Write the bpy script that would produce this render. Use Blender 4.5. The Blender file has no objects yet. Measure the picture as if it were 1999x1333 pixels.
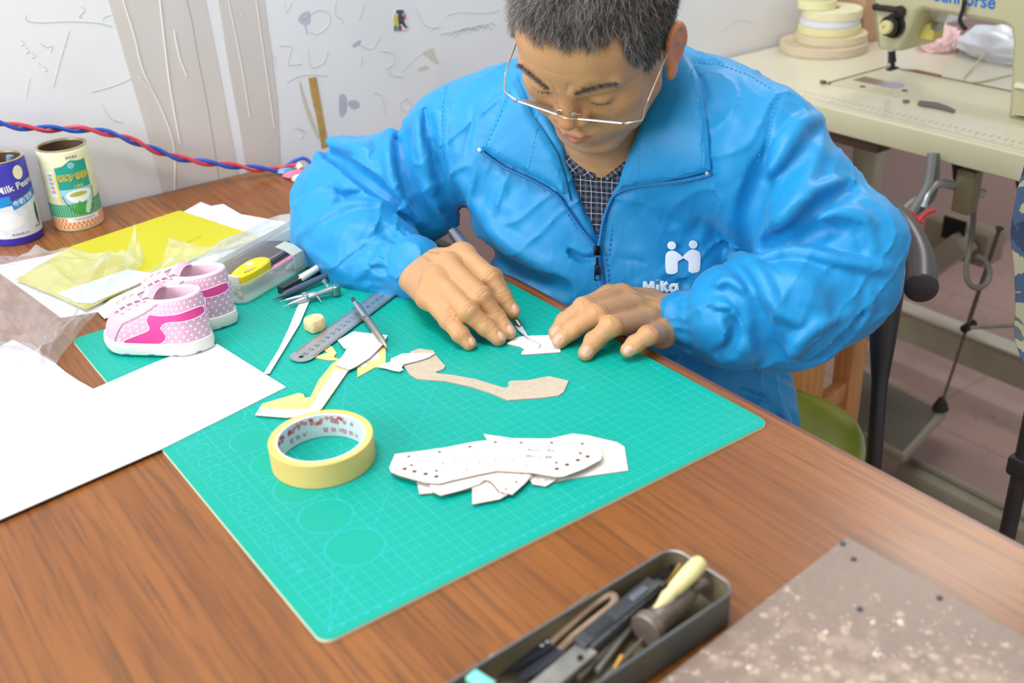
import bpy, bmesh, math, random
import numpy as np
from mathutils import Vector, Matrix, Euler
from mathutils.geometry import tessellate_polygon

# ---------------------------------------------------------------- camera
# Working units: centimetres. Origin: right near corner of the cutting mat, x away from the
# sitter's side, y towards the wall, z = 0 on the mat's top.  World z = 0 is the floor.
FPX = 2107.77
CAM = np.array([-65.776, -54.771, 52.581])
RC = np.array([[0.80875854, -0.58663177, -0.0421045],
               [-0.30238516, -0.3533435, -0.88527487],
               [0.504453, 0.72870539, -0.46315833]])       # rows: right, down, forward
TABLE = 75.0
S = 0.01
def M3(p):
    return (p[0] * S, p[1] * S, (p[2] + TABLE) * S)
scene = bpy.context.scene
COL = scene.collection
cam_data = bpy.data.cameras.new('camera')
cam = bpy.data.objects.new('camera', cam_data)
COL.objects.link(cam)
cam.matrix_world = Matrix(((RC[0][0], -RC[1][0], -RC[2][0], M3(CAM)[0]),
                           (RC[0][1], -RC[1][1], -RC[2][1], M3(CAM)[1]),
                           (RC[0][2], -RC[1][2], -RC[2][2], M3(CAM)[2]),
                           (0, 0, 0, 1)))
cam_data.sensor_width = 36
cam_data.lens = FPX / 1999 * 36
cam_data.clip_start = 0.02
cam_data.dof.use_dof = True
cam_data.dof.focus_distance = 1.20
cam_data.dof.aperture_fstop = 5.0
scene.camera = cam
scene.view_settings.view_transform = 'Standard'
scene.view_settings.look = 'None'
scene.view_settings.gamma = 1
scene.view_settings.exposure = 0.2
scene.view_settings.use_curve_mapping = False

# ---------------------------------------------------------------- light
world = bpy.data.worlds.new('world')
scene.world = world
world.use_nodes = True
world.node_tree.nodes['Background'].inputs[0].default_value = (0.90, 0.95, 1.0, 1)
world.node_tree.nodes['Background'].inputs[1].default_value = 0.56
def area(name, loc, target, sx, sy, power, color=(1, 1, 1)):
    d = bpy.data.lights.new(name, 'AREA')
    d.shape = 'RECTANGLE'; d.size = sx * S; d.size_y = sy * S
    d.energy = power; d.color = color
    o = bpy.data.objects.new(name, d); COL.objects.link(o)
    o.location = M3(loc)
    v = Vector(M3(target)) - Vector(M3(loc))
    o.rotation_euler = v.to_track_quat('-Z', 'Y').to_euler()
    return o
area('window_light', (-300, 10, 130), (-10, 30, 5), 200, 150, 68, (0.95, 0.98, 1.0))
area('ceiling_light_near', (-60, 20, 190), (-20, 30, 0), 130, 60, 27, (1.0, 0.99, 0.97))
area('ceiling_light_far', (208, 90, 185), (60, 20, 0), 50, 40, 12, (1.0, 0.98, 0.92))

# ---------------------------------------------------------------- pixels to space
def ray(x, y):
    return RC.T @ np.array([(x - 999.5) / FPX, (y - 666.5) / FPX, 1.0])
def V(x, y, d):                     # point seen at (x, y), d cm deep
    return CAM + ray(x, y) * d
def Z(x, y, z=0.0):                 # point seen at (x, y) on the level z
    r = ray(x, y)
    return CAM + r * (z - CAM[2]) / r[2]
def Y(x, y, yy):
    r = ray(x, y)
    return CAM + r * (yy - CAM[1]) / r[1]
def X(x, y, xx):
    r = ray(x, y)
    return CAM + r * (xx - CAM[0]) / r[0]
def pix(P):
    q = RC @ (np.asarray(P, float) - CAM)
    return np.array([999.5 + FPX * q[0] / q[2], 666.5 + FPX * q[1] / q[2]])

# ---------------------------------------------------------------- materials
def lin(c):
    return tuple((x / 255 / 12.92) if x / 255 <= 0.04045 else ((x / 255 + 0.055) / 1.055) ** 2.4 for x in c)
def new_mat(name):
    m = bpy.data.materials.new(name); m.use_nodes = True
    nt = m.node_tree
    return m, nt, nt.nodes['Principled BSDF']
def mat(name, rgb, rough=0.5, metal=0.0, var=0.06, vscale=6.0, bump=0.0, bscale=60.0, spec=0.5,
        sheen=0.0, coat=0.0, trans=0.0, sss=0.0, ssc=None, alpha=1.0, rgb2=None, stretch=None, thin=False):
    """procedural material: base colour varied by noise, optional fine bump"""
    m, nt, b = new_mat(name)
    tc = nt.nodes.new('ShaderNodeTexCoord')
    mp = nt.nodes.new('ShaderNodeMapping')
    if stretch: mp.inputs['Scale'].default_value = stretch
    nt.links.new(tc.outputs['Object'], mp.inputs[0])
    n = nt.nodes.new('ShaderNodeTexNoise'); n.inputs['Scale'].default_value = vscale
    n.inputs['Detail'].default_value = 4
    nt.links.new(mp.outputs[0], n.inputs['Vector'])
    c = lin(rgb)
    r = nt.nodes.new('ShaderNodeValToRGB')
    c2 = lin(rgb2) if rgb2 else tuple(min(1, x * (1 + var)) for x in c)
    c1 = c if rgb2 else tuple(x * (1 - var) for x in c)
    r.color_ramp.elements[0].color = (*c1, 1); r.color_ramp.elements[1].color = (*c2, 1)
    r.color_ramp.elements[0].position = 0.32; r.color_ramp.elements[1].position = 0.68
    nt.links.new(n.outputs['Fac'], r.inputs[0])
    nt.links.new(r.outputs[0], b.inputs['Base Color'])
    b.inputs['Roughness'].default_value = rough
    b.inputs['Metallic'].default_value = metal
    b.inputs['Specular IOR Level'].default_value = spec
    b.inputs['Sheen Weight'].default_value = sheen
    b.inputs['Coat Weight'].default_value = coat
    b.inputs['Transmission Weight'].default_value = trans
    b.inputs['Alpha'].default_value = alpha
    if sss:
        b.inputs['Subsurface Weight'].default_value = sss
        b.inputs['Subsurface Radius'].default_value = ssc or (0.01, 0.004, 0.002)
        b.inputs['Subsurface Scale'].default_value = 0.6
    if bump:
        n2 = nt.nodes.new('ShaderNodeTexNoise'); n2.inputs['Scale'].default_value = bscale
        n2.inputs['Detail'].default_value = 5
        nt.links.new(mp.outputs[0], n2.inputs['Vector'])
        bp = nt.nodes.new('ShaderNodeBump'); bp.inputs['Strength'].default_value = bump
        bp.inputs['Distance'].default_value = 0.002
        nt.links.new(n2.outputs['Fac'], bp.inputs['Height'])
        nt.links.new(bp.outputs[0], b.inputs['Normal'])
    return m
def node(nt, typ, **kw):
    n = nt.nodes.new(typ)
    for k, v in kw.items():
        setattr(n, k, v)
    return n
def mathn(nt, op, a, b=None, c=None):
    n = nt.nodes.new('ShaderNodeMath'); n.operation = op
    for i, v in enumerate((a, b, c)):
        if v is None: continue
        if isinstance(v, (int, float)): n.inputs[i].default_value = v
        else: nt.links.new(v, n.inputs[i])
    return n.outputs[0]
def mix(nt, fac, a, b):
    n = nt.nodes.new('ShaderNodeMix'); n.data_type = 'RGBA'
    for i, v in ((0, fac), (6, a), (7, b)):
        if isinstance(v, (int, float)): n.inputs[i].default_value = v
        elif isinstance(v, tuple): n.inputs[i].default_value = (*v, 1)
        else: nt.links.new(v, n.inputs[i])
    return n.outputs[2]
def clear_plastic(name, tint=(255, 255, 255), rough=0.08, milky=0.1, gloss=0.35, bump=0.0, bscale=25):
    """thin see-through plastic film: transparent + a little white body + sharp gloss"""
    m = bpy.data.materials.new(name); m.use_nodes = True
    nt = m.node_tree; nt.nodes.clear()
    out = nt.nodes.new('ShaderNodeOutputMaterial')
    tr = nt.nodes.new('ShaderNodeBsdfTransparent'); tr.inputs[0].default_value = (*[min(1, x) for x in lin(tint)], 1)
    df = nt.nodes.new('ShaderNodeBsdfDiffuse'); df.inputs[0].default_value = (0.85, 0.87, 0.88, 1)
    gl = nt.nodes.new('ShaderNodeBsdfGlossy'); gl.inputs['Roughness'].default_value = rough
    lw = nt.nodes.new('ShaderNodeLayerWeight'); lw.inputs['Blend'].default_value = 0.35
    m1 = nt.nodes.new('ShaderNodeMixShader'); m1.inputs[0].default_value = milky
    m2 = nt.nodes.new('ShaderNodeMixShader')
    nt.links.new(tr.outputs[0], m1.inputs[1]); nt.links.new(df.outputs[0], m1.inputs[2])
    nt.links.new(mathn(nt, 'ADD', 0.045, mathn(nt, 'MULTIPLY', mathn(nt, 'POWER', lw.outputs['Facing'], 2.2), gloss * 3.0)), m2.inputs[0])
    nt.links.new(m1.outputs[0], m2.inputs[1]); nt.links.new(gl.outputs[0], m2.inputs[2])
    nt.links.new(m2.outputs[0], out.inputs[0])
    if bump:
        tc = nt.nodes.new('ShaderNodeTexCoord')
        n = nt.nodes.new('ShaderNodeTexNoise'); n.inputs['Scale'].default_value = bscale; n.inputs['Detail'].default_value = 6
        nt.links.new(tc.outputs['Object'], n.inputs['Vector'])
        bp = nt.nodes.new('ShaderNodeBump'); bp.inputs['Strength'].default_value = bump; bp.inputs['Distance'].default_value = 0.01
        nt.links.new(n.outputs['Fac'], bp.inputs['Height'])
        nt.links.new(bp.outputs[0], gl.inputs['Normal']); nt.links.new(bp.outputs[0], lw.inputs['Normal'])
    return m

# ---------------------------------------------------------------- mesh collecting
class MB:
    """collects shapes (cm) and links them as one mesh object"""
    def __init__(self):
        self.v = []; self.f = []; self.m = []; self.n = 0; self.mats = []; self.cur = 0
    def use(self, material):
        if material not in self.mats: self.mats.append(material)
        self.cur = self.mats.index(material); return self
    def add(self, vs, fs):
        b = self.n
        self.v.extend([tuple(map(float, p)) for p in vs]); self.n += len(vs)
        self.f.extend([tuple(i + b for i in f) for f in fs]); self.m.extend([self.cur] * len(fs))
        return self
    def box(self, c, h, rot=None, bev=0.0):
        R_ = np.eye(3) if rot is None else np.array(rot, float)
        if bev <= 0:
            vs = [np.array(c) + R_ @ (np.array(s) * h) for s in
                  [(-1, -1, -1), (1, -1, -1), (1, 1, -1), (-1, 1, -1), (-1, -1, 1), (1, -1, 1), (1, 1, 1), (-1, 1, 1)]]
            return self.add(vs, [(0, 3, 2, 1), (4, 5, 6, 7), (0, 1, 5, 4), (1, 2, 6, 5), (2, 3, 7, 6), (3, 0, 4, 7)])
        bm = bmesh.new(); bmesh.ops.create_cube(bm, size=2)
        for v in bm.verts: v.co = Vector((v.co.x * h[0], v.co.y * h[1], v.co.z * h[2]))
        bmesh.ops.bevel(bm, geom=bm.edges[:], offset=bev, segments=3, affect='EDGES', profile=0.5)
        bm.verts.index_update()
        vs = [np.array(c) + R_ @ np.array(v.co) for v in bm.verts]
        fs = [tuple(v.index for v in f.verts) for f in bm.faces]
        bm.free(); return self.add(vs, fs)
    def rings(self, rings, closed=True, cap0=True, cap1=True):
        n = len(rings[0]); vs = [p for r in rings for p in r]; fs = []
        for i in range(len(rings) - 1):
            for j in range(n if closed else n - 1):
                k = (j + 1) % n
                fs.append((i * n + j, i * n + k, (i + 1) * n + k, (i + 1) * n + j))
        if cap0 and closed: fs.append(tuple(range(n - 1, -1, -1)))
        if cap1 and closed: fs.append(tuple((len(rings) - 1) * n + j for j in range(n)))
        return self.add(vs, fs)
    def tube(self, pts, r, n=10, cap=True, squash=1.0, up=None):
        pts = [np.array(p, float) for p in pts]
        rs = r if hasattr(r, '__len__') else [r] * len(pts)
        rings = []; prev = None
        for i, p in enumerate(pts):
            t = pts[min(i + 1, len(pts) - 1)] - pts[max(i - 1, 0)]
            t = t / (np.linalg.norm(t) + 1e-12)
            if prev is None:
                a = np.array(up, float) if up is not None else (np.array([0, 0, 1.]) if abs(t[2]) < .9 else np.array([1., 0, 0]))
            else: a = prev
            a = a - t * (a @ t); a /= np.linalg.norm(a) + 1e-12; prev = a
            b = np.cross(t, a)
            rings.append([p + rs[i] * (math.cos(q) * a * squash + math.sin(q) * b) for q in np.linspace(0, 2 * math.pi, n, endpoint=False)])
        return self.rings(rings, True, cap, cap)
    def lathe(self, prof, base=(0, 0, 0), axis=(0, 0, 1), n=32, cap0=True, cap1=True):
        """prof: (radius, height) list along the axis"""
        ax = np.array(axis, float); ax /= np.linalg.norm(ax)
        a = np.array([1., 0, 0]) if abs(ax[0]) < .8 else np.array([0, 1., 0])
        a -= ax * (a @ ax); a /= np.linalg.norm(a); b = np.cross(ax, a)
        rings = [[np.array(base) + ax * h + r * (math.cos(q) * a + math.sin(q) * b)
                  for q in np.linspace(0, 2 * math.pi, n, endpoint=False)] for r, h in prof]
        return self.rings(rings, True, cap0, cap1)
    def prism(self, poly, z0, z1):
        """level outline (x, y) with thickness"""
        n = len(poly)
        tri = tessellate_polygon([[Vector((p[0], p[1], 0)) for p in poly]])
        vs = [(p[0], p[1], z0) for p in poly] + [(p[0], p[1], z1) for p in poly]
        ar = sum(poly[i][0] * poly[(i + 1) % n][1] - poly[(i + 1) % n][0] * poly[i][1] for i in range(n))
        fs = []
        for t in tri:
            a, b, c = t
            cr = (poly[b][0] - poly[a][0]) * (poly[c][1] - poly[a][1]) - (poly[b][1] - poly[a][1]) * (poly[c][0] - poly[a][0])
            if cr < 0: b, c = c, b
            fs.append((a + n, b + n, c + n)); fs.append((c, b, a))
        for i in range(n):
            j = (i + 1) % n
            fs.append((i, j, j + n, i + n) if ar > 0 else (j, i, i + n, j + n))
        return self.add(vs, fs)
    def grid(self, P, thick=0.0):
        """P: rows x cols x 3 array of points, as a sheet (two-sided with thickness)"""
        P = np.asarray(P, float); r, c = P.shape[:2]
        idx = lambda i, j: i * c + j
        fs = [(idx(i, j), idx(i, j + 1), idx(i + 1, j + 1), idx(i + 1, j)) for i in range(r - 1) for j in range(c - 1)]
        if thick <= 0: return self.add(P.reshape(-1, 3), fs)
        du = np.gradient(P, axis=0); dv = np.gradient(P, axis=1)
        N = np.cross(dv, du); N /= np.linalg.norm(N, axis=2, keepdims=True) + 1e-12
        Q = P - N * -thick
        n = r * c
        fs2 = [tuple(reversed([k + n for k in f])) for f in fs]
        side = []
        for i in range(r - 1):
            side.append((idx(i, 0), idx(i + 1, 0), idx(i + 1, 0) + n, idx(i, 0) + n))
            side.append((idx(i + 1, c - 1), idx(i, c - 1), idx(i, c - 1) + n, idx(i + 1, c - 1) + n))
        for j in range(c - 1):
            side.append((idx(0, j + 1), idx(0, j), idx(0, j) + n, idx(0, j + 1) + n))
            side.append((idx(r - 1, j), idx(r - 1, j + 1), idx(r - 1, j + 1) + n, idx(r - 1, j) + n))
        return self.add(np.vstack([P.reshape(-1, 3), Q.reshape(-1, 3)]), fs + fs2 + side)
    def build(self, name, material=None, parent=None, smooth=True, origin=None, sharp=35, fix=True, label=None):
        if material is not None and not self.mats: self.mats = [material]
        me = bpy.data.meshes.new(name)
        V_ = np.array(self.v)
        o0 = np.zeros(3)
        if parent is not None: o0 = np.array(parent.get('_o', (0, 0, 0)))
        elif origin is not None: o0 = np.array(origin, float)
        elif len(V_):
            o0 = np.array([(V_[:, 0].min() + V_[:, 0].max()) / 2, (V_[:, 1].min() + V_[:, 1].max()) / 2, V_[:, 2].min()])
        me.from_pydata([tuple(p) for p in (V_ - o0) * S], [], self.f)
        for m_ in self.mats: me.materials.append(m_)
        me.polygons.foreach_set('material_index', self.m)
        if fix:
            bm = bmesh.new(); bm.from_mesh(me)
            bmesh.ops.recalc_face_normals(bm, faces=bm.faces[:]); bm.to_mesh(me); bm.free()
        if smooth:
            me.shade_smooth()
            try: me.set_sharp_from_angle(angle=math.radians(sharp))
            except Exception: pass
        me.update()
        o = bpy.data.objects.new(name, me); COL.objects.link(o)
        if parent is not None:
            o.parent = parent
        else:
            o.location = (o0[0] * S, o0[1] * S, (o0[2] + TABLE) * S)
        o['_o'] = tuple(o0)
        if label: o['label'] = label
        return o
def tag(o, label, cat, group=None, kind=None):
    if label: o['label'] = label
    if cat: o['category'] = cat
    if group: o['group'] = group
    if kind: o['kind'] = kind
    return o
def thing(name, base, label, cat, group=None):
    o = bpy.data.objects.new(name, None); COL.objects.link(o)
    o.empty_display_size = 0.02
    o.location = M3(base); o['_o'] = tuple(float(x) for x in base)
    return tag(o, label, cat, group)
def smooth_line(pts, n=8, closed=False):
    """Catmull-Rom through the points"""
    P = [np.array(p, float) for p in pts]; out = []
    N = len(P)
    for i in range(N if closed else N - 1):
        if closed: a, b, c, d = P[i - 1], P[i], P[(i + 1) % N], P[(i + 2) % N]
        else: a, b, c, d = P[max(i - 1, 0)], P[i], P[i + 1], P[min(i + 2, N - 1)]
        for k in range(n):
            t = k / n
            out.append(0.5 * ((2 * b) + (c - a) * t + (2 * a - 5 * b + 4 * c - d) * t * t + (3 * b - a - 3 * c + d) * t ** 3))
    if not closed: out.append(P[-1])
    return out
def text_mesh(s, size, extrude=0.0, bold=0.0):
    """verts (x, y, z in cm, centred) and faces of a line of text"""
    c = bpy.data.curves.new('lettering', 'FONT'); c.body = s; c.size = size; c.extrude = extrude; c.offset = bold
    c.align_x = 'CENTER'; c.align_y = 'CENTER'; c.resolution_u = 3
    o = bpy.data.objects.new('lettering', c); COL.objects.link(o)
    dg = bpy.context.evaluated_depsgraph_get()
    me = bpy.data.meshes.new_from_object(o.evaluated_get(dg))
    vs = [np.array(v.co) for v in me.vertices]; fs = [tuple(p.vertices) for p in me.polygons]
    bpy.data.objects.remove(o); bpy.data.curves.remove(c); bpy.data.meshes.remove(me)
    return vs, fs
def put_text(mb, s, size, at_, ux, uy, extrude=0.0, bold=0.0):
    vs, fs = text_mesh(s, size, extrude, bold)
    at_, ux, uy = np.array(at_, float), np.array(ux, float), np.array(uy, float)
    ux /= np.linalg.norm(ux); uy /= np.linalg.norm(uy); n = np.cross(ux, uy)
    mb.add([at_ + v[0] * ux + v[1] * uy + v[2] * n for v in vs], fs)
# ---------------------------------------------------------------- sculpting: distance fields to meshes
class SDF:
    """smooth unions, cuts and creases of simple solids, meshed block by block"""
    def __init__(self): self.p = []
    def _add(self, kind, fn, c, r, k, mode):
        self.p.append((fn, np.array(c, float), float(r), float(k), mode)); return self
    def cap(self, a, b, ra, rb=None, k=1.0, mode='add', flat=None):
        """tapered capsule; flat=(axis, factor) squashes the section along that axis"""
        a = np.array(a, float); b = np.array(b, float); rb = ra if rb is None else rb
        ab = b - a; L2 = ab @ ab + 1e-9
        if flat is not None:
            n = np.array(flat[0], float); n = n - ab * (n @ ab) / L2; n /= np.linalg.norm(n); fa = flat[1]
        def fn(P):
            q = P - a; t = np.clip(q @ ab / L2, 0, 1)
            w = q - t[:, None] * ab
            if flat is not None:
                w = w + (w @ n)[:, None] * n * (1 / fa - 1)
                d = np.sqrt((w * w).sum(1)) - (ra + (rb - ra) * t)
                return d * min(1, 0.5 + 0.5 * fa)
            return np.sqrt((w * w).sum(1)) - (ra + (rb - ra) * t)
        return self._add('cap', fn, (a + b) / 2, np.linalg.norm(ab) / 2 + max(ra, rb), k, mode)
    def chain(self, pts, rs, k=1.0, mode='add', flat=None):
        for i in range(len(pts) - 1): self.cap(pts[i], pts[i + 1], rs[i], rs[i + 1], k, mode, flat)
        return self
    def ell(self, c, r, rot=None, k=1.0, mode='add'):
        """rot rows are the ellipsoid's own axes"""
        c = np.array(c, float); r = np.array(r, float); Rm = np.eye(3) if rot is None else np.array(rot, float)
        def fn(P):
            q = (P - c) @ Rm.T; k0 = np.sqrt(((q / r) ** 2).sum(1)); k1 = np.sqrt(((q / r ** 2) ** 2).sum(1))
            return np.where(k1 < 1e-6, -r.min(), k0 * (k0 - 1) / np.maximum(k1, 1e-6))
        return self._add('ell', fn, c, r.max(), k, mode)
    def halfspace(self, pt, n, k=0.5, c=(0, 0, 0), r=1e4):   # cut away what lies on the side n points to
        pt = np.array(pt, float); n = np.array(n, float); n /= np.linalg.norm(n)
        return self._add('half', lambda P: -((P - pt) @ n), c, r, k, 'sub')
    def prism(self, o, ux, uy, poly, depth0, depth1, k=0.3, mode='sub'):
        """a flat outline in the frame (ux, uy) pushed along their cross product"""
        o = np.array(o, float); ux = np.array(ux, float); uy = np.array(uy, float); n = np.cross(ux, uy)
        V_ = np.array(poly, float)
        def fn(P):
            q = P - o; x = np.stack([q @ ux, q @ uy], 1); h = q @ n
            d = ((x - V_[0]) ** 2).sum(1); s = np.ones(len(P)); N = len(V_)
            for i in range(N):
                j = i - 1; e = V_[j] - V_[i]; w = x - V_[i]
                b = w - e * np.clip(w @ e / (e @ e), 0, 1)[:, None]
                d = np.minimum(d, (b * b).sum(1))
                c1 = x[:, 1] >= V_[i][1]; c2 = x[:, 1] < V_[j][1]; c3 = e[0] * w[:, 1] > e[1] * w[:, 0]
                s = np.where((c1 & c2 & c3) | (~c1 & ~c2 & ~c3), -s, s)
            d2 = s * np.sqrt(d); hh = np.maximum(depth0 - h, h - depth1)
            return np.maximum(d2, hh)
        R_ = np.abs(V_).max() * 1.5 + max(abs(depth0), abs(depth1))
        return self._add('prism', fn, o, R_, k, mode)
    def crease(self, pts, amp, w, sharp=False, taper=True):
        """groove (amp > 0) or ridge (amp < 0) along a line lying on the skin"""
        pts = [np.array(p, float) for p in pts]; n = len(pts)
        for i in range(n - 1):
            a, b = pts[i], pts[i + 1]; ab = b - a; L2 = ab @ ab + 1e-9
            def prof(t, i=i):
                u = (i + t) / (n - 1); return np.sin(np.clip(u, 0, 1) * math.pi) ** 0.6 if taper else np.ones_like(t)
            self.p.append(('crease', (a + b) / 2, math.sqrt(L2) / 2, (a, ab, L2, amp, w, sharp, prof, id(pts)), 'crease'))
        self._keep = getattr(self, '_keep', []); self._keep.append(pts)
        return self
    def snap(self, pts, it=5):
        P = np.array(pts, float)
        for _ in range(it):
            P = P - self.normals(P, 0.1) * np.clip(self.eval(P), -1.5, 1.5)[:, None]
        return [p for p in P]
    def eval(self, P):
        c = P.mean(0); R_ = np.sqrt(((P - c) ** 2).sum(1)).max()
        if getattr(self, '_n', -1) != len(self.p):       # bounds of all the solids, gathered once
            q_ = self.p; self._n = len(q_)
            self._cr = np.array([q[-1] == 'crease' for q in q_], bool)
            self._c = np.array([q[1] for q in q_], float).reshape(-1, 3); self._r = np.array([q[2] for q in q_], float)
            self._lim = np.array([3.2 * q[3][4] if q[-1] == 'crease' else (6.0 if q[4] == 'add' else q[3] * 2 + 1) for q in q_], float)
            self._ad = np.array([q[-1] != 'crease' and q[4] == 'add' for q in q_], bool)
        gap = np.sqrt(((self._c - c) ** 2).sum(1)) - self._r - R_
        on = np.where(gap <= self._lim)[0]
        d = np.full(len(P), 1e3); far = self._ad & (gap > self._lim)
        if far.any():
            k_ = np.where(far)[0]; k_ = k_[np.argsort(gap[k_])[:2]]
            for k in k_: d = np.minimum(d, np.maximum(np.sqrt(((P - self._c[k]) ** 2).sum(1)) - self._r[k], 3.0))
        cre = {}
        for i_ in on:
            q = self.p[i_]
            if q[-1] == 'crease':
                a, ab, L2, amp, w, sharp, prof, key = q[3]
                e = P - a; t = np.clip(e @ ab / L2, 0, 1)
                r = np.sqrt(((e - t[:, None] * ab) ** 2).sum(1)) / w
                g = (np.exp(-r * 1.6) if sharp else np.exp(-r * r)) * prof(t) * amp
                old = cre.get(key)
                cre[key] = g if old is None else np.where(np.abs(g) > np.abs(old), g, old)
                continue
            fn, pc, pr, k, mode = q
            if mode == 'add':
                e = fn(P)
                h = np.clip(0.5 + 0.5 * (e - d) / k, 0, 1)
                d = e * (1 - h) + d * h - k * h * (1 - h)
            else:
                e = -fn(P)
                h = np.clip(0.5 - 0.5 * (e - d) / k, 0, 1)
                d = e * (1 - h) + d * h + k * h * (1 - h)
        for g in cre.values(): d = d + g
        return d
    def at(self, P):
        P = np.asarray(P, float).reshape(-1, 3)
        return np.array([self.eval(p[None])[0] for p in P])
    def hit(self, x, y, start=60, lift=0.0, maxd=260):
        """where the line of sight through (x, y) meets the surface"""
        r = ray(x, y); L = np.linalg.norm(r); r = r / L; t = start
        for _ in range(160):
            d = self.eval((CAM + r * t)[None])[0] - lift
            if d < 0.01: break
            t += max(d * 0.7, 0.01)
            if t > maxd: return None
        return CAM + r * t
    def hits(self, xy, lift=0.0, start=70.0, maxd=240.0):
        xy = np.asarray(xy, float).reshape(-1, 2)
        D = np.stack([(xy[:, 0] - 999.5) / FPX, (xy[:, 1] - 666.5) / FPX, np.ones(len(xy))], 1) @ RC
        D /= np.linalg.norm(D, axis=1, keepdims=True); t = np.full(len(xy), start)
        for _ in range(110):
            d = self.eval(CAM + D * t[:, None]) - lift
            t = np.minimum(t + np.clip(d, -2, 8) * 0.75, maxd)
        return CAM + D * t[:, None]
    def normals(self, P, e=0.25):
        P = np.asarray(P, float).reshape(-1, 3)
        g = np.stack([self.eval(P + np.eye(3)[i] * e) - self.eval(P - np.eye(3)[i] * e) for i in range(3)], 1)
        return g / (np.linalg.norm(g, axis=1, keepdims=True) + 1e-9)
    def normal(self, P, e=0.15):
        P = np.asarray(P, float)
        g = np.array([self.eval((P + np.eye(3)[i] * e)[None])[0] - self.eval((P - np.eye(3)[i] * e)[None])[0] for i in range(3)])
        return g / (np.linalg.norm(g) + 1e-9)
    def mesh(self, lo, hi, h, post=None):
        """quad mesh of the zero level between lo and hi with step h"""
        import openvdb
        lo = np.array(lo, float); hi = np.array(hi, float); B = 8
        nb = np.ceil((hi - lo) / (h * B)).astype(int)
        g = openvdb.FloatGrid(h * 3.0)
        rg = (np.arange(B))
        off = np.stack(np.meshgrid(rg, rg, rg, indexing='ij'), -1).reshape(-1, 3) * h
        # coarse pass over groups of blocks
        G = 4
        mid = (B * h) / 2
        for gi in range(0, nb[0], G):
            for gj in range(0, nb[1], G):
                for gk in range(0, nb[2], G):
                    cs = np.array([(i, j, k) for i in range(gi, min(gi + G, nb[0])) for j in range(gj, min(gj + G, nb[1])) for k in range(gk, min(gk + G, nb[2]))])
                    ctr = lo + cs * (B * h) + mid
                    dc = self.eval(ctr)
                    for c, dd in zip(cs, dc):
                        if abs(dd) > B * h * 1.25 + 1.0: 
                            if dd < 0: g.fill(tuple(int(v) for v in c * B), tuple(int(v) for v in c * B + B - 1), -h * 3.0, False)
                            continue
                        P = lo + c * (B * h) + off
                        v = self.eval(P)
                        if post is not None: v = post(P, v)
                        if v.min() > h * 3: continue
                        v = np.clip(v, -3 * h, 3 * h).reshape(B, B, B).astype(np.float32)
                        g.copyFromArray(v, ijk=tuple(int(t) for t in c * B))
        pts, quads = g.convertToQuads(0.0)
        pts = np.array(pts, float) * h + lo
        return pts, np.array(quads)[:, ::-1]
def np_object(name, pts, quads, material, parent=None, origin=(0, 0, 0), relax=1, attrs=None, mats=None, midx=None):
    me = bpy.data.meshes.new(name)
    n, m = len(pts), len(quads)
    if relax:
        e = np.concatenate([quads[:, [0, 1]], quads[:, [1, 2]], quads[:, [2, 3]], quads[:, [3, 0]]])
        for _ in range(relax):
            acc = np.zeros_like(pts); cnt = np.zeros(n)
            for k in range(3): acc[:, k] = np.bincount(e[:, 0], pts[e[:, 1], k], n) + np.bincount(e[:, 1], pts[e[:, 0], k], n)
            cnt = np.bincount(e[:, 0], minlength=n) + np.bincount(e[:, 1], minlength=n)
            pts = pts * 0.5 + 0.5 * acc / np.maximum(cnt, 1)[:, None]
    if parent is not None: origin = np.array(parent.get('_o', (0, 0, 0)))
    me.vertices.add(n); me.vertices.foreach_set('co', ((pts - np.array(origin)) * S).astype(np.float32).ravel())
    me.loops.add(m * 4); me.loops.foreach_set('vertex_index', quads.astype(np.int32).ravel())
    me.polygons.add(m); me.polygons.foreach_set('loop_start', np.arange(m, dtype=np.int32) * 4)
    me.update(calc_edges=True)
    for mm in (mats or [material]): me.materials.append(mm)
    if midx is not None: me.polygons.foreach_set('material_index', midx.astype(np.int32))
    if attrs:
        for k_, a_ in attrs.items():
            if a_.ndim == 1:
                at_ = me.attributes.new(k_, 'FLOAT', 'POINT'); at_.data.foreach_set('value', a_.astype(np.float32))
            else:
                at_ = me.attributes.new(k_, 'FLOAT_VECTOR', 'POINT'); at_.data.foreach_set('vector', a_.astype(np.float32).ravel())
    me.validate(); me.shade_smooth(); me.update()
    o = bpy.data.objects.new(name, me); COL.objects.link(o)
    if parent is not None: o.parent = parent
    else: o.location = M3(origin)
    o['_o'] = tuple(float(x) for x in origin)
    return o

def inside_poly(pts, poly):
    pts = np.asarray(pts, float); poly = np.asarray(poly, float); c = np.zeros(len(pts), bool); j = len(poly) - 1
    for i in range(len(poly)):
        a, b = poly[i], poly[j]
        t = ((a[1] > pts[:, 1]) != (b[1] > pts[:, 1])) & (pts[:, 0] < (b[0] - a[0]) * (pts[:, 1] - a[1]) / (b[1] - a[1] + 1e-12) + a[0])
        c ^= t; j = i
    return c
def edge_dist(pts, poly):
    pts = np.asarray(pts, float); P = np.asarray(poly, float); d = np.full(len(pts), 1e9)
    for i in range(len(P)):
        a, b = P[i - 1], P[i]; e = b - a
        t = np.clip(((pts - a) @ e) / (e @ e + 1e-12), 0, 1)
        d = np.minimum(d, np.linalg.norm(pts - a - t[:, None] * e, axis=1))
    return d
def resample(poly, step, closed=True):
    P = [np.array(p, float) for p in poly]; out = []
    for i in range(len(P) if closed else len(P) - 1):
        a, b = P[i], P[(i + 1) % len(P)]; n = max(1, int(np.linalg.norm(b - a) / step))
        out += [a + (b - a) * k / n for k in range(n)]
    if not closed: out.append(P[-1])
    return np.array(out)
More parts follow.
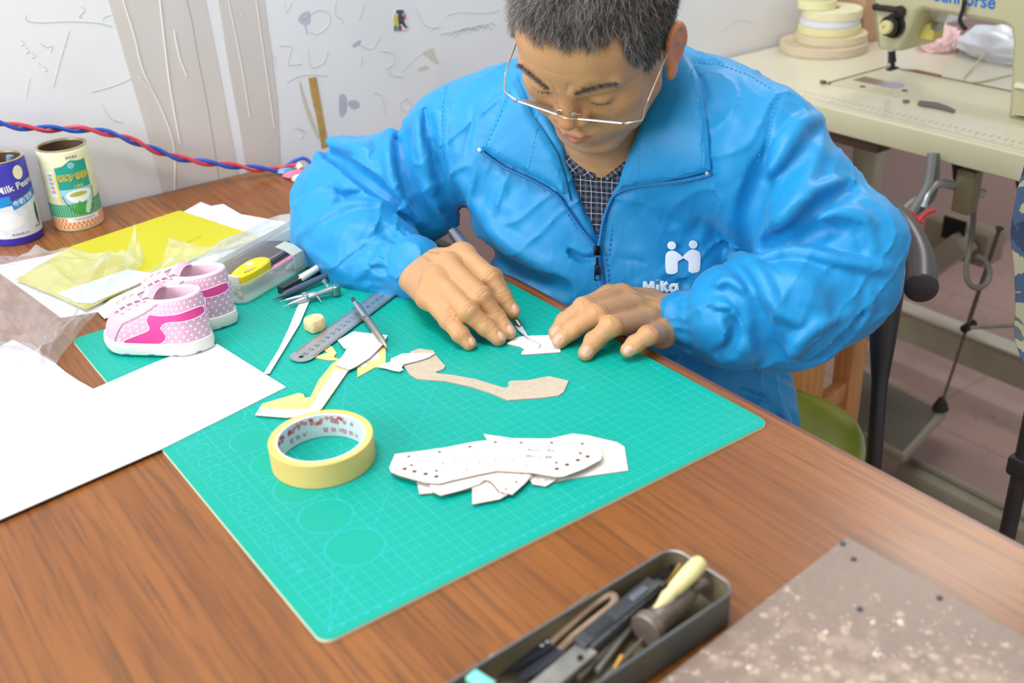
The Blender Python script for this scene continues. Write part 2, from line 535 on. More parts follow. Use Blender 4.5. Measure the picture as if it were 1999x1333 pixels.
def drape(mb, sdf, poly, lift, thick, step=9, round_=12, curve=False):
    """a soft panel with the given outline laid on a surface"""
    from mathutils.geometry import delaunay_2d_cdt
    if curve: poly = smooth_line([(*p, 0) for p in poly], 5, True); poly = [(p[0], p[1]) for p in poly]
    bd = resample(poly, step); P = np.array(poly, float)
    gx, gy = np.meshgrid(np.arange(P[:, 0].min(), P[:, 0].max(), step), np.arange(P[:, 1].min(), P[:, 1].max(), step))
    g = np.stack([gx.ravel(), gy.ravel()], 1); g = g[inside_poly(g, bd)]; g = g[edge_dist(g, bd) > step * 0.55] if len(g) else g
    pts = np.vstack([bd, g]) if len(g) else bd; nb = len(bd)
    vs, es, fs, *_ = delaunay_2d_cdt([Vector(p) for p in pts], [(i, (i + 1) % nb) for i in range(nb)], [], 1, 1e-4)
    pts = np.array([tuple(v) for v in vs]); ed = edge_dist(pts, bd)
    Q = sdf.hits(pts, 0.0); N = sdf.normals(Q)
    k = np.clip(ed / round_, 0, 1); k = np.sqrt(1 - (1 - k) ** 2)
    top = Q + N * (lift + thick * (0.35 + 0.65 * k))[:, None]; bot = Q + N * (lift - 0.05)
    n = len(pts); F_ = [tuple(f) for f in fs]; cnt = {}
    for f in F_:
        for i in range(len(f)):
            a, b = f[i], f[(i + 1) % len(f)]; cnt[(a, b)] = 1
    side = [(b, a, a + n, b + n) for (a, b) in cnt if (b, a) not in cnt]
    mb.add(np.vstack([top, bot]), F_ + [tuple(reversed([i + n for i in f])) for f in F_] + side)
    return mb
# ================================================================ the room
def struct(o): o['kind'] = 'structure'; return o
def floor_material():
    m, nt, b = new_mat('pink floor tiles')
    tc = nt.nodes.new('ShaderNodeTexCoord')
    n = nt.nodes.new('ShaderNodeTexNoise'); n.inputs['Scale'].default_value = 2.2; n.inputs['Detail'].default_value = 8; n.inputs['Roughness'].default_value = 0.65
    s = nt.nodes.new('ShaderNodeTexVoronoi'); s.inputs['Scale'].default_value = 22
    br = nt.nodes.new('ShaderNodeTexBrick'); br.inputs['Scale'].default_value = 1.0
    br.offset = 0; br.inputs['Mortar Size'].default_value = 0.004; br.inputs['Brick Width'].default_value = 0.6; br.inputs['Row Height'].default_value = 0.6
    br.inputs['Color1'].default_value = (*lin((190, 160, 152)), 1); br.inputs['Color2'].default_value = (*lin((184, 154, 146)), 1); br.inputs['Mortar'].default_value = (*lin((172, 144, 136)), 1)
    for q in (n, s): nt.links.new(tc.outputs['Object'], q.inputs['Vector'])
    nt.links.new(tc.outputs['Object'], br.inputs['Vector'])
    r = nt.nodes.new('ShaderNodeValToRGB'); r.color_ramp.elements[0].position = 0.4; r.color_ramp.elements[1].position = 0.72
    nt.links.new(n.outputs['Fac'], r.inputs[0])
    c = mix(nt, mathn(nt, 'MULTIPLY', r.outputs[0], 0.6), br.outputs['Color'], lin((130, 108, 100)))
    sp = mathn(nt, 'LESS_THAN', s.outputs['Distance'], 0.13)
    c = mix(nt, mathn(nt, 'MULTIPLY', sp, 0.35), c, lin((90, 76, 72)))
    nt.links.new(c, b.inputs['Base Color']); b.inputs['Roughness'].default_value = 0.35
    return m
def wall_material():
    m, nt, b = new_mat('scuffed white wall paint')
    tc = nt.nodes.new('ShaderNodeTexCoord')
    g = nt.nodes.new('ShaderNodeNewGeometry'); sx = nt.nodes.new('ShaderNodeSeparateXYZ'); nt.links.new(g.outputs['Position'], sx.inputs[0])
    n = nt.nodes.new('ShaderNodeTexNoise'); n.inputs['Scale'].default_value = 5; n.inputs['Detail'].default_value = 8
    n2 = nt.nodes.new('ShaderNodeTexNoise'); n2.inputs['Scale'].default_value = 1.6; n2.inputs['Detail'].default_value = 3
    for q in (n, n2): nt.links.new(tc.outputs['Object'], q.inputs['Vector'])
    r = nt.nodes.new('ShaderNodeValToRGB'); r.color_ramp.elements[0].position = 0.5; r.color_ramp.elements[1].position = 0.75
    nt.links.new(n.outputs['Fac'], r.inputs[0])
    c = mix(nt, mathn(nt, 'MULTIPLY', r.outputs[0], 0.35), lin((232, 232, 234)), lin((205, 203, 203)))
    # faint pinkish rubbed patches to the right of the sitter
    r2 = nt.nodes.new('ShaderNodeValToRGB'); r2.color_ramp.elements[0].position = 0.5; r2.color_ramp.elements[1].position = 0.66
    nt.links.new(n2.outputs['Fac'], r2.inputs[0])
    right = mathn(nt, 'MULTIPLY', mathn(nt, 'GREATER_THAN', sx.outputs[0], 0.75), r2.outputs[0])
    c = mix(nt, mathn(nt, 'MULTIPLY', right, 0.5), c, lin((214, 200, 194)))
    # under-table shade and pink floor bounce painted into the lower wall colour
    low = mathn(nt, 'LESS_THAN', sx.outputs[2], 0.70)
    c = mix(nt, low, c, lin((176, 148, 142)))
    nt.links.new(c, b.inputs['Base Color']); b.inputs['Roughness'].default_value = 0.55
    return m
mb = MB(); mb.box((60, 0, -77), (260, 104, 2)); struct(mb.build('floor', floor_material(), smooth=False))
WY = 102.0
mb = MB(); mb.box((60, WY + 5, 40), (260, 5, 117)); wall = struct(mb.build('wall_back', wall_material(), smooth=False))
# pencil and crayon marks on the wall, a film thinner than a millimetre
PEN = mat('pencil line', (190, 191, 197), 0.8); PENB = mat('grey blue crayon', (184, 188, 200), 0.8); PEND = mat('dark crack', (96, 92, 90), 0.9)
OLIVE = mat('dried glue stain', (206, 202, 184), 0.8)
def wl(px): return [Y(a, b, WY - 0.03) for a, b in px]
def scribble(mb, px, r=0.07, n=5): mb.tube([p for p in smooth_line(wl(px), n)], r, 5, squash=0.4)
mb = MB(); mb.use(PEN)
rng0 = random.Random(4)
for px in ([(50, 28), (52, 40), (80, 44), (140, 42), (190, 45), (220, 52)], [(158, 12), (165, 18), (160, 26), (154, 33), (160, 34)],
           [(40, 78), (46, 85), (42, 90)], [(50, 92), (56, 100), (50, 104), (58, 100)], [(62, 102), (68, 110), (62, 113)], [(74, 122), (80, 128)], [(84, 130), (92, 134), (86, 140)],
           [(78, 84), (90, 92), (102, 90), (98, 102)], [(262, 15), (272, 40), (286, 68), (330, 72), (344, 4)], [(290, 22), (300, 36), (308, 24), (290, 38)],
           [(135, 60), (120, 110), (104, 170)], [(180, 180), (230, 165), (270, 145)], [(200, 205), (215, 230), (240, 240)], [(250, 120), (330, 110), (380, 96)],
           [(555, 8), (560, 24), (568, 4)], [(592, 38), (620, 20), (642, 28), (640, 50), (620, 66), (605, 62)], [(545, 90), (568, 92), (562, 125), (590, 124)], [(600, 95), (606, 130), (630, 124), (640, 100)],
           [(560, 160), (580, 150), (600, 146), (640, 148)], [(700, 86), (725, 96), (742, 70)], [(742, 100), (765, 104), (768, 124), (752, 134)], [(760, 130), (762, 146), (790, 150)],
           [(792, 192), (802, 205), (796, 217), (784, 214), (782, 200), (792, 192)], [(656, 0), (653, 25), (668, 40), (665, 45)], [(706, 110), (704, 130)], [(700, 40), (710, 10)],
           [(810, 14), (830, 50), (860, 55)], [(730, 180), (745, 190), (752, 230)], [(580, 245), (592, 262), (586, 270)], [(574, 250), (598, 256)],
           [(870, 30), (900, 24), (940, 26), (975, 20)], [(860, 66), (900, 60), (940, 54)], [(1410, 60), (1440, 40), (1470, 44)]):
    scribble(mb, px, 0.05)
for i in range(12):
    x0, y0 = rng0.uniform(20, 860), rng0.uniform(5, 240); a = rng0.uniform(0, 6.3); l = rng0.uniform(15, 60)
    if 560 < x0 and y0 > 150: continue
    scribble(mb, [(x0, y0), (x0 + l * .5 * math.cos(a) + rng0.uniform(-8, 8), y0 + l * .5 * math.sin(a) + rng0.uniform(-8, 8)), (x0 + l * math.cos(a), y0 + l * math.sin(a))], 0.03)
mb.build('pencil_marks', PEN, wall, fix=False)
def patch(mb, px, closed=True, out=0.03):
    pts = smooth_line([Y(a, b, WY - out) for a, b in px], 4, True)
    c = sum(pts) / len(pts); n = len(pts); mb.add([c] + list(pts), [(0, 1 + i, 1 + (i + 1) % n) for i in range(n)])
mb = MB()
for px in ([(582, 38), (590, 26), (604, 22), (606, 36), (604, 46), (592, 49)], [(662, 190), (672, 184), (678, 200), (674, 222), (664, 226)], [(684, 196), (698, 198), (702, 208), (690, 213), (680, 204)],
           [(688, 88), (702, 78), (704, 84), (692, 92)]):
    patch(mb, px)
for k in range(9): scribble(mb, [(868 + 9 * k, 66 - 2 * k + (k % 3) * 5), (892 + 8 * k, 60 - 2 * k), (912 + 7 * k, 52 + (k % 4) * 3)], 0.05, 3)
mb.tube(wl([(593, 48), (598, 64)]), 0.12, 5)
mb.build('crayon_smudges', PENB, wall, smooth=False)
mb = MB()
for px in ([(824, 104), (845, 94), (850, 108), (857, 125), (842, 118), (834, 110)], [(816, 134), (832, 128), (836, 134), (818, 139)], [(586, 158), (592, 180), (612, 235), (624, 270), (615, 262), (596, 215), (585, 170)]):
    patch(mb, px)
mb.build('glue_stains', OLIVE, wall, smooth=False)
mb = MB(); scribble(mb, [(364, 0), (374, 40), (386, 110), (402, 190), (415, 270), (420, 300), (428, 352)], 0.12); mb.build('wall_crack', PEND, wall)

# tapes stuck on the wall
def film(name, px, m, label, cat, thick=0.05, group=None):
    P = [Y(a, b, WY - 0.06) for a, b in px]
    bm_ = MB(); n = len(P); Q = [p - np.array([0, thick, 0]) for p in P]
    tri = tessellate_polygon([[Vector((p[0], p[2], 0)) for p in P]])
    bm_.add(P + Q, [tuple(t) for t in tri] + [tuple(reversed([i + n for i in t])) for t in tri] + [(i, (i + 1) % n, (i + 1) % n + n, i + n) for i in range(n)])
    o = bm_.build(name, m, smooth=False); tag(o, label, cat, group); return o
TAPE = mat('yellowed packing tape', (212, 204, 197), 0.22, var=0.03, vscale=25, bump=0.4, bscale=14, spec=0.6, stretch=(1, 1, 0.15))
a_ = film('packing_tape', [(206, -20), (396, -20), (424, 120), (446, 240), (467, 346), (430, 352), (380, 362), (319, 380), (284, 250), (240, 100)], TAPE,
     'wide strip of yellowed wrinkled packing tape on the wall, left of the two', 'tape')
mb = MB()
for px in ([(240, 0), (262, 70), (280, 140), (318, 220), (340, 290), (341, 372)], [(312, 0), (322, 90), (332, 170), (346, 250), (352, 280)], [(340, 60), (350, 110), (365, 150)], [(270, 150), (300, 185)]):
    P = [Y(a, b, WY - 0.12) for a, b in px]; mb.tube(smooth_line(P, 6), 0.16, 6, squash=0.5)
mb.build('wrinkle', mat('raised tape wrinkle', (235, 232, 228), 0.2), a_)
a_ = film('packing_tape', [(423, -20), (512, -20), (530, 110), (541, 200), (547, 328), (482, 338), (466, 240), (446, 130)], TAPE,
     'narrower strip of yellowed packing tape on the wall, right of the two', 'tape')
mb = MB()
for px in ([(446, 0), (470, 120), (488, 230)], [(462, 10), (476, 34)], [(500, 0), (520, 140), (536, 250)]):
    P = [Y(a, b, WY - 0.12) for a, b in px]; mb.tube(smooth_line(P, 6), 0.1, 6, squash=0.5)
mb.build('wrinkle', mat('raised tape wrinkle pale', (228, 224, 220), 0.2), a_)
film('paper_tape_strip', [(602, 152), (617, 150), (624, 190), (632, 235), (641, 285), (628, 290), (618, 230), (607, 185)], mat('brown gummed tape', (186, 150, 84), 0.7, var=0.2, vscale=60),
     'short narrow strip of brown gummed tape on the wall above the right sleeve', 'tape')
st = film('sticker', [(770, 20), (778, 17), (788, 18), (793, 40), (797, 58), (768, 60), (767, 40)], mat('sticker paper', (226, 222, 214), 0.6), 'small worn colourful sticker on the wall', 'sticker')
mb = MB()
for px, c in (([(774, 20), (787, 20), (787, 27), (776, 28)], (78, 84, 130)), ([(769, 30), (775, 30), (778, 46), (770, 50)], (214, 196, 90)), ([(777, 30), (786, 30), (790, 44), (796, 55), (788, 52), (782, 44), (779, 50)], (70, 74, 100)),
              ([(788, 28), (792, 28), (791, 38), (787, 38)], (200, 90, 84)), ([(769, 51), (776, 51), (776, 59), (769, 59)], (90, 150, 110)), ([(778, 50), (783, 50), (784, 59), (778, 59)], (150, 70, 100))):
    mb.use(mat('sticker ink', c, 0.6)); patch(mb, px, out=0.14)
mb.build('picture', None, st, smooth=False)
# ================================================================ work table
def wood_material(name, a, b_, c, scale=1.0, rough=0.3, axis=1, coat=0.12):
    m, nt, b = new_mat(name)
    tc = nt.nodes.new('ShaderNodeTexCoord'); mp = nt.nodes.new('ShaderNodeMapping')
    s = [7 * scale] * 3; s[axis] = 0.5 * scale; mp.inputs['Scale'].default_value = s
    nt.links.new(tc.outputs['Object'], mp.inputs[0])
    n = nt.nodes.new('ShaderNodeTexNoise'); n.inputs['Scale'].default_value = 1.5; n.inputs['Detail'].default_value = 5; n.inputs['Distortion'].default_value = 0.6
    mp2 = nt.nodes.new('ShaderNodeMapping'); s = [150 * scale] * 3; s[axis] = 5 * scale; mp2.inputs['Scale'].default_value = s
    nt.links.new(tc.outputs['Object'], mp2.inputs[0])
    n2 = nt.nodes.new('ShaderNodeTexNoise'); n2.inputs['Scale'].default_value = 1.6; n2.inputs['Detail'].default_value = 6; n2.inputs['Roughness'].default_value = 0.6; n2.inputs['Distortion'].default_value = 0.3
    nt.links.new(mp.outputs[0], n.inputs['Vector']); nt.links.new(mp2.outputs[0], n2.inputs['Vector'])
    r = nt.nodes.new('ShaderNodeValToRGB'); e = r.color_ramp.elements
    e[0].position = 0.36; e[0].color = (*lin(b_), 1); e[1].position = 0.62; e[1].color = (*lin(a), 1)
    nt.links.new(n.outputs['Fac'], r.inputs[0])
    r2 = nt.nodes.new('ShaderNodeValToRGB'); e = r2.color_ramp.elements
    e[0].position = 0.44; e[0].color = (0, 0, 0, 1); e[1].position = 0.66; e[1].color = (1, 1, 1, 1)
    nt.links.new(n2.outputs['Fac'], r2.inputs[0])
    col = mix(nt, mathn(nt, 'MULTIPLY', r2.outputs[0], 0.65), r.outputs[0], lin(c))
    nt.links.new(col, b.inputs['Base Color'])
    n3 = nt.nodes.new('ShaderNodeTexNoise'); n3.inputs['Scale'].default_value = 6; n3.inputs['Detail'].default_value = 6
    nt.links.new(tc.outputs['Object'], n3.inputs['Vector'])
    rr = nt.nodes.new('ShaderNodeMapRange'); rr.inputs['To Min'].default_value = rough - 0.06; rr.inputs['To Max'].default_value = rough + 0.14
    nt.links.new(n3.outputs['Fac'], rr.inputs[0]); nt.links.new(rr.outputs[0], b.inputs['Roughness'])
    b.inputs['Specular IOR Level'].default_value = 0.4; b.inputs['Coat Weight'].default_value = coat; b.inputs['Coat Roughness'].default_value = 0.25
    return m
WOOD = wood_material('orange brown wood veneer', (150, 92, 40), (132, 77, 32), (84, 52, 28))
WEDGE = wood_material('dark red wood edging', (112, 66, 46), (96, 54, 38), (66, 38, 28))
TT = -0.3
desk = thing('work_table', (-50, 13, -75), 'brown wood veneer work table with a dark edge, pushed against the wall', 'table')
def rrect(x0, y0, x1, y1, r, n=8):
    out = []
    for cx, cy, a0 in ((x1 - r, y1 - r, 0), (x0 + r, y1 - r, 90), (x0 + r, y0 + r, 180), (x1 - r, y0 + r, 270)):
        out += [(cx + r * math.cos(math.radians(a0 + 90 * i / n)), cy + r * math.sin(math.radians(a0 + 90 * i / n))) for i in range(n + 1)]
    return out
mb = MB(); mb.prism(rrect(-112, -75, 1.25, 100.9, 7.2), TT - 2.6, TT); mb.build('table_top', WOOD, desk, sharp=30)
mb = MB()
o_, i_ = rrect(-112.5, -75.5, 1.75, 101.4, 7.7), rrect(-112, -75, 1.25, 100.9, 7.2); n = len(o_)
mb.rings([[(p[0], p[1], z) for p in o_] for z in (TT - 2.7, TT - 0.12)] + [[(p[0] * .998 - .02, p[1] * .998, TT) for p in o_], [(p[0], p[1], TT - 0.001) for p in i_], [(p[0], p[1], TT - 2.7) for p in i_]], cap0=False, cap1=False)
mb.build('edge_band', WEDGE, desk)
GREY = mat('grey painted steel', (92, 94, 98), 0.45, 0.3)
mb = MB(); mb.box((-55, 13, TT - 4.8), (46, 76, 2.2)); mb.build('apron', WEDGE, desk, smooth=False)
for x in (-103, -8):
    for y in (-66, 92):
        mb = MB(); mb.box((x, y, -40), (2.2, 2.2, 35), bev=0.3); mb.build('leg', GREY, desk)

# ---- cutting mat -------------------------------------------------
def mat_board():
    m, nt, b = new_mat('green self-healing mat')
    tc = nt.nodes.new('ShaderNodeTexCoord')
    n = nt.nodes.new('ShaderNodeTexNoise'); n.inputs['Scale'].default_value = 9; n.inputs['Detail'].default_value = 6
    nt.links.new(tc.outputs['Object'], n.inputs['Vector'])
    col = mix(nt, n.outputs['Fac'], lin((0, 158, 138)), lin((0, 168, 148)))
    nt.links.new(col, b.inputs['Base Color']); b.inputs['Roughness'].default_value = 0.42; b.inputs['Specular IOR Level'].default_value = 0.3
    n2 = nt.nodes.new('ShaderNodeTexNoise'); n2.inputs['Scale'].default_value = 500
    nt.links.new(tc.outputs['Object'], n2.inputs['Vector'])
    bp = nt.nodes.new('ShaderNodeBump'); bp.inputs['Strength'].default_value = 0.12; bp.inputs['Distance'].default_value = 0.0006
    nt.links.new(n2.outputs['Fac'], bp.inputs['Height']); nt.links.new(bp.outputs[0], b.inputs['Normal'])
    return m
GREEN = mat_board()
mt = thing('cutting_mat', (-22.5, 30, TT), 'large green self-healing cutting mat with a printed centimetre grid', 'cutting mat')
mb = MB(); mb.use(GREEN); out = rrect(-45, 0, 0, 60, 1.1, 5)
mb.prism(out, TT + 0.23, 0.0); mb.use(mat('pale mat core', (222, 228, 206), 0.6)); mb.prism(rrect(-45.03, -0.03, 0.03, 60.03, 1.1, 5), TT, TT + 0.23)
mb.build('board', None, mt)
LINE = mat('pale cyan print', (52, 188, 212), 0.5); 
mb = MB(); zl = 0.006
def gl_(x0, y0, x1, y1, w):
    d = np.array([x1 - x0, y1 - y0], float); d /= np.linalg.norm(d); nn = np.array([-d[1], d[0]]) * w / 2
    mb.add([(x0 - nn[0], y0 - nn[1], zl), (x1 - nn[0], y1 - nn[1], zl), (x1 + nn[0], y1 + nn[1], zl), (x0 + nn[0], y0 + nn[1], zl)], [(0, 1, 2, 3)])
for k in range(0, 44):
    x = -1 - k; gl_(x, 1.3, x, 58.7 if k else 58.7, 0.034 if k % 5 else 0.046)
for k in range(0, 59):
    y = 1 + k * 0.993
    gl_(-1.2 if True else 0, y, -44, y, 0.034 if k % 5 else 0.046)
for a, b in (((-1, 1), (-44, 44)), ((-44, 1), (-15.5, 50.4)), ((-1, 1), (-31.2, 53.3)), ((-44, 1), (-1, 44))):
    gl_(a[0], a[1], b[0], b[1], 0.035)
for gx in range(1, 43, 1):        # half-centimetre ticks at the edges
    gl_(-1.5 - gx, 1.3, -1.5 - gx, 1.55, 0.035)
def ring(cx, cy, r, w=0.05, fill=None):
    n = 48; 
    if fill is not None:
        mb.use(GREEN); mb.add([(cx, cy, zl + 0.003)] + [(cx + (r) * math.cos(2 * math.pi * i / n), cy + r * math.sin(2 * math.pi * i / n), zl + 0.003) for i in range(n)], [(0, 1 + i, 1 + (i + 1) % n) for i in range(n)]); mb.use(LINE)
    a = [(cx + q * math.cos(2 * math.pi * i / n), cy + q * math.sin(2 * math.pi * i / n), zl + 0.005) for q in (r - w / 2, r + w / 2) for i in range(n)]
    mb.add(a, [(i, (i + 1) % n, (i + 1) % n + n, i + n) for i in range(n)])
mb.use(LINE)
for k, (px, r) in enumerate((((693, 1067), 2.35), ((636, 1007), 2.25), ((583, 953), 2.15), ((535, 904), 2.05), ((491, 859), 1.95), ((441, 815), 1.85))):
    q = Z(*px, 0); ring(q[0], q[1], r, 0.05, True); gl_(q[0] - .18, q[1], q[0] + .18, q[1], .05); gl_(q[0], q[1] - .18, q[0], q[1] + .18, .05)
sm = [((365, 853), 1.05), ((389, 877), 0.98), ((409, 901), 0.92), ((430, 926), 0.86), ((449, 949), 0.8), ((467, 971), 0.74), ((486, 993), 0.68), ((503, 1014), 0.62), ((520, 1034), 0.56), ((534, 1054), 0.5), ((548, 1072), 0.45), ((562, 1087), 0.38), ((575, 1103), 0.3), ((587, 1113), 0.2)]
for px, r in sm:
    q = Z(*px, 0); ring(q[0], q[1], r, 0.045, True); ring(q[0], q[1], 0.09, 0.04)
for q, r in (((-39.5, 50.2), 2.6), ((-40.3, 55.0), 2.2)): ring(q[0], q[1], r, 0.05, True)
for k in range(0, 44):
    put_text(mb, str(k), 0.42, (-1 - k, 0.85, zl), (-1, 0.0, 0), (0, -1, 0))
for k in range(0, 30):
    put_text(mb, str(k), 0.42, (-0.75, 1 + k * 0.993, zl), (-1, 0.0, 0), (0, -1, 0))
put_text(mb, '60', 0.7, Z(1136, 757, zl), (-1, 0, 0), (0, -1, 0)); put_text(mb, '30', 0.7, Z(682, 766, zl), (-1, 0, 0), (0, -1, 0))
mb.build('printed_grid', LINE, mt, smooth=False, fix=False)
# ================================================================ things on the table
PAPER = mat('white card', (232, 233, 236), 0.6, var=0.01)
PAPER2 = mat('white copy paper', (222, 224, 231), 0.7, var=0.02)
KRAFT = mat('grey beige board', (192, 178, 156), 0.75, var=0.06, vscale=180)
YEL = mat('pale yellow masking tape', (234, 206, 130), 0.6, var=0.06, vscale=60)
INK = mat('dark ink', (58, 54, 66), 0.7); PINK = mat('crimson ink', (130, 34, 70), 0.7); BROWN = mat('hole edge', (96, 66, 40), 0.8)
STEEL = mat('brushed steel', (190, 192, 196), 0.3, 0.8, var=0.05, vscale=300, stretch=(1, 1, 1))
def sheet(name, px, z, thick, m, label=None, cat=None, group=None, curve=0, parent=None, edge=None):
    poly = [Z(a, b, z) for a, b in px]
    if curve: poly = smooth_line(poly, curve, True)
    mb_ = MB(); mb_.use(m); mb_.prism([(p[0], p[1]) for p in poly], z - thick, z)
    if edge:
        mb_.use(edge)
        for i in range(len(mb_.f) - len(poly), len(mb_.f)): mb_.m[i] = mb_.cur
    o = mb_.build(name, m, parent, smooth=False)
    if label: tag(o, label, cat, group)
    return o
def dots(mb, px, z, r, m, ex=1.0):
    mb.use(m)
    for a, b in px:
        q = Z(a, b, z); n = 10
        mb.add([(q[0] + r * math.cos(2 * math.pi * i / n) * ex, q[1] + r * math.sin(2 * math.pi * i / n), z + 0.008) for i in range(n)], [tuple(range(n))])
def lines(mb, pls, z, w, m):
    mb.use(m)
    for pl in pls:
        P = smooth_line([Z(a, b, z) for a, b in pl], 4)
        for i in range(len(P) - 1):
            d = P[i + 1] - P[i]; d = d / (np.linalg.norm(d) + 1e-9); n_ = np.array([-d[1], d[0], 0]) * w / 2
            mb.add([P[i] - n_ + [0, 0, .008], P[i + 1] - n_ + [0, 0, .008], P[i + 1] + n_ + [0, 0, .008], P[i] + n_ + [0, 0, .008]], [(0, 1, 2, 3)])

# big white card reaching over the mat's left side
sheet('white_card_sheet', [(558, 755), (319, 874), (-20, 1022), (-120, 1060), (-160, 820), (-60, 720), (0, 676), (25, 663), (60, 680), (108, 709), (128, 726), (152, 742), (182, 759), (212, 746), (300, 708), (362, 684), (424, 671), (470, 700)],
      0.13, 0.11, PAPER, 'large blank white notched card sheet over the left side of the cutting mat', 'card')

# pattern pieces: pile of white templates
EDGE = mat('browned card edge', (150, 112, 92), .8); EDG2 = mat('grey card edge', (150, 146, 140), .8)  # template sides: brown for cream card, grey for the other pieces
def template(px, z, m, label, curve=0, marks=None, group=None, name='paper_template', thick=0.09):
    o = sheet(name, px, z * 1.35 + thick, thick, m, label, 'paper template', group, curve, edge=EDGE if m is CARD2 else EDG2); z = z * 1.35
    if marks:
        mb_ = MB(); marks(mb_, z + thick); mb_.build('markings', None, o, smooth=False, fix=False)
    return o
CARD2 = mat('cream white template card', (224, 220, 213), 0.65, var=0.015)
template([(944, 847), (1000, 855), (1072, 856), (1118, 846), (1150, 850), (1205, 863), (1219, 872), (1226, 918), (1140, 930), (1060, 945), (975, 900)], 0.0, CARD2,
         'white shoe pattern template at the pile bottom, its square end sticking out right', marks=lambda m_, z: lines(m_, [[(1180, 912), (1224, 902)]], z, .04, INK))
template([(813, 938), (819, 964), (900, 958), (970, 945), (960, 920), (880, 925)], 0.1, CARD2, 'white template with a square corner peeping out at the left underside of the pile')
template([(1030, 930), (1040, 945), (1065, 949), (1087, 936), (1070, 918)], 0.1, CARD2, 'small pointed white template tip sticking out below the middle of the pile', marks=lambda m_, z: (lines(m_, [[(1048, 932), (1058, 944)]], z, .04, INK), dots(m_, [(1066, 938)], z, .09, PINK)))
template([(930, 925), (922, 950), (922, 984), (975, 974), (1010, 955), (1040, 930), (1050, 915)], 0.2, CARD2, 'white template with a square lower corner pointing to the near mat edge')
template([(838, 945), (845, 960), (860, 967), (900, 957), (935, 945), (945, 937), (958, 941), (976, 960), (1000, 965), (1028, 940), (1040, 920), (950, 915), (850, 935)], 0.3, CARD2,
         'white template with pencilled notes and a curved cut, second from the top of the pile', marks=lambda m_, z: (lines(m_, [[(938, 944), (950, 937), (962, 945), (974, 960)]], z, .09, PINK), lines(m_, [[(966, 925), (980, 958), (984, 970)], [(985, 925), (1000, 945)], [(992, 928), (1010, 940)]], z, .04, INK), dots(m_, [(988, 955), (1008, 941), (1019, 924)], z, .12, PINK)))
def top_marks(m_, z):
    dots(m_, [(798, 891), (858, 882), (917, 872), (967, 863), (1017, 864), (1077, 864), (1137, 866), (1133, 885), (803, 908), (852, 919), (1086, 903)], z, .15, PINK)
    dots(m_, [(790, 915), (809, 920), (831, 925), (852, 930), (1087, 915), (1107, 907), (1128, 898), (1147, 891)], z, .21, BROWN)
    dots(m_, [(886, 890), (906, 898), (865, 905), (886, 903), (968, 897), (1001, 898), (1028, 908), (936, 904), (911, 917)], z, .08, BROWN)
    lines(m_, [[(862, 902), (870, 895), (885, 890), (905, 890), (912, 897), (905, 905), (880, 909), (864, 906), (862, 902)], [(908, 925), (916, 912), (936, 903), (968, 897), (1003, 898), (1028, 907), (1034, 922)],
               [(797, 892), (860, 883), (918, 872), (970, 864), (1078, 866), (1140, 868)], [(815, 883), (808, 905)], [(1120, 862), (1130, 883)], [(1125, 862), (1134, 882)], [(968, 897), (970, 918)], [(1040, 913), (1100, 890), (1135, 882)], [(852, 918), (900, 925)]], z, .035, mat('pencil grey', (128, 124, 128), .8))
    m_.use(INK)
    put_text(m_, 'ML -1779', 0.6, Z(1056, 878, z + .01), (-0.72, 0.69, 0), (-0.69, -0.72, 0)); put_text(m_, '88 + 10#', 0.62, Z(1052, 891, z + .01), (-0.72, 0.69, 0), (-0.69, -0.72, 0))
    m_.use(mat('blue stamp ink', (120, 130, 190), .8)); put_text(m_, '(11)', 0.5, Z(934, 891, z + .01), (-0.72, 0.69, 0), (-0.69, -0.72, 0)); put_text(m_, 'No', 0.5, Z(933, 897, z + .01), (-0.72, 0.69, 0), (-0.69, -0.72, 0))
template([(771, 886), (812, 881), (870, 873), (920, 863), (942, 860), (1000, 857), (1072, 856), (1110, 850), (1150, 850), (1166, 862), (1176, 888), (1172, 898), (1140, 915), (1100, 930), (1086, 931), (1040, 923), (970, 919), (930, 927), (885, 937), (858, 944), (830, 942), (780, 928), (763, 921), (760, 912)], 0.42, CARD2,
         'long white shoe pattern template with punched holes and ink dots on top of the pile', marks=top_marks, thick=0.12)

# tan and taped pieces further back
template([(786, 711), (802, 686), (818, 680), (846, 684), (851, 693), (869, 714), (866, 720), (850, 726), (856, 729), (880, 731), (930, 740), (985, 757), (993, 754), (992, 746), (998, 743), (1030, 742), (1073, 734), (1110, 743), (1100, 765), (1090, 772), (1060, 776), (990, 781), (960, 768), (920, 755), (870, 744), (815, 740), (800, 731)], 0.0, KRAFT,
         'long grey beige cardboard shoe pattern piece lying alone on the grid', thick=0.12, name='cardboard_template')
template([(735, 716), (752, 709), (762, 706), (763, 700), (785, 690), (806, 689), (850, 689), (838, 697), (820, 703), (788, 711), (784, 717), (787, 722), (780, 725), (768, 723), (750, 718)], 0.14, PAPER, 'small white paper scrap with a wavy edge lying over the beige piece')
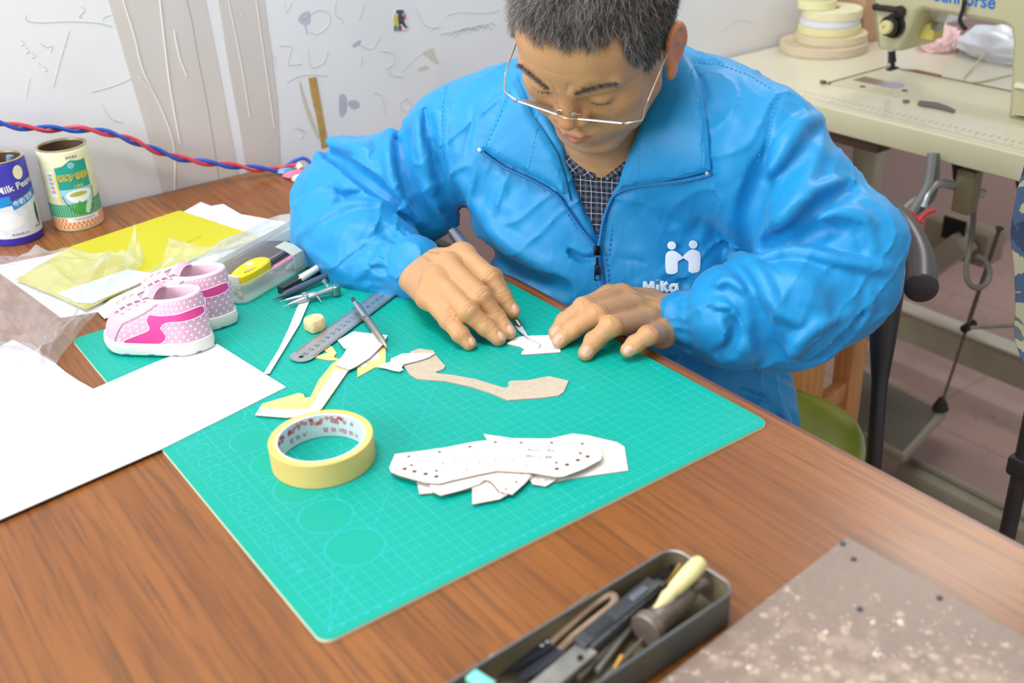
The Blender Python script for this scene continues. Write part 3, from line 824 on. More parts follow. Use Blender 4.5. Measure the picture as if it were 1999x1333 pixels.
# yellow taped pieces
template([(606, 664), (625, 665), (648, 676), (657, 689), (651, 697), (668, 703), (640, 703), (610, 697), (640, 688), (612, 672)], 0.0, YEL, 'short yellow tape covered scrap sticking out from under the steel ruler')
template([(700, 690), (753, 675), (753, 712), (744, 716), (732, 717), (698, 736), (697, 715)], 0.0, YEL, 'yellow taped piece behind the white cutout', marks=lambda m_, z: (m_.use(PAPER), m_.add([Z(*p, z + .01) for p in ((708, 695), (740, 688), (741, 700), (716, 707))], [(0, 1, 2, 3)]), m_.add([Z(*p, z + .01) for p in ((700, 708), (716, 707), (714, 716), (700, 714))], [(0, 1, 2, 3)])))
template([(498, 810), (512, 788), (583, 767), (592, 769), (595, 776), (606, 775), (622, 742), (648, 710), (670, 695), (688, 715), (678, 726), (628, 798), (600, 812), (560, 815), (520, 812)], 0.1, YEL,
         'long white and yellow taped pattern strip running down beside the tape roll', marks=lambda m_, z: (m_.use(PAPER), m_.add([Z(*p, z + .01) for p in ((654, 720), (679, 724), (622, 803), (602, 812), (606, 795))], [(0, 1, 2, 3, 4)]), m_.add([Z(*p, z + .01) for p in ((498, 810), (508, 796), (560, 800), (606, 798), (600, 812), (560, 815), (520, 812))], [tuple(range(7))])))
template([(659, 664), (690, 647), (757, 654), (746, 674), (722, 698), (694, 716), (681, 722), (655, 712), (672, 690), (676, 681), (693, 679), (672, 680)], 0.22, PAPER, 'white hook shaped cutout under the point of the mechanical pencil')
# long thin strip
template([(588, 585), (605, 586), (596, 606), (585, 632), (567, 662), (526, 729), (514, 730), (545, 680), (563, 642), (580, 600)], 0.14, PAPER, 'thin white curved paper strip between the shoes and the eraser', thick=0.04)
# piece being cut
template([(990, 670), (1006, 658), (1032, 655), (1075, 654), (1094, 655), (1094, 687), (1036, 691), (1018, 692), (1018, 688), (1024, 682), (1016, 677), (990, 671)], 0.0, PAPER, 'small white card piece being cut, held by the fingertips',
         marks=lambda m_, z: (lines(m_, [[(1022, 659), (1036, 663), (1052, 671), (1056, 678)], [(1050, 681), (1056, 680), (1094, 681)], [(1056, 672), (1050, 681)]], z, .05, INK), dots(m_, [(1050, 660)], z, .05, INK)), thick=0.12)

# steel ruler
A_, B__, C__, D_ = Z(565, 697, .12), Z(598, 711, .12), Z(780, 572, .12), Z(744, 555, .12)
ax = (C__ - B__); L = np.linalg.norm(ax); ax /= L; ay = np.array([-ax[1], ax[0], 0]); w = abs((A_ - B__) @ ay)
rul = thing('steel_ruler', Z(640, 680, 0), 'thin steel ruler with centimetre numbers under the mechanical pencil', 'ruler')
sgn = 1 if (A_ - B__) @ ay > 0 else -1
def RP(u, v, z=0.27): return B__ + ax * u + ay * v * sgn + np.array([0, 0, z - B__[2]])
mb = MB(); c = [(0.0, 0.3), (0.12, .05), (0.4, 0.0)]
out = [(0.9, 0), (L, 0), (L, w), (0.9, w), (.35, w - .3), (.05, w - .8), (0.0, w / 2), (.05, .8), (.35, .3)]
hole = [(0.95 + .28 * math.cos(a), w / 2 + .28 * math.sin(a)) for a in np.linspace(0, 2 * math.pi, 12, endpoint=False)]
tri = tessellate_polygon([[Vector((*p, 0)) for p in out], [Vector((*p, 0)) for p in hole]])
al = out + hole; n = len(al); no = len(out); nh = len(hole)
vs = [RP(*p, 0.27) for p in al] + [RP(*p, 0.2) for p in al]
fs = [tuple(t) for t in tri] + [tuple(reversed([i + n for i in t])) for t in tri] + [(i, (i + 1) % no, (i + 1) % no + n, i + n) for i in range(no)] + [(no + i, no + (i + 1) % nh, no + (i + 1) % nh + n, no + i + n) for i in range(nh)]
mb.add(vs, fs); mb.build('blade', STEEL, rul, smooth=False)
mb = MB(); DK = mat('engraved black', (30, 32, 36), .6); mb.use(DK)
for k in range(0, int((L - 1.6) * 10)):
    u = 1.6 + k * 0.1; l = .55 if k % 10 == 0 else (.42 if k % 5 == 0 else .26)
    for v0, v1 in ((0.02, l), (w - .02, w - l)):
        mb.add([RP(u, v0, .275), RP(u + .025, v0, .275), RP(u + .025, v1, .275), RP(u, v1, .275)], [(0, 1, 2, 3)])
for k in range(16):
    if 1.6 + k < L: put_text(mb, str(20 - k), 0.72, RP(1.6 + k, w * .5, .275), -ay * sgn, ax)
mb.build('engraved_scale', DK, rul, smooth=False, fix=False)

def stick(name, a, b, prof, m, label=None, cat=None, parent=None, n=16, group=None):
    """turned object from a to b; prof (fraction along, radius)"""
    a, b = np.array(a, float), np.array(b, float); L_ = np.linalg.norm(b - a)
    mb_ = MB(); mb_.lathe([(r, t * L_) for t, r in prof], a, b - a, n); o = mb_.build(name, m, parent)
    if label: tag(o, label, cat, group)
    return o
# mechanical pencil
tip, end = Z(758, 682, .5), Z(688, 582, 1.25); pd = end - tip
mp_ = thing('mechanical_pencil', tip * .5 + end * .5, 'silver mechanical pencil lying across the steel ruler', 'pencil')
LP = np.linalg.norm(pd)
stick('barrel', tip, end, [(0.0, .03), (0.05, .07), (.055, .12), (.17, .33), (.18, .38), (.5, .41), (.8, .41), (.82, .34), (.9, .32), (.91, .2)], mat('satin silver barrel', (168, 165, 158), .3, .9), parent=mp_)
stick('push_button', tip + pd * .9, end, [(0, .2), (.1, .24), (.8, .24), (1, .18)], mat('blue grey cap', (70, 84, 104), .35, .6), parent=mp_)
mb = MB(); d_ = pd / LP; up_ = np.array([-.55, .2, .75]); up_ -= d_ * (up_ @ d_); up_ /= np.linalg.norm(up_)
mb.tube([tip + pd * .86 + up_ * .3, tip + pd * .85 + up_ * .62, tip + pd * .72 + up_ * .66, tip + pd * .58 + up_ * .5], [.16, .18, .17, .12], 8, squash=.4, up=up_)
mb.build('pocket_clip', STEEL, mp_)

# eraser lump
mb = MB(); c = Z(614, 628, .95); rr = []
rg = np.random.RandomState(2)
for h, r in ((0, .85), (.12, 1.05), (.6, 1.12), (1.15, 1.08), (1.4, .95), (1.52, .55), (1.55, .1)):
    rr.append([np.array([c[0] + r * (1 + .07 * math.sin(3 * q + 1)) * math.copysign(abs(math.cos(q)) ** .75, math.cos(q)), c[1] + r * (1 + .05 * math.sin(2 * q)) * math.copysign(abs(math.sin(q)) ** .75, math.sin(q)), h + 0.03]) for q in np.linspace(0, 2 * math.pi, 28, endpoint=False)])
mb.rings(rr); tag(mb.build('rubber_lump', mat('dirty cream rubber', (222, 200, 150), .75, var=.2, vscale=70, bump=.5, bscale=200)), 'small dirty cream rubber lump on the mat behind the steel ruler', 'eraser')

# masking tape roll
tr = thing('masking_tape_roll', (-34.6, 21.3, 0), 'roll of pale yellow masking tape with a printed white core', 'tape roll')
TC, RO, RI, TH = (-34.6, 21.3, 0), 4.55, 3.72, 2.35
tc_ = (Z(528, 880, 1.2) + Z(730, 868, 1.2)) / 2; TC = (tc_[0], tc_[1], 0.02)
mb = MB(); mb.lathe([(RI + .22, 0), (RO - .05, 0), (RO, .06), (RO, TH - .06), (RO - .05, TH), (RI + .22, TH)], TC, n=72, cap0=False, cap1=False)
mb.build('tape', mat('masking tape', (226, 192, 108), .62, var=.05, vscale=14, rgb2=(236, 202, 124)), tr)
mb = MB(); mb.lathe([(RI + .22, 0), (RI, .03), (RI, TH - .05), (RI + .22, TH - .02)], TC, n=72, cap0=False, cap1=False)
core = mb.build('core', mat('white cardboard core', (214, 222, 226), .6), tr)
RED = mat('red print', (196, 60, 66), .6)
def wrap(mb, vs, fs, C_, r, a0, h0, inside=False, scale=1.0):
    out = []
    for v in vs:
        a = a0 + v[0] * scale / r * (-1 if inside else 1)
        out.append((C_[0] + r * math.cos(a), C_[1] + r * math.sin(a), C_[2] + h0 + v[1] * scale))
    mb.add(out, fs)
mb = MB(); mb.use(RED)
for a_deg, txt, h in ((48, '大 裕 昌', .75), (100, '大 裕 昌', .75), (150, '大 裕 昌', .75), (20, '大 裕 昌', .7)):
    vs, fs = text_mesh(txt, .55); wrap(mb, [-v for v in vs], fs, TC, RI - .02, math.radians(a_deg), h, True)
rg = random.Random(5)
for a_deg in (30, 62, 85, 118, 145, 165):      # red dragon-like flourishes as loose curls
    for k in range(7):
        x0, y0 = rg.uniform(-.9, .9), rg.uniform(-.35, .35); pts = [(x0 + .16 * math.cos(t * 1.5 + k) * t / 4, y0 + .2 * math.sin(t * 1.5 + k) * t / 4) for t in range(7)]
        P = [(TC[0] + (RI - .03) * math.cos(math.radians(a_deg) + p[0] / RI), TC[1] + (RI - .03) * math.sin(math.radians(a_deg) + p[0] / RI), 1.75 + p[1] * .8) for p in pts]
        mb.tube(smooth_line(P, 3), .03, 5)
mb.build('red_print', RED, core, fix=False)

# craft knife in the right hand
kt, ke = Z(1035, 664, .15), V(884, 452, 127.5)
kn = thing('craft_knife', kt, 'metal craft knife held in the right hand', 'knife'); kd = ke - kt; KL = np.linalg.norm(kd)
sA = 0.115
stick('handle', kt + kd * sA, ke, [(0, .2), (.015, .3), (.1, .38), (.13, .42), (.15, .36), (.5, .42), (.62, .66), (.66, .7), (.97, .7), (.975, .62), (.985, .62), (.99, .7), (1, .5)], mat('dark chrome', (150, 146, 146), .2, .85), parent=kn)
mb = MB(); d_ = kd / KL; sd = np.cross(d_, ray(1020, 640)); sd /= np.linalg.norm(sd); nn = np.cross(d_, sd)
pp = [(0, 0), (2.1, .42), (2.9, .42), (2.9, -.18), (.3, -.05)]
mb.add([kt + d_ * a + sd * b + nn * .025 for a, b in pp] + [kt + d_ * a + sd * b - nn * .025 for a, b in pp], [(0, 1, 2, 3, 4), (9, 8, 7, 6, 5)] + [(i, (i + 1) % 5, (i + 1) % 5 + 5, i + 5) for i in range(5)])
mb.build('blade', STEEL, kn, smooth=False)

# compasses
cm = thing('drawing_compass', Z(600, 580, .3), 'steel drawing compass lying open on the mat beside the pencil case', 'compass')
hd = Z(655, 563, 1.0)
for px, z1, lb in (((545, 588), .35, 'needle leg'), ((551, 599), .35, 'pencil leg')):
    a, b = Z(*px, z1), hd + np.array([0, 0, -.2 if px[1] == 588 else .1])
    stick('compass_leg', a, b, [(0, .02), (.1, .05), (.13, .16), (.3, .26), (.55, .28), (.6, .34), (.64, .28), (1, .34)], STEEL, parent=cm, n=12)
    stick('hinge_screw', a * .55 + b * .45 + np.array([0, 0, -.1]), a * .55 + b * .45 + np.array([0, 0, .45]), [(0, .3), (.9, .3), (1, .2)], STEEL, parent=cm)
stick('pivot', hd + np.array([0, 0, -.7]), hd + np.array([0, 0, .4]), [(0, .55), (.9, .55), (1, .4)], mat('grey pivot', (120, 150, 145), .35, .7), parent=cm)
stick('thumb_grip', hd + np.array([-.5, .9, .1]), hd + np.array([-.8, 1.3, .9]), [(0, .22), (.4, .14), (.6, .26), (1, .26)], STEEL, parent=cm)
stick('set_screw', Z(617, 575, .8), Z(628, 590, .3), [(0, .14), (.3, .1), (1, .04)], STEEL, parent=cm)
# pens near the case
pn = thing('ballpoint_pen', Z(580, 560, .3), 'dark grip ballpoint pen with a clear barrel beside the pencil case', 'pen')
a, b = Z(531, 586, .35), Z(660, 528, .9)
stick('barrel', a, b, [(0, .03), (.04, .06), (.13, .2), (.2, .36), (.45, .42), (.46, .4), (1, .4)], mat('smoky blue grip', (88, 104, 128), .3, trans=.2), parent=pn)
stick('grip_rings', a * .8 + b * .2, a * .6 + b * .4, [(0, .38), (.1, .43), (.2, .39), (.3, .44), (.4, .4), (.5, .44), (.6, .4), (.7, .45), (1, .42)], mat('grip', (76, 88, 110), .5), parent=pn)
pn = thing('marker_pen', Z(600, 545, .3), 'white capped pen lying against the pencil case', 'pen')
a, b = Z(563, 560, .5), Z(640, 510, 1.3)
stick('barrel', a, b, [(0, .05), (.05, .12), (.3, .22), (.32, .4), (.36, .42), (.98, .42), (1, .3)], mat('white plastic', (226, 228, 222), .35), parent=pn)
mb = MB(); a, b = Z(548, 567, .45), Z(625, 525, .45); d_ = (b - a) / np.linalg.norm(b - a); s_ = np.cross(d_, [0, 0, 1.])
mb.box((a + b) / 2, (np.linalg.norm(b - a) / 2, .55, .45), np.array([d_, s_, [0, 0, 1.]]).T, .06)
ld = mb.build('lead_case', mat('smoky black plastic', (46, 54, 58), .25), smooth=False); tag(ld, 'small black pencil lead case wedged between the pencil case and the pens', 'lead case')
mb = MB(); mb.box((a * .3 + b * .7) + np.array([0, 0, .47]), (1.4, .4, .02), np.array([d_, s_, [0, 0, 1.]]).T); mb.use(mat('grey label', (190, 192, 196), .6)); 
lb = mb.build('paper_label', mat('grey label', (190, 192, 196), .6), ld)

# ---- pencil case: translucent box with its lid folded back
FROST = clear_plastic('frosted clear plastic', (248, 252, 250), .25, .26, .12, .3, 60)
pc = thing('pencil_case', Z(520, 560, 0), 'open translucent plastic pencil case beside the pink shoes', 'pencil case')
e0, e1 = Z(440, 588, 0), Z(478, 601, 0)             # near end, bottom corners
ex = Z(598, 528, 0) - e1; ex /= np.linalg.norm(ex); ey = np.array([-ex[1], ex[0], 0]); BL, BW, BH = 21.0, 6.4, 2.6
o0 = e1
def BX(u, v, z): return o0 + ex * u + ey * v + np.array([0, 0, z + .04])
def tray(name, f, parent, h, m=FROST):
    mb_ = MB()
    def rr_(ins, z, r): 
        out = []
        for cx, cy, a0 in ((BL - r, BW - r, 0), (r, BW - r, 90), (r, r, 180), (BL - r, r, 270)):
            out += [f(cx + (r - ins) * math.cos(math.radians(a0 + 15 * i)), cy + (r - ins) * math.sin(math.radians(a0 + 15 * i)), z) for i in range(7)]
        return out
    mb_.rings([rr_(.5, 0, 1.6), rr_(.1, .3, 1.6), rr_(0, h, 1.6), rr_(.16, h, 1.6), rr_(.26, .35, 1.6), rr_(.6, .16, 1.6)])
    return mb_.build(name, m, parent)
tray('tray', BX, pc, BH)
th = math.radians(24)
def LD_(u, v, z): return BX(u, BW + .15 + v * math.cos(th) - (-z) * math.sin(th) * -1 * 0 + 0.0, BH * .9 - v * math.sin(th) * .55 + z * 0.75 + 0.05)
tray('lid', LD_, pc, 1.3)
mb = MB()
P_ = [BX(9.2, -.12, 1.0), BX(9.2, -.14, 2.2), BX(9.2, -.1, 2.75), BX(9.2, 1.1, 3.3), BX(9.2, 2.4, 3.5)]
mb.grid(np.array([[p + ex * q for q in (0, .9, 1.8)] for p in P_]), .12); mb.build('latch_flap', mat('frosted latch', (214, 222, 212), .35, trans=.3), pc)
# yellow correction tape dispenser in the tray
ct = thing('correction_tape', BX(3.5, 3.0, .5), 'yellow correction tape dispenser lying in the pencil case', 'correction tape')
mb = MB(); c = BX(5.1, 3.1, 1.9); rr = []
body_ = [(-3.0, -.5), (-2.6, -1.1), (-1.2, -1.45), (1.0, -1.45), (2.4, -1.15), (3.0, -.4), (2.9, .4), (2.2, 1.0), (.9, 1.3), (-1.2, 1.2), (-2.6, .8), (-3.0, .4)]
for z, s in ((-.75, .86), (-.6, .97), (0, 1.0), (.55, .97), (.72, .86)):
    rr.append([c + ex * (a * s) + ey * (b * s) + np.array([0, 0, z]) + np.array([0, 0, .1]) * a * .3 for a, b in [tuple(p[:2]) for p in smooth_line([(q[0], q[1], 0) for q in body_], 3, True)]])
mb.rings(rr); mb.build('shell', mat('glossy yellow plastic', (236, 214, 30), .3, var=.1), ct)
mb = MB(); mb.lathe([(0, 0), (.42, 0), (.42, .05), (0, .06)], c + ex * .4 + ey * .3 + np.array([0, 0, .74]), n=16); mb.build('hub', mat('white cap', (236, 236, 226), .4), ct)
mb = MB(); mb.prism([tuple((c + ex * a + ey * b)[:2]) for a, b in ((-1.9, -.75), (-1.0, -1.05), (.1, -.95), (-.6, -.5), (-1.5, -.45))], c[2] + .7, c[2] + .78); mb.build('window', mat('worn window', (196, 176, 120), .6), ct, smooth=False)
mb = MB(); mb.box(c + ex * -3.2 + np.array([0, 0, 0]), (.14, 1.0, .8), np.array([ex, ey, [0, 0, 1.]]).T, .05); mb.build('tape_head', mat('white head', (226, 226, 214), .4), ct)
for i, (u0, v0, u1, v1, r, c_, nm, lb_) in enumerate(((7, 4.6, 19, 5.0, .36, (70, 72, 84), 'pencil', 'dark pencil at the back of the pencil case'), (8.5, 3.0, 18.5, 3.4, .36, (224, 130, 170), 'pencil', 'pink pencil inside the pencil case'),
                                            (9.5, 1.6, 19.3, 1.9, .4, (196, 196, 206), 'pen', 'grey barrelled pen inside the pencil case, nearest its front wall'), (1.2, 1.4, 3.6, 4.4, .3, (206, 120, 40), 'crayon', 'short orange crayon stub under the yellow correction tape'))):
    stick(nm, BX(u0, v0, .62), BX(u1, v1, .62), [(0, .05), (.08, r), (1, r)], mat(nm + ' paint %d' % i, c_, .4), lb_, nm)

# ---- papers
sheet('paper_sheet', [(119, 620), (0, 533), (-15, 520), (95, 498), (190, 472), (345, 415), (440, 402), (480, 470), (430, 520), (250, 600), (170, 612)], TT + .06, .05, PAPER2, 'white paper sheet at the bottom of the pile, reaching out towards the shoes', 'paper')
sheet('paper_sheet', [(355, 415), (392, 394), (412, 402), (436, 398), (470, 418), (572, 436), (600, 470), (480, 470), (420, 440)], TT + .14, .06, PAPER2, 'white paper with a bent corner behind the yellow green sheet', 'paper')
pr = sheet('printed_form', [(190, 608), (204, 622), (242, 608), (268, 616), (340, 596), (425, 540), (450, 480), (340, 500), (240, 560)], TT + .24, .05, PAPER2, 'printed paper form with ruled rows, front corner bent, under the yellow green sheet', 'paper')
mb = MB(); LG = mat('printed rule grey', (140, 143, 158), .8)
lines(mb, [[(232, 590), (330, 586)], [(250, 572), (350, 570)], [(262, 556), (360, 552)], [(290, 548), (292, 590)], [(330, 530), (400, 524)], [(300, 540), (390, 536)]], TT + .24, .05, LG)
mb.use(LG); put_text(mb, '130g/28.5', .9, Z(266, 592, TT + .27), (.8, -.1, 0), (.1, .8, 0)); mb.build('form_lines', None, pr, smooth=False, fix=False)
YG = mat('yellow green paper', (196, 190, 34), .6, var=.03)
sheet('coloured_paper', [(30, 545), (140, 480), (345, 412), (352, 411), (505, 461), (495, 468), (372, 508), (215, 580), (168, 604), (110, 578)], TT + .5, .06, YG, 'large yellow green paper sheet lying on the white papers', 'paper')
mb = MB(); mb.use(mat('faint grey print', (160, 160, 50), .8)); put_text(mb, 'MC 70', .8, Z(380, 467, TT + .52), (.8, .3, 0), (-.3, .8, 0)); 
cp = sheet('printed_card', [(112, 572), (250, 525), (290, 532), (300, 540), (180, 592), (150, 590)], TT + .62, .06, mat('pale mint card', (214, 232, 226), .6), 'pale mint green and white card under the clear plastic bag', 'card')
mb.build('print', None, cp, smooth=False, fix=False)

# ---- clear plastic bags: crumpled films
def crumple(px_rows, zs, m, name, label, cat='plastic bag', seed=1, amp=.35, parent=None, sub=9):
    rg = np.random.RandomState(seed); R_ = len(px_rows); C_ = len(px_rows[0])
    G = np.array([[Z(a, b, z) for (a, b), z in zip(r, zr)] for r, zr in zip(px_rows, zs)])
    def interp(A, n):
        out = []
        for i in range(len(A) - 1):
            for k in range(n): out.append(A[i] * (1 - k / n) + A[i + 1] * k / n)
        out.append(A[-1]); return np.array(out)
    G = interp(G, sub); G = np.swapaxes(interp(np.swapaxes(G, 0, 1), sub), 0, 1)
    h, w_ = G.shape[:2]; i, j = np.meshgrid(np.arange(h), np.arange(w_), indexing='ij')
    d = np.zeros((h, w_))
    for k in range(16):
        a = rg.uniform(0, 6.28); f = rg.uniform(.08, .4); ph = rg.uniform(0, 6.28)
        d += (1 - 2 * np.abs(np.sin((i * math.cos(a) + j * math.sin(a)) * f / 2 + ph + .8 * np.sin(i * .13 + k) + .6 * np.sin(j * .11 + 2 * k)))) / 3.2 / (1 + f * 2)
    for k in range(10):
        a = rg.uniform(0, 6.28); f = rg.uniform(.5, 1.1); c0, c1_ = rg.uniform(0, h), rg.uniform(0, w_)
        d += .16 * (1 - 2 * np.abs(np.sin((i * math.cos(a) + j * math.sin(a)) * f / 2 + .7 * np.sin(i * .2 + k)))) * np.exp(-((i - c0) ** 2 + (j - c1_) ** 2) / (2 * (.16 * (h + w_) / 2) ** 2))
    d -= d.min(); edge = np.minimum.reduce([i, j, h - 1 - i, w_ - 1 - j]) / 4.0
    G[..., 2] += amp * d * np.clip(.3 + edge, 0, 1)
    G[..., 0] += .1 * np.sin(i * .3 + j * .2); G[..., 1] += .1 * np.sin(i * .25 - j * .3)
    mb_ = MB(); mb_.grid(G); o = mb_.build(name, m, parent, fix=False, sharp=60)
    if label: tag(o, label, cat)
    return o
BAG = clear_plastic('thin clear bag film', (252, 252, 253), .07, .2, .12, .9, 38)
crumple([[(-60, 500), (60, 502), (150, 500), (255, 494)], [(-60, 570), (50, 560), (170, 555), (262, 510)], [(-60, 650), (40, 640), (140, 630), (200, 600)], [(-60, 740), (20, 720), (80, 720), (110, 710)]],
        [[.6, .8, 1.2, 1.6], [.5, .9, 1.5, 1.5], [.4, .8, 1.2, .9], [.3, .6, .8, .4]], BAG, 'plastic_bag', 'large crumpled clear plastic bag spread over the papers at the left edge of the table', seed=3, amp=.8, sub=26)
crumple([[(-60, 665), (60, 670), (112, 708)], [(-60, 730), (30, 740), (96, 730)], [(-60, 790), (10, 790), (60, 780)]], [[.5, .5, .3]] * 3, BAG, 'plastic_bag', 'flap of clear plastic bag lying on the corner of the large white card', seed=9, amp=.2, sub=16)
crumple([[(262, 436), (268, 470), (285, 500)], [(256, 470), (262, 500), (276, 520)], [(250, 500), (240, 540), (262, 530)]], [[4.2, 2.4, 1.2], [2.4, 1.6, .9], [1.6, 1.0, .6]], BAG, 'plastic_bag', 'twisted upright end of clear plastic film standing on the yellow green sheet', seed=5, amp=.5, sub=10)
crumple([[(330, 468), (380, 480), (430, 490), (560, 440)], [(318, 520), (360, 512), (420, 520), (500, 500)], [(240, 575), (300, 545), (360, 530), (430, 540)]], [[2.6, 1.8, 1.0, .5], [1.4, 1.2, .8, .5], [.6, .7, .6, .5]], BAG, 'plastic_bag', 'clear plastic bag crumpled between the yellow green sheet and the pencil case', seed=7, amp=.7, sub=18)

# ---- drink cans
TIN = mat('can lip metal', (206, 198, 170), .3, .7); RUST = mat('dull inner tin', (112, 86, 62), .55, .4)
def can(base, r, h, label, faces):
    t = thing('tin_can', base, label, 'can')
    mb_ = MB(); mb_.lathe([(r - .25, 0), (r - .12, .06), (r, .35), (r, h - .55), (r - .02, h - .4), (r - .22, h - .15)], base, n=64, cap1=False)
    body_ = mb_.build('body', faces[0], t)
    mb_ = MB(); mb_.lathe([(r - .22, h - .18), (r - .05, h - .12), (r - .02, h - .02), (r - .2, h + .03), (r - .38, h - .03), (r - .42, h - .3)], base, n=64, cap0=False, cap1=False); mb_.build('rim', TIN, t)
    mb_ = MB(); mb_.lathe([(r - .3, h - .2), (r - .3, .3), (0.01, .3)], base, n=48, cap0=False, cap1=False); mb_.build('inner_wall', RUST, t)
    return t, body_
def lab(mb, C_, r, poly, a0, h0, m, lift=.015, sub=.35, curve=0):
    """flat artwork wrapped round a cylinder: poly in (arc cm, height cm)"""
    from mathutils.geometry import delaunay_2d_cdt
    mb.use(m)
    if curve: poly = [tuple(p[:2]) for p in smooth_line([(a, b, 0) for a, b in poly], curve, True)]
    bd = resample(poly, sub); P = np.array(poly)
    gx, gy = np.meshgrid(np.arange(P[:, 0].min(), P[:, 0].max(), sub), np.arange(P[:, 1].min(), P[:, 1].max(), sub)); g = np.stack([gx.ravel(), gy.ravel()], 1)
    g = g[inside_poly(g, bd)]; g = g[edge_dist(g, bd) > sub * .4] if len(g) else g
    pts = np.vstack([bd, g]) if len(g) else bd; nb = len(bd)
    vs, es, fs, *_ = delaunay_2d_cdt([Vector(p) for p in pts], [(i, (i + 1) % nb) for i in range(nb)], [], 1, 1e-5)
    R_ = r + lift
    mb.add([(C_[0] + R_ * math.cos(a0 + v[0] / r), C_[1] + R_ * math.sin(a0 + v[0] / r), C_[2] + h0 + v[1]) for v in vs], [tuple(f) for f in fs])
def lab_text(mb, C_, r, s, size, u, h, a0, m, lift=.03, bold=.0, tilt=0.0):
    mb.use(m); vs, fs = text_mesh(s, size, 0, bold); R_ = r + lift; ct_, st_ = math.cos(tilt), math.sin(tilt)
    mb.add([(C_[0] + R_ * math.cos(a0 + (u + v[0] * ct_ - v[1] * st_) / r), C_[1] + R_ * math.sin(a0 + (u + v[0] * ct_ - v[1] * st_) / r), C_[2] + h + v[0] * st_ + v[1] * ct_) for v in vs], fs)
c2 = np.array([-33.4, 97.0, TT]); a2 = math.atan2(CAM[1] - c2[1], CAM[0] - c2[0]); R2 = 3.35
CR = mat('cream can print', (226, 226, 190), .35, var=.08, vscale=60); TEAL = mat('teal print', (20, 156, 140), .35); GLD = mat('gold print', (240, 214, 60), .4)
WH = mat('white can print', (236, 238, 236), .35); ORA = mat('orange print', (222, 140, 74), .4); GRN = mat('leaf green print', (60, 160, 74), .4); GRN2 = mat('stripe green', (30, 150, 104), .4)
LBL = mat('pale blue print', (150, 206, 232), .4); BRN = mat('brown print', (130, 84, 50), .5); DKI = mat('dark print', (60, 66, 60), .5)
t2, b2 = can(c2, R2, 11.4, 'tall cream and teal porridge can with gold Chinese lettering, standing against the wall', (CR,))
mb = MB(); A0 = a2 + .12
L2 = lambda poly, m, lift=.015, curve=0: lab(mb, c2, R2, poly, A0, 0, m, lift, .3, curve)
L2([(-5.6, 2.1), (5.6, 2.1), (5.6, 4.4), (3.2, 4.1), (-1.8, 3.9), (-5.6, 4.0)], GRN2)
for i in range(-16, 17): L2([(i * .33, 2.15), (i * .33 + .1, 2.15), (i * .33 + .1, 3.85), (i * .33, 3.85)], mat('pale stripe', (150, 210, 180), .4) if i == -16 else bpy.data.materials['pale stripe'], .02)
L2([(-5.6, .45), (5.6, .45), (5.6, 1.9), (-5.6, 1.9)], ORA)
for i in range(-18, 19):
    for k in range(3):
        if (i + k) % 2 == 0: L2([(i * .3, .5 + k * .45), (i * .3 + .28, .5 + k * .45), (i * .3 + .28, .93 + k * .45), (i * .3, .93 + k * .45)], mat('pale orange', (246, 206, 170), .4) if (i, k) == (-18, 0) else bpy.data.materials['pale orange'], .02)
L2([(-1.9, 1.35), (2.6, 1.35), (2.6, 1.95), (-1.9, 1.95)], WH, .03)
lab_text(mb, c2, R2, '广东泰奇食品有限公司', .3, .4, 1.65, A0, DKI, .04)
L2([(-2.0, 9.1), (-.9, 9.3), (.2, 9.95), (1.4, 9.7), (2.4, 9.7), (2.4, 6.0), (-2.0, 6.0)], TEAL, .025)
L2([(-2.0, 4.0), (2.4, 4.0), (2.4, 6.05), (-2.0, 6.05)], LBL, .022)
L2([(-1.3, 5.2), (-.4, 5.75), (1.0, 5.8), (2.1, 5.4), (1.7, 4.4), (.4, 4.0), (-.8, 4.3)], WH, .03, 4)
L2([(-.9, 5.15), (-.2, 5.5), (.9, 5.5), (1.6, 5.2), (.9, 4.95), (-.3, 4.9)], mat('bean print', (176, 178, 90), .5), .04, 4)
L2([(-1.0, 2.9), (-.3, 3.6), (.3, 4.3), (.5, 3.6), (1.1, 3.9), (1.7, 3.2), (1.2, 2.6), (.2, 2.3)], GRN, .035, 2)
L2([(.8, 2.5), (1.0, 3.4), (1.5, 4.2), (2.0, 4.0), (1.6, 3.0), (1.2, 2.3)], mat('glass print', (190, 226, 196), .4), .04, 2)
for s_ in ((-1.8, 5.2, -1.5, 4.2), (-1.5, 4.2, -.8, 3.1), (-.8, 3.1, .2, 2.4), (.2, 2.4, 1.3, 2.1), (2.5, 5.8, 2.4, 4.2), (2.4, 4.2, 2.0, 3.0), (2.0, 3.0, 1.3, 2.1)):
    x0, y0, x1, y1 = s_; L2([(x0 - .07, y0), (x0 + .07, y0), (x1 + .07, y1), (x1 - .07, y1)], BRN, .045)
for s, u in (('泰', -1.4), ('奇', -.55), ('八', .3), ('寶', 1.1), ('粥', 1.95)):
    lab_text(mb, c2, R2, s, 1.12, u + .05, 7.5, A0, DKI, .035, .0); lab_text(mb, c2, R2, s, 1.12, u, 7.57, A0, GLD, .05, .0)
lab_text(mb, c2, R2, '八寶粥', .45, .6, 6.3, A0, GLD, .04); lab_text(mb, c2, R2, '泰奇食品', .4, .5, 10.3, A0, DKI, .03)
L2([(.2 + .42 * math.cos(q), 9.25 + .42 * math.sin(q)) for q in np.linspace(0, 6.28, 14)[:-1]], LBL, .04)
lab_text(mb, c2, R2, 'Q', .6, .2, 9.25, A0, mat('blue print', (50, 100, 190), .4), .05)
L2([(-3.4, 5.0), (-2.35, 5.0), (-2.35, 8.6), (-3.4, 8.6)], WH, .03)
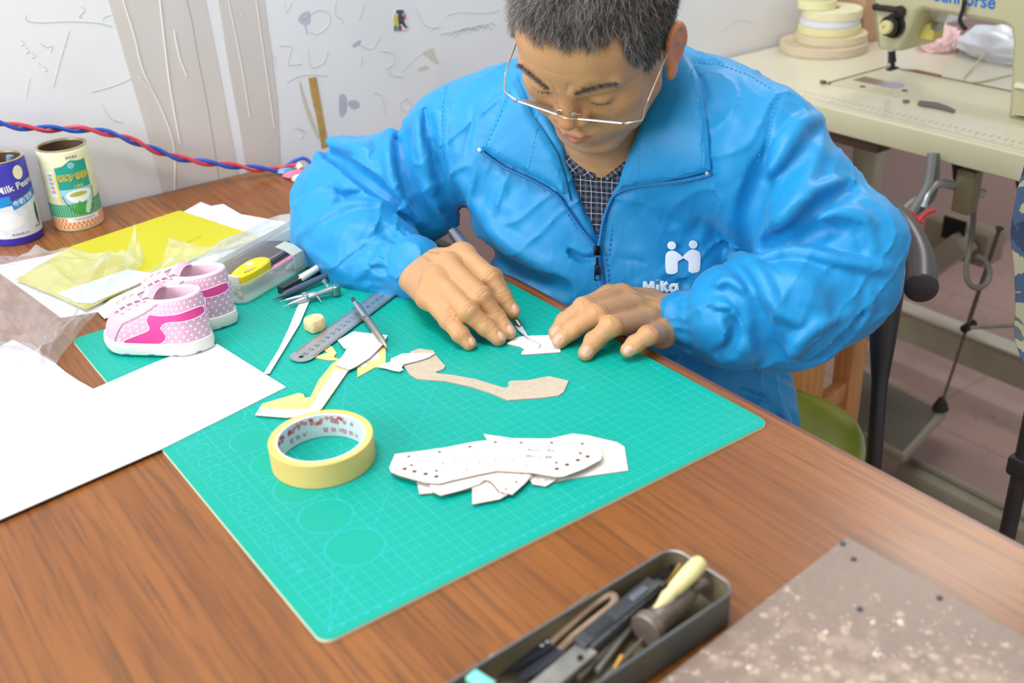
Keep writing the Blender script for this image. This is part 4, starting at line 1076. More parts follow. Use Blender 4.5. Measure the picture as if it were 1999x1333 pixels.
for i in range(14): L2([(-3.2, 5.5 + i * .2), (-2.5, 5.5 + i * .2), (-2.5, 5.5 + i * .2 + (.06, .11, .04)[i % 3]), (-3.2, 5.5 + i * .2 + (.06, .11, .04)[i % 3])], DKI, .04)
L2([(-2.3, 4.4), (-2.05, 4.2), (-2.05, 7.5), (-2.3, 9.0)], GLD, .03)
mb.build('label_artwork', None, b2, smooth=False, fix=False)
c1 = np.array([-41.6, 97.2, TT]); a1 = math.atan2(CAM[1] - c1[1], CAM[0] - c1[0]); A1 = a1 + .25
VIO = mat('violet blue print', (62, 54, 176), .3); CY = mat('sky blue print', (30, 140, 214), .35)
t1, b1 = can(c1, R2, 11.4, 'violet blue and white milk drink can holding pens, at the left edge of the photo', (VIO,))
mb = MB(); L1 = lambda poly, m, lift=.015, curve=0: lab(mb, c1, R2, poly, A1, 0, m, lift, .3, curve)
L1([(-5.6, 1.1), (5.6, 1.1), (5.6, 6.0), (2, 5.9), (-1, 5.6), (-5.6, 4.9)], mat('milky print', (222, 226, 232), .4, var=.08, vscale=90))
L1([(-5.6, 4.9), (-1.6, 5.5), (-.6, 5.9), (-.6, 6.9), (-2.2, 6.9), (-5.6, 5.9)], CY, .025)
L1([(-.5, 4.9), (1.2, 5.4), (3.6, 6.0), (3.6, 7.3), (1.2, 6.5), (-.7, 6.1)], CY, .035)
lab_text(mb, c1, R2, '牛奶花生', .8, 1.2, 5.95, A1, WH, .05, .02, .22)
lab_text(mb, c1, R2, 'Milk Peanut', 1.3, 1.0, 8.0, A1, WH, .04, .02, .12)
L1([(1.3 + .75 * math.cos(q), 9.7 + .95 * math.sin(q)) for q in np.linspace(0, 6.28, 16)[:-1]], mat('cream seal', (240, 232, 196), .4), .03)
L1([(2.6, 2.2), (3.0, 2.5), (3.1, 4.8), (2.7, 5.0), (2.4, 3.6)], mat('dark leaf', (60, 90, 80), .5), .03, 3)
lab_text(mb, c1, R2, '食品有限公司', .38, -.4, 1.55, A1, DKI, .03); lab_text(mb, c1, R2, '净含量', .4, 2.4, 1.9, A1, DKI, .03)
L1([(-2.6 + 2.0 * math.cos(q) + 1, 3.4 + 1.1 * math.sin(q)) for q in np.linspace(0, 6.28, 24)[:-1]], mat('porridge print', (236, 238, 238), .4), .025)
mb.build('label_artwork', None, b1, smooth=False, fix=False)
stick('pen', c1 + [-.8, -.6, 1.0], c1 + [1.4, -1.3, 11.6], [(0, .3), (.9, .4), (.92, .48), (1, .44)], mat('blue grey pen cap', (110, 150, 180), .35), 'blue grey capped pen standing in the violet can', 'pen')
stick('pencil', c1 + [.6, .2, .6], c1 + [-1.6, -1.4, 11.5], [(0, .3), (.94, .34), (1, .1)], mat('tan pencil wood', (190, 150, 100), .5), 'tan pencil standing in the violet can', 'pencil')

# ---- twisted red and blue wire in front of the wall
wp = [(-80, 225), (0, 241), (60, 250), (125, 252), (180, 254), (240, 268), (300, 292), (345, 307), (400, 317), (450, 323), (500, 329), (545, 331)]
zs_ = np.linspace(12.2, 1.6, len(wp)); ys_ = [98.5, 98.5, 98.6, 99.0, 99, 99, 99, 99, 98.5, 98, 97.5, 97]
cl = smooth_line([Y(a, b, yy) for (a, b), yy in zip(wp, ys_)], 24)
WR = mat('red wire sleeve', (206, 64, 84), .35); WB = mat('blue wire sleeve', (40, 84, 184), .35)
cl = np.array(cl); s_ = np.concatenate([[0], np.cumsum(np.linalg.norm(np.diff(cl, axis=0), axis=1))])
wt = thing('twisted_wire', cl[-1], 'red and blue wire twisted together, hanging along the wall behind the cans', 'wire')
for k, m_ in ((0, WR), (1, WB)):
    P = []
    for i, p in enumerate(cl):
        t = cl[min(i + 1, len(cl) - 1)] - cl[max(i - 1, 0)]; t /= np.linalg.norm(t); a = np.array([0, 0, 1.]) - t * t[2]; a /= np.linalg.norm(a); b = np.cross(t, a)
        q = s_[i] / 7.6 * 2 * math.pi + k * math.pi; P.append(p + (a * math.cos(q) + b * math.sin(q)) * .3)
    tail = [Y(570, 322, 96), Y(583, 322, 95)] if k == 0 else [Y(575, 314, 96), Y(592, 309, 95.5), Y(604, 316, 95), Y(612, 330, 94.5)]
    mb = MB(); mb.tube(P + smooth_line([P[-1]] + tail, 6)[1:], .29, 8); mb.build('wire', m_, wt)
cn = Z(588, 335, 0.5)
mb = MB(); mb.tube([Y(583, 322, 95), Y(588, 330, 94.2)], [.5, .5], 10); mb.build('wire_joint', mat('cream insulation', (226, 218, 196), .5), wt)
for i, (px, c_, r, lb_) in enumerate((((560, 335), (120, 170, 200), 1.0, 'crumpled pale blue plastic scrap behind the right elbow'), ((576, 342), (232, 128, 160), 1.3, 'pink plastic scrap behind the right elbow'), ((582, 350), (232, 220, 206), .8, 'small cream scrap beside the pink scrap behind the right elbow'))):
    mb = MB(); q = Z(*px, 0); rr = [[q + np.array([r * s * (1.5 + .3 * math.sin(3 * a + i)) * math.cos(a), r * s * (1 + .3 * math.cos(2 * a)) * math.sin(a), h]) for a in np.linspace(0, 6.28, 15)[:-1]] for h, s in ((TT + .02, .7), (0.1, 1), (.5, .8), (.75, .3))]
    mb.rings(rr); tag(mb.build('plastic_scrap', mat('scrap %d' % i, c_, .3)), lb_, 'scrap')
# ---------------------------------------------------------------- baby shoes
def shoe_mat(name, dots_):
    m, nt, b = new_mat(name)
    a = nt.nodes.new('ShaderNodeAttribute'); a.attribute_name = 'wrapuv'; sx = nt.nodes.new('ShaderNodeSeparateXYZ'); nt.links.new(a.outputs['Vector'], sx.inputs[0])
    u, v = sx.outputs[0], sx.outputs[1]
    row = mathn(nt, 'FLOOR', mathn(nt, 'DIVIDE', v, .52)); off = mathn(nt, 'MULTIPLY', mathn(nt, 'MODULO', mathn(nt, 'ABSOLUTE', row), 2.0), .5)
    fu = mathn(nt, 'SUBTRACT', mathn(nt, 'FRACT', mathn(nt, 'ADD', mathn(nt, 'DIVIDE', u, .86), off)), .5); fv = mathn(nt, 'SUBTRACT', mathn(nt, 'FRACT', mathn(nt, 'DIVIDE', v, .52)), .5)
    du = mathn(nt, 'MULTIPLY', fu, .86); dv = mathn(nt, 'MULTIPLY', fv, .52)
    r = mathn(nt, 'SQRT', mathn(nt, 'ADD', mathn(nt, 'MULTIPLY', du, du), mathn(nt, 'MULTIPLY', dv, dv)))
    d = mathn(nt, 'LESS_THAN', r, .12)
    tc = nt.nodes.new('ShaderNodeTexCoord'); n = nt.nodes.new('ShaderNodeTexNoise'); n.inputs['Scale'].default_value = 30; nt.links.new(tc.outputs['Object'], n.inputs['Vector'])
    base = mix(nt, n.outputs['Fac'], lin((214, 162, 188)), lin((222, 174, 198)))
    nt.links.new(mix(nt, d, base, lin((250, 246, 250))) if dots_ else base, b.inputs['Base Color'])
    b.inputs['Roughness'].default_value = .5; b.inputs['Sheen Weight'].default_value = .2
    return m
SP = shoe_mat('pink polka dot cloth', True); SPL = mat('plain pale pink leather', (224, 180, 198), .45, var=.03); SM = mat('magenta leather', (222, 62, 146), .45, var=.05, vscale=40)
SOLE = mat('white rubber sole', (222, 222, 214), .5, var=.03); LIN = mat('pale pink lining', (230, 200, 214), .75); LACE = mat('white lace', (240, 240, 238), .7); SBLU = mat('blue sole print', (90, 120, 200), .6)
THR = mat('pale stitching', (250, 236, 242), .6)
def make_shoe(base, toe_dir, label, mirror=1):
    """base: heel-centre on the ground; toe_dir: level unit vector from heel to toe"""
    f = np.array([toe_dir[0], toe_dir[1], 0.0]); f /= np.linalg.norm(f); s = np.array([-f[1], f[0], 0]) * mirror
    base = np.array(base, float); L = 11.8
    P = lambda u, v, z: base + f * u + s * v + np.array([0, 0, z])
    t = thing('baby_shoe', P(L / 2 - 2, 0, 0), label, 'shoe', 'pair of pink baby shoes')
    def halfw(u):      # half width along the length (u from heel -2.2 to toe 9.6)
        x = (u + 2.2) / L; return 2.75 * (math.sin(min(1, x * 4.5) * math.pi / 2) ** .7) * (1 + .12 * math.sin((x - .45) * 3)) * (max(0, 1 - ((x - .72) / .285) ** 2) ** .5 if x > .72 else 1)
    us = [-2.2 + L * (0.5 - 0.5 * math.cos(math.pi * i / 26)) for i in range(27)]
    def outline(grow, z):
        return [P(u, halfw(u) + grow if 0 < i < 26 else 0, z) for i, u in enumerate(us)] + [P(u, -halfw(u) - grow if True else 0, z) for u in us[-2:0:-1]]
    c = P(L / 2 - 2.2, 0, 0)
    def grow_ring(z, g):
        out = []
        for i, u in enumerate(us): out.append((u, halfw(u)))
        pts = out + [(u, -w_) for u, w_ in out[-2:0:-1]]; r_ = []
        for k, (u, v) in enumerate(pts):
            a, b = pts[k - 1], pts[(k + 1) % len(pts)]; tx, ty = b[0] - a[0], b[1] - a[1]; l_ = math.hypot(tx, ty) + 1e-9
            r_.append(P(u - ty / l_ * g, v + tx / l_ * g, z))
        return r_
    lift = lambda r_, k: [p + np.array([0, 0, k * max(0, ((p - base) @ f - 6.5)) ** 2 * .02]) for p in r_]
    mb_ = MB(); mb_.rings([lift(grow_ring(*q_), 1) for q_ in ((.02, -.1), (.2, .12), (.9, .28), (1.5, .16), (1.62, -.08))])
    mb_.build('sole', SOLE, t)
    mb_ = MB(); r0 = lift(grow_ring(.14, .085), 1); r1 = lift(grow_ring(.3, .19), 1); n_ = len(r0)
    for k in range(4, 50, 4): mb_.add([r0[k], r0[(k + 1) % n_], r1[(k + 1) % n_], r1[k]], [(0, 1, 2, 3)])
    mb_.build('sole_print', SBLU, t, smooth=False, fix=False)
    # upper: rings by height pulled in towards the ankle opening
    def top_h(x): return None
    NR = 13; rows = []; uvs = []
    base_ring = [(u, halfw(u)) for u in us] + [(u, -halfw(u)) for u in us[-2:0:-1]]
    nA = len(base_ring)
    # ankle opening ring: ellipse centred behind the middle, tilted
    ank = []
    for k, (u, v) in enumerate(base_ring):
        a = math.atan2(v / 2.6, (u - 3.7) / 5.9); ank.append((1.35 + 3.25 * math.cos(a), 2.2 * math.sin(a), 6.15 - .35 * math.cos(a) - .1 * abs(math.sin(a))))
    arc = np.concatenate([[0], np.cumsum([math.hypot(base_ring[(i + 1) % nA][0] - base_ring[i][0], base_ring[(i + 1) % nA][1] - base_ring[i][1]) for i in range(nA)])])
    for i in range(NR):
        q = i / (NR - 1); row = []; uv = []
        for k, (u, v) in enumerate(base_ring):
            au, av, az = ank[k]; toe = max(0, (u - 3.2) / 6.4)
            e = q ** (1.0 + .0 * toe)
            # heel stays steep, toe slopes: bulge outwards on the way
            bulge = math.sin(q * math.pi) * (.35 + .0 * toe)
            uu = u + (au - u) * (q ** 1.15 if u < 3 else q ** (.85 + .25 * toe)); vv = v * (1 - q * .0) + (av - v) * (q ** 1.3)
            z = 1.45 + (az - 1.45) * (q ** (1.0 if toe <= 0 else 1 - .38 * toe)) + (.02 * max(0, u - 6.5) ** 2) * (1 - q)
            dn = math.hypot(u - 3, v) + 1e-6
            row.append(P(uu + (u - 3) / dn * bulge * (.5 if toe > 0 else .35), vv + v / dn * bulge * .9, z + toe * bulge * 1.2)); uv.append((arc[k] if k <= nA // 2 else arc[-1] - arc[k], z, 0))
        rows.append(row); uvs.append(uv)
    mb_ = MB(); mb_.use(SP)
    mb_.rings(rows, True, False, False)
    # padded cuff rolled over and the lining inside
    last = rows[-1]; cc = sum(last) / len(last)
    inn = lambda k, dz: [p + (cc - p) / np.linalg.norm(cc - p) * k + np.array([0, 0, dz]) for p in last]
    mb_.mats = [SP, SPL, LIN]
    for i in range(len(mb_.f)):
        k = i % nA; rI = i // nA; u = base_ring[k][0]
        mb_.m[i] = 1 if u > 4.6 + .10 * rI - (0.0 if rI > 5 else 0) and True and (u > 6.9 or rI > 6) else 0
    mb_.cur = 0; up = mb_.build('upper', None, t)
    me = up.data; at_ = me.attributes.new('wrapuv', 'FLOAT_VECTOR', 'POINT'); at_.data.foreach_set('vector', np.array(uvs, np.float32).reshape(-1, 3).ravel())
    mb_ = MB(); mb_.rings([last, inn(.1, .16), inn(.32, .24), inn(.55, .08), inn(.65, -.5), inn(.5, -2.2), inn(.4, -4.0)], True, False, False)
    mb_.add([cc + np.array([0, 0, -4.0])] + inn(.4, -4.0), [(0, 1 + i, 1 + (i + 1) % nA) for i in range(nA)])
    mb_.build('padded_lining', LIN, t)
    # helpers on the outside surface: point at (column fraction along side, height fraction)
    rowsA = np.array(rows)
    def S_(side, u, q, off=.06):
        """point on the upper: side +1/-1, u = base lengthwise position, q height fraction"""
        ks = [k for k, (bu, bv) in enumerate(base_ring) if bv * side > 0.01]; ks.sort(key=lambda k: base_ring[k][0]); xs = [base_ring[k][0] for k in ks]
        x = np.clip(u, xs[0], xs[-1]); j = int(np.clip(np.searchsorted(xs, x) - 1, 0, len(xs) - 2)); fr = (x - xs[j]) / (xs[j + 1] - xs[j])
        y_ = np.clip(q, 0, 1) * (NR - 1); i = int(min(y_, NR - 2)); fq = y_ - i
        p = lambda i_, j_: rowsA[i_, ks[j_]]
        pt = (p(i, j) * (1 - fr) + p(i, j + 1) * fr) * (1 - fq) + (p(i + 1, j) * (1 - fr) + p(i + 1, j + 1) * fr) * fq
        du = p(i, j + 1) - p(i, j); dq = p(i + 1, j) - p(i, j); n_ = np.cross(du, dq); n_ /= np.linalg.norm(n_) + 1e-9
        if n_ @ (s * side) < 0: n_ = -n_
        return pt + n_ * off
    def applique(side, outline_, m, off=.07, step=.22):
        from mathutils.geometry import delaunay_2d_cdt
        po = [tuple(p[:2]) for p in smooth_line([(a, b * 5, 0) for a, b in outline_], 5, True)]
        bd = resample(po, step); g_ = np.array(po); gx, gy = np.meshgrid(np.arange(g_[:, 0].min(), g_[:, 0].max(), step), np.arange(g_[:, 1].min(), g_[:, 1].max(), step))
        g_ = np.stack([gx.ravel(), gy.ravel()], 1); g_ = g_[inside_poly(g_, bd)]; g_ = g_[edge_dist(g_, bd) > step * .5]
        pts = np.vstack([bd, g_]); nb = len(bd); vs, es, fs, *_ = delaunay_2d_cdt([Vector(p) for p in pts], [(i, (i + 1) % nb) for i in range(nb)], [], 1, 1e-5)
        mb1 = MB(); mb1.add([S_(side, v[0], v[1] / 5, off) for v in vs], [tuple(f_) for f_ in fs]); o = mb1.build('magenta_swoosh' if m is SM else 'patch', m, t, fix=False, label='magenta side patch' if m is SM else None)
        mb1 = MB(); mb1.tube([S_(side, v[0], v[1] / 5, off) for v in list(bd) + [bd[0]]], .045, 5); mb1.build('edge_piping', THR, t); return o
    for side in (1, -1):
        applique(side, [(-1.9, .74), (.5, .72), (2.6, .72), (4.3, .72), (4.8, .70), (4.7, .56), (4.0, .42), (4.1, .33), (5.3, .16), (6.3, .02), (4.5, .0), (2.6, .0), (1.9, .06), (1.5, .20), (1.9, .34), (2.3, .44), (1.5, .55), (-1.9, .54)], SM)
        mb_ = MB(); mb_.tube([S_(side, 7.3, q, .07) for q in np.linspace(0, .35, 6)] + [S_(side, 7.3 - 2.6 * (q - .35) / .6, q, .07) for q in np.linspace(.4, .97, 8)], .05, 6); mb_.build('panel_seam', mat('grey pink seam', (190, 150, 160), .6), t)
    # tongue, lace panel and laces
    def ST(x, v, off=.1):      # on the instep: x 0 (opening) .. 1 (toe), v -1..1 across
        i = (NR - 1) - x * 7.5; j = 26 + v * 5.5; i0 = int(min(i, NR - 2)); j0 = int(math.floor(j)); a, b = i - i0, j - j0
        p = (rowsA[i0, j0] * (1 - b) + rowsA[i0, j0 + 1] * b) * (1 - a) + (rowsA[i0 + 1, j0] * (1 - b) + rowsA[i0 + 1, j0 + 1] * b) * a
        return p + (f * .45 + np.array([0, 0, .9])) * off
    vv = np.linspace(-1, 1, 11); TB = P(3.4, 0, 5.6)
    mb_ = MB(); mb_.grid(np.array([[P(2.7, v * 1.5, 6.6 - .5 * v * v) for v in vv], [P(3.3, v * 1.6, 6.9 - .5 * v * v) for v in vv], [P(4.0, v * 1.6, 6.7 - .6 * v * v) for v in vv]] + [[ST(x, v * .75, .16) for v in vv] for x in (0.08, .3, .6, .95)]), .16)
    mb_.build('tongue', SPL, t)
    for k in range(4):
        x = .05 + k * .24; mb_ = MB()
        mb_.tube(smooth_line([ST(x, -1.0, .02), ST(x + .03, -.7, .3), ST(x + .06, 0, .46), ST(x + .03, .7, .3), ST(x, 1.0, .02)], 4), .15, 6, squash=.5, up=(0, 0, 1)); mb_.build('lace', LACE, t)
        for sd_ in (-1, 1):
            mb_ = MB(); q = ST(x, sd_ * 1.02, .05); mb_.lathe([(.1, 0), (.22, 0), (.22, .06), (.1, .08)], q, s * sd_ * .7 + f * .4 + np.array([0, 0, .8]), 10, False, False); mb_.build('eyelet', THR, t)
    return t
make_shoe((-35.2, 49.1, 0.14), (-.67, .74), 'pink polka dot baby shoe in front, its toe over the mat corner')
make_shoe((-30.8, 53.25, 0.02), (-.67, .74), 'pink polka dot baby shoe half hidden behind the other one, next to the pencil case')
# ---------------------------------------------------------------- tool tin and stone slab in the foreground
OXT = mat('worn blue green enamel', (44, 84, 90), .4, .1, rgb2=(104, 100, 88), vscale=26, bump=.3, bscale=120)
TIN2 = mat('grimy tin inside', (92, 84, 64), .5, .1, rgb2=(132, 120, 92), vscale=22, bump=.3, bscale=90)
RIM = mat('worn steel rim', (130, 132, 132), .35, .7)
TZ = TT
ca, cb, cc_ = Z(1452, 1140, 2.6), Z(1312, 1064, 2.6), Z(925, 1300, 2.6)
tx_ = cc_ - cb; TL_ = 27.0; tx_ /= np.linalg.norm(tx_); ty_ = np.array([-tx_[1], tx_[0], 0])
if (ca - cb) @ ty_ < 0: ty_ = -ty_
TW_ = abs((ca - cb) @ ty_) + .1; o_t = cb + np.array([0, 0, TZ - cb[2]])
def TP(u, v, z): return o_t + tx_ * u + ty_ * v + np.array([0, 0, z])
tin = thing('tool_tin', TP(TL_ / 2, TW_ / 2, 0), 'long rounded dark metal tin full of hand tools, at the near edge of the table', 'tool tin')
TH_ = 2.9
def trr(ins, z, r=1.3):
    out = []
    for cx, cy, a0 in ((TL_ - r, TW_ - r, 0), (r, TW_ - r, 90), (r, r, 180), (TL_ - r, r, 270)):
        out += [TP(cx + (r - ins) * math.cos(math.radians(a0 + 15 * i)), cy + (r - ins) * math.sin(math.radians(a0 + 15 * i)), z) for i in range(7)]
    return out
mb = MB(); mb.use(OXT); mb.rings([trr(.25, 0.01), trr(.05, .25), trr(.05, TH_ - .1)], cap1=False); mb.build('outer_wall', OXT, tin)
mb = MB(); mb.rings([trr(.05, TH_ - .12), trr(-.02, TH_ - .02), trr(.06, TH_ + .06), trr(.2, TH_), trr(.22, TH_ - .2)], cap0=False, cap1=False); mb.build('rolled_rim', RIM, tin)
mb = MB(); mb.rings([trr(.22, TH_ - .1), trr(.22, .4), trr(.5, .16)], cap0=False); mb.build('inner_wall', TIN2, tin)
def TQ(x, y, z): return Z(x, y, TZ + z)
BLKP = mat('worn black plastic', (58, 60, 64), .38, .1, var=.15, vscale=60); GRYM = mat('scratched grey metal', (156, 154, 148), .35, .75, var=.15, vscale=80); IRON = mat('old brown iron', (134, 120, 110), .42, .5, var=.25, vscale=50)
DKI2 = mat('blackened steel blade', (62, 64, 72), .3, .7)
# cream awl handle
stick('awl', TQ(1250, 1222, 1.9), TQ(1372, 1092, 3.9), [(0, .12), (.3, .3), (.42, .52), (.5, .46), (.55, .56), (.75, .66), (.93, .64), (.98, .48), (1, .2)], mat('old ivory plastic', (226, 212, 152), .4, var=.12, vscale=50), 'ivory coloured awl handle sticking up over the far rim of the tin', 'awl')
# round leather punch
pt = thing('leather_punch', TQ(1300, 1200, 1), 'brown steel round leather punch with a knurled head, in the tool tin', 'punch')
stick('punch_shaft', TQ(1258, 1232, 1.75), TQ(1352, 1148, 1.75), [(0, 1.1), (.02, 1.22), (.13, 1.22), (.15, 1.05), (.2, .92), (.5, .9), (.85, .84), (1, .6)], IRON, parent=pt)
mb = MB(); mb.tube([TQ(1348, 1152, 1.9), TQ(1362, 1142, 2.5), TQ(1374, 1138, 2.4), TQ(1384, 1142, 1.8), TQ(1392, 1150, 1.3)], [.5, .36, .34, .4, .3], 10); mb.build('punch_hook', IRON, pt)
# black utility knife and pens
k1 = thing('utility_knife', TQ(1180, 1230, 1.4), 'black plastic utility knife lying lengthwise in the tool tin', 'knife')
def bar(name, a, b, w, h, m, parent, up=(0, 0, 1), bev=.12):
    a, b = np.array(a, float), np.array(b, float); d = b - a; L = np.linalg.norm(d); d /= L; s = np.cross(d, up); s /= np.linalg.norm(s); u = np.cross(s, d)
    mb_ = MB(); mb_.box((a + b) / 2, (L / 2, w, h), np.array([d, s, u]).T, bev); return mb_.build(name, m, parent)
bar('handle', TQ(1130, 1262, 1.9), TQ(1278, 1140, 2.1), .62, .4, BLKP, k1)
bar('grip_pad', TQ(1150, 1238, 2.3), TQ(1190, 1206, 2.35), .42, .12, mat('ribbed black rubber', (40, 42, 46), .7), k1, bev=.05)
bar('slider', TQ(1232, 1172, 2.4), TQ(1262, 1148, 2.45), .3, .2, mat('slate slider', (92, 98, 108), .35), k1)
k2 = thing('utility_knife', TQ(1120, 1270, 1.4), 'long grey steel cutter lying in front of the black utility knife', 'knife')
bar('blade_channel', TQ(1005, 1388, 1.3), TQ(1150, 1265, 1.8), .8, .24, GRYM, k2)
bar('handle', TQ(1150, 1265, 1.8), TQ(1292, 1140, 1.9), .42, .36, mat('knurled dark grip', (78, 78, 82), .5, .3, var=.3, vscale=200), k2)
mb = MB(); q = TQ(1133, 1283, 2.02); mb.lathe([(.22, 0), (.22, .03), (0, .04)], q, n=14); mb.build('screw', mat('dark screw', (30, 30, 30), .4, .5), k2)
# thread snips
sn = thing('thread_snips', TQ(1080, 1230, 1.2), 'rusty thread snips with a looped spring handle and dark blades', 'snips')
loop = smooth_line([TQ(1070, 1258, 1.5), TQ(1110, 1222, 1.8), TQ(1150, 1186, 2.1), TQ(1184, 1163, 2.4), TQ(1199, 1164, 2.4), TQ(1196, 1180, 2.2), TQ(1160, 1210, 1.9), TQ(1120, 1242, 1.6), TQ(1092, 1270, 1.4)], 5)
mb = MB(); mb.tube(loop, .3, 8, squash=.6); mb.build('spring_handle', mat('rusty steel', (140, 116, 96), .5, .5, var=.25, vscale=60), sn)
for a, b in ((TQ(1072, 1256, 1.55), TQ(972, 1322, 1.0)), (TQ(1094, 1268, 1.4), TQ(1004, 1338, .8))):
    d = b - a; n_ = np.array([-d[1], d[0], 0]); n_ /= np.linalg.norm(n_)
    mb = MB(); pp = [a + n_ * .5, a - n_ * .5, b * .75 + a * .25 - n_ * .42, b, b * .6 + a * .4 + n_ * .45]; up_ = np.array([0, 0, .14])
    mb.add(pp + [p + up_ for p in pp], [(4, 3, 2, 1, 0), (5, 6, 7, 8, 9)] + [(i, (i + 1) % 5, (i + 1) % 5 + 5, i + 5) for i in range(5)]); mb.build('snip_blade', DKI2, sn, smooth=False)
for px in ((1058, 1260), (1068, 1253)):
    mb = MB(); mb.lathe([(.16, 0), (.14, .08), (0, .12)], TQ(*px, 1.8), n=10); mb.build('rivet', STEEL, sn)
# brushes, sticks and needles
def rod(name, p0, p1, r0, r1, c, lb_, cat, m=None):
    stick(name, TQ(*p0), TQ(*p1), [(0, r0), (1, r1)], m or mat(lb_[:40], c, .5), lb_, cat, n=10)
rod('bamboo_pick', (1302, 1138, 1.0), (1328, 1100, 2.6), .06, .09, (196, 150, 62), 'thin bamboo pick leaning behind the ivory awl handle', 'pick')
rod('bamboo_stick', (1188, 1322, .8), (1215, 1280, 1.4), .1, .16, (200, 148, 66), 'short bamboo stick at the near front side of the tin', 'stick')
rod('metal_file', (1165, 1310, 1.1), (1240, 1212, 1.2), .2, .2, (110, 102, 92), 'dull round metal file between the cutters and the punch', 'file', GRYM)
rod('metal_rod', (1128, 1325, 1.2), (1228, 1222, 1.0), .24, .16, (100, 96, 90), 'dull metal rod just behind the round file', 'rod', IRON)
rod('scriber', (1010, 1262, .8), (1150, 1160, 1.0), .16, .1, (100, 92, 82), 'thin dull scriber lying along the far wall of the tin', 'scriber', IRON)
rod('screwdriver', (1270, 1142, 1.4), (1316, 1100, 1.7), .12, .12, (70, 70, 74), 'dark narrow screwdriver shaft pointing to the far end of the tin', 'screwdriver', DKI2)
rod('hook_needle', (1216, 1168, .7), (1302, 1108, .8), .1, .1, (80, 78, 76), 'thin black hooked needle on the tin floor by the far wall', 'needle', DKI2)
mb = MB(); q = TQ(963, 1296, 1.2); mb.tube([q + np.array([.55 * math.cos(a), .55 * math.sin(a), .3 * math.sin(a * 2)]) for a in np.linspace(.3, 5.2, 14)], .11, 6); tag(mb.build('cord_ring', mat('old cord', (176, 164, 132), .8)), 'small ring of old cord in the near left end of the tin', 'ring')
rod('awl_needle', (1240, 1205, .7), (1330, 1112, .6), .16, .1, (60, 58, 56), 'dark awl needle on the tin floor under the utility knife tips', 'awl', DKI2)
rod('scriber', (1175, 1330, 1.0), (1262, 1240, .9), .2, .16, (96, 90, 84), 'brownish scriber lying against the near front wall of the tin', 'scriber', IRON)
rod('wooden_stick', (1205, 1310, .5), (1232, 1268, .6), .14, .14, (196, 168, 110), 'pale wooden stick end low in the tin beneath the round punch', 'stick')
rg = random.Random(8)
for i, (px, lb_) in enumerate((((1375, 1123), 'steel rivet at the far end of the tin, the left one of the two'), ((1406, 1148), 'steel rivet near the right rim of the tin'), ((1066, 1312), 'small steel rivet between the snip blades and the cutter'))):
    mb = MB(); mb.lathe([(.26, 0), (.24, .16), (0, .22)], TQ(*px, .3), n=12); tag(mb.build('rivet', STEEL), lb_, 'rivet')
bar('x', TQ(918, 1318, 3.2), TQ(960, 1345, 3.2), .5, .28, mat('mint plastic', (126, 214, 196), .35), None, bev=.15).name = 'mint_clip'
tag(bpy.data.objects['mint_clip'], 'mint green plastic piece at the near left corner of the tin', 'clip')

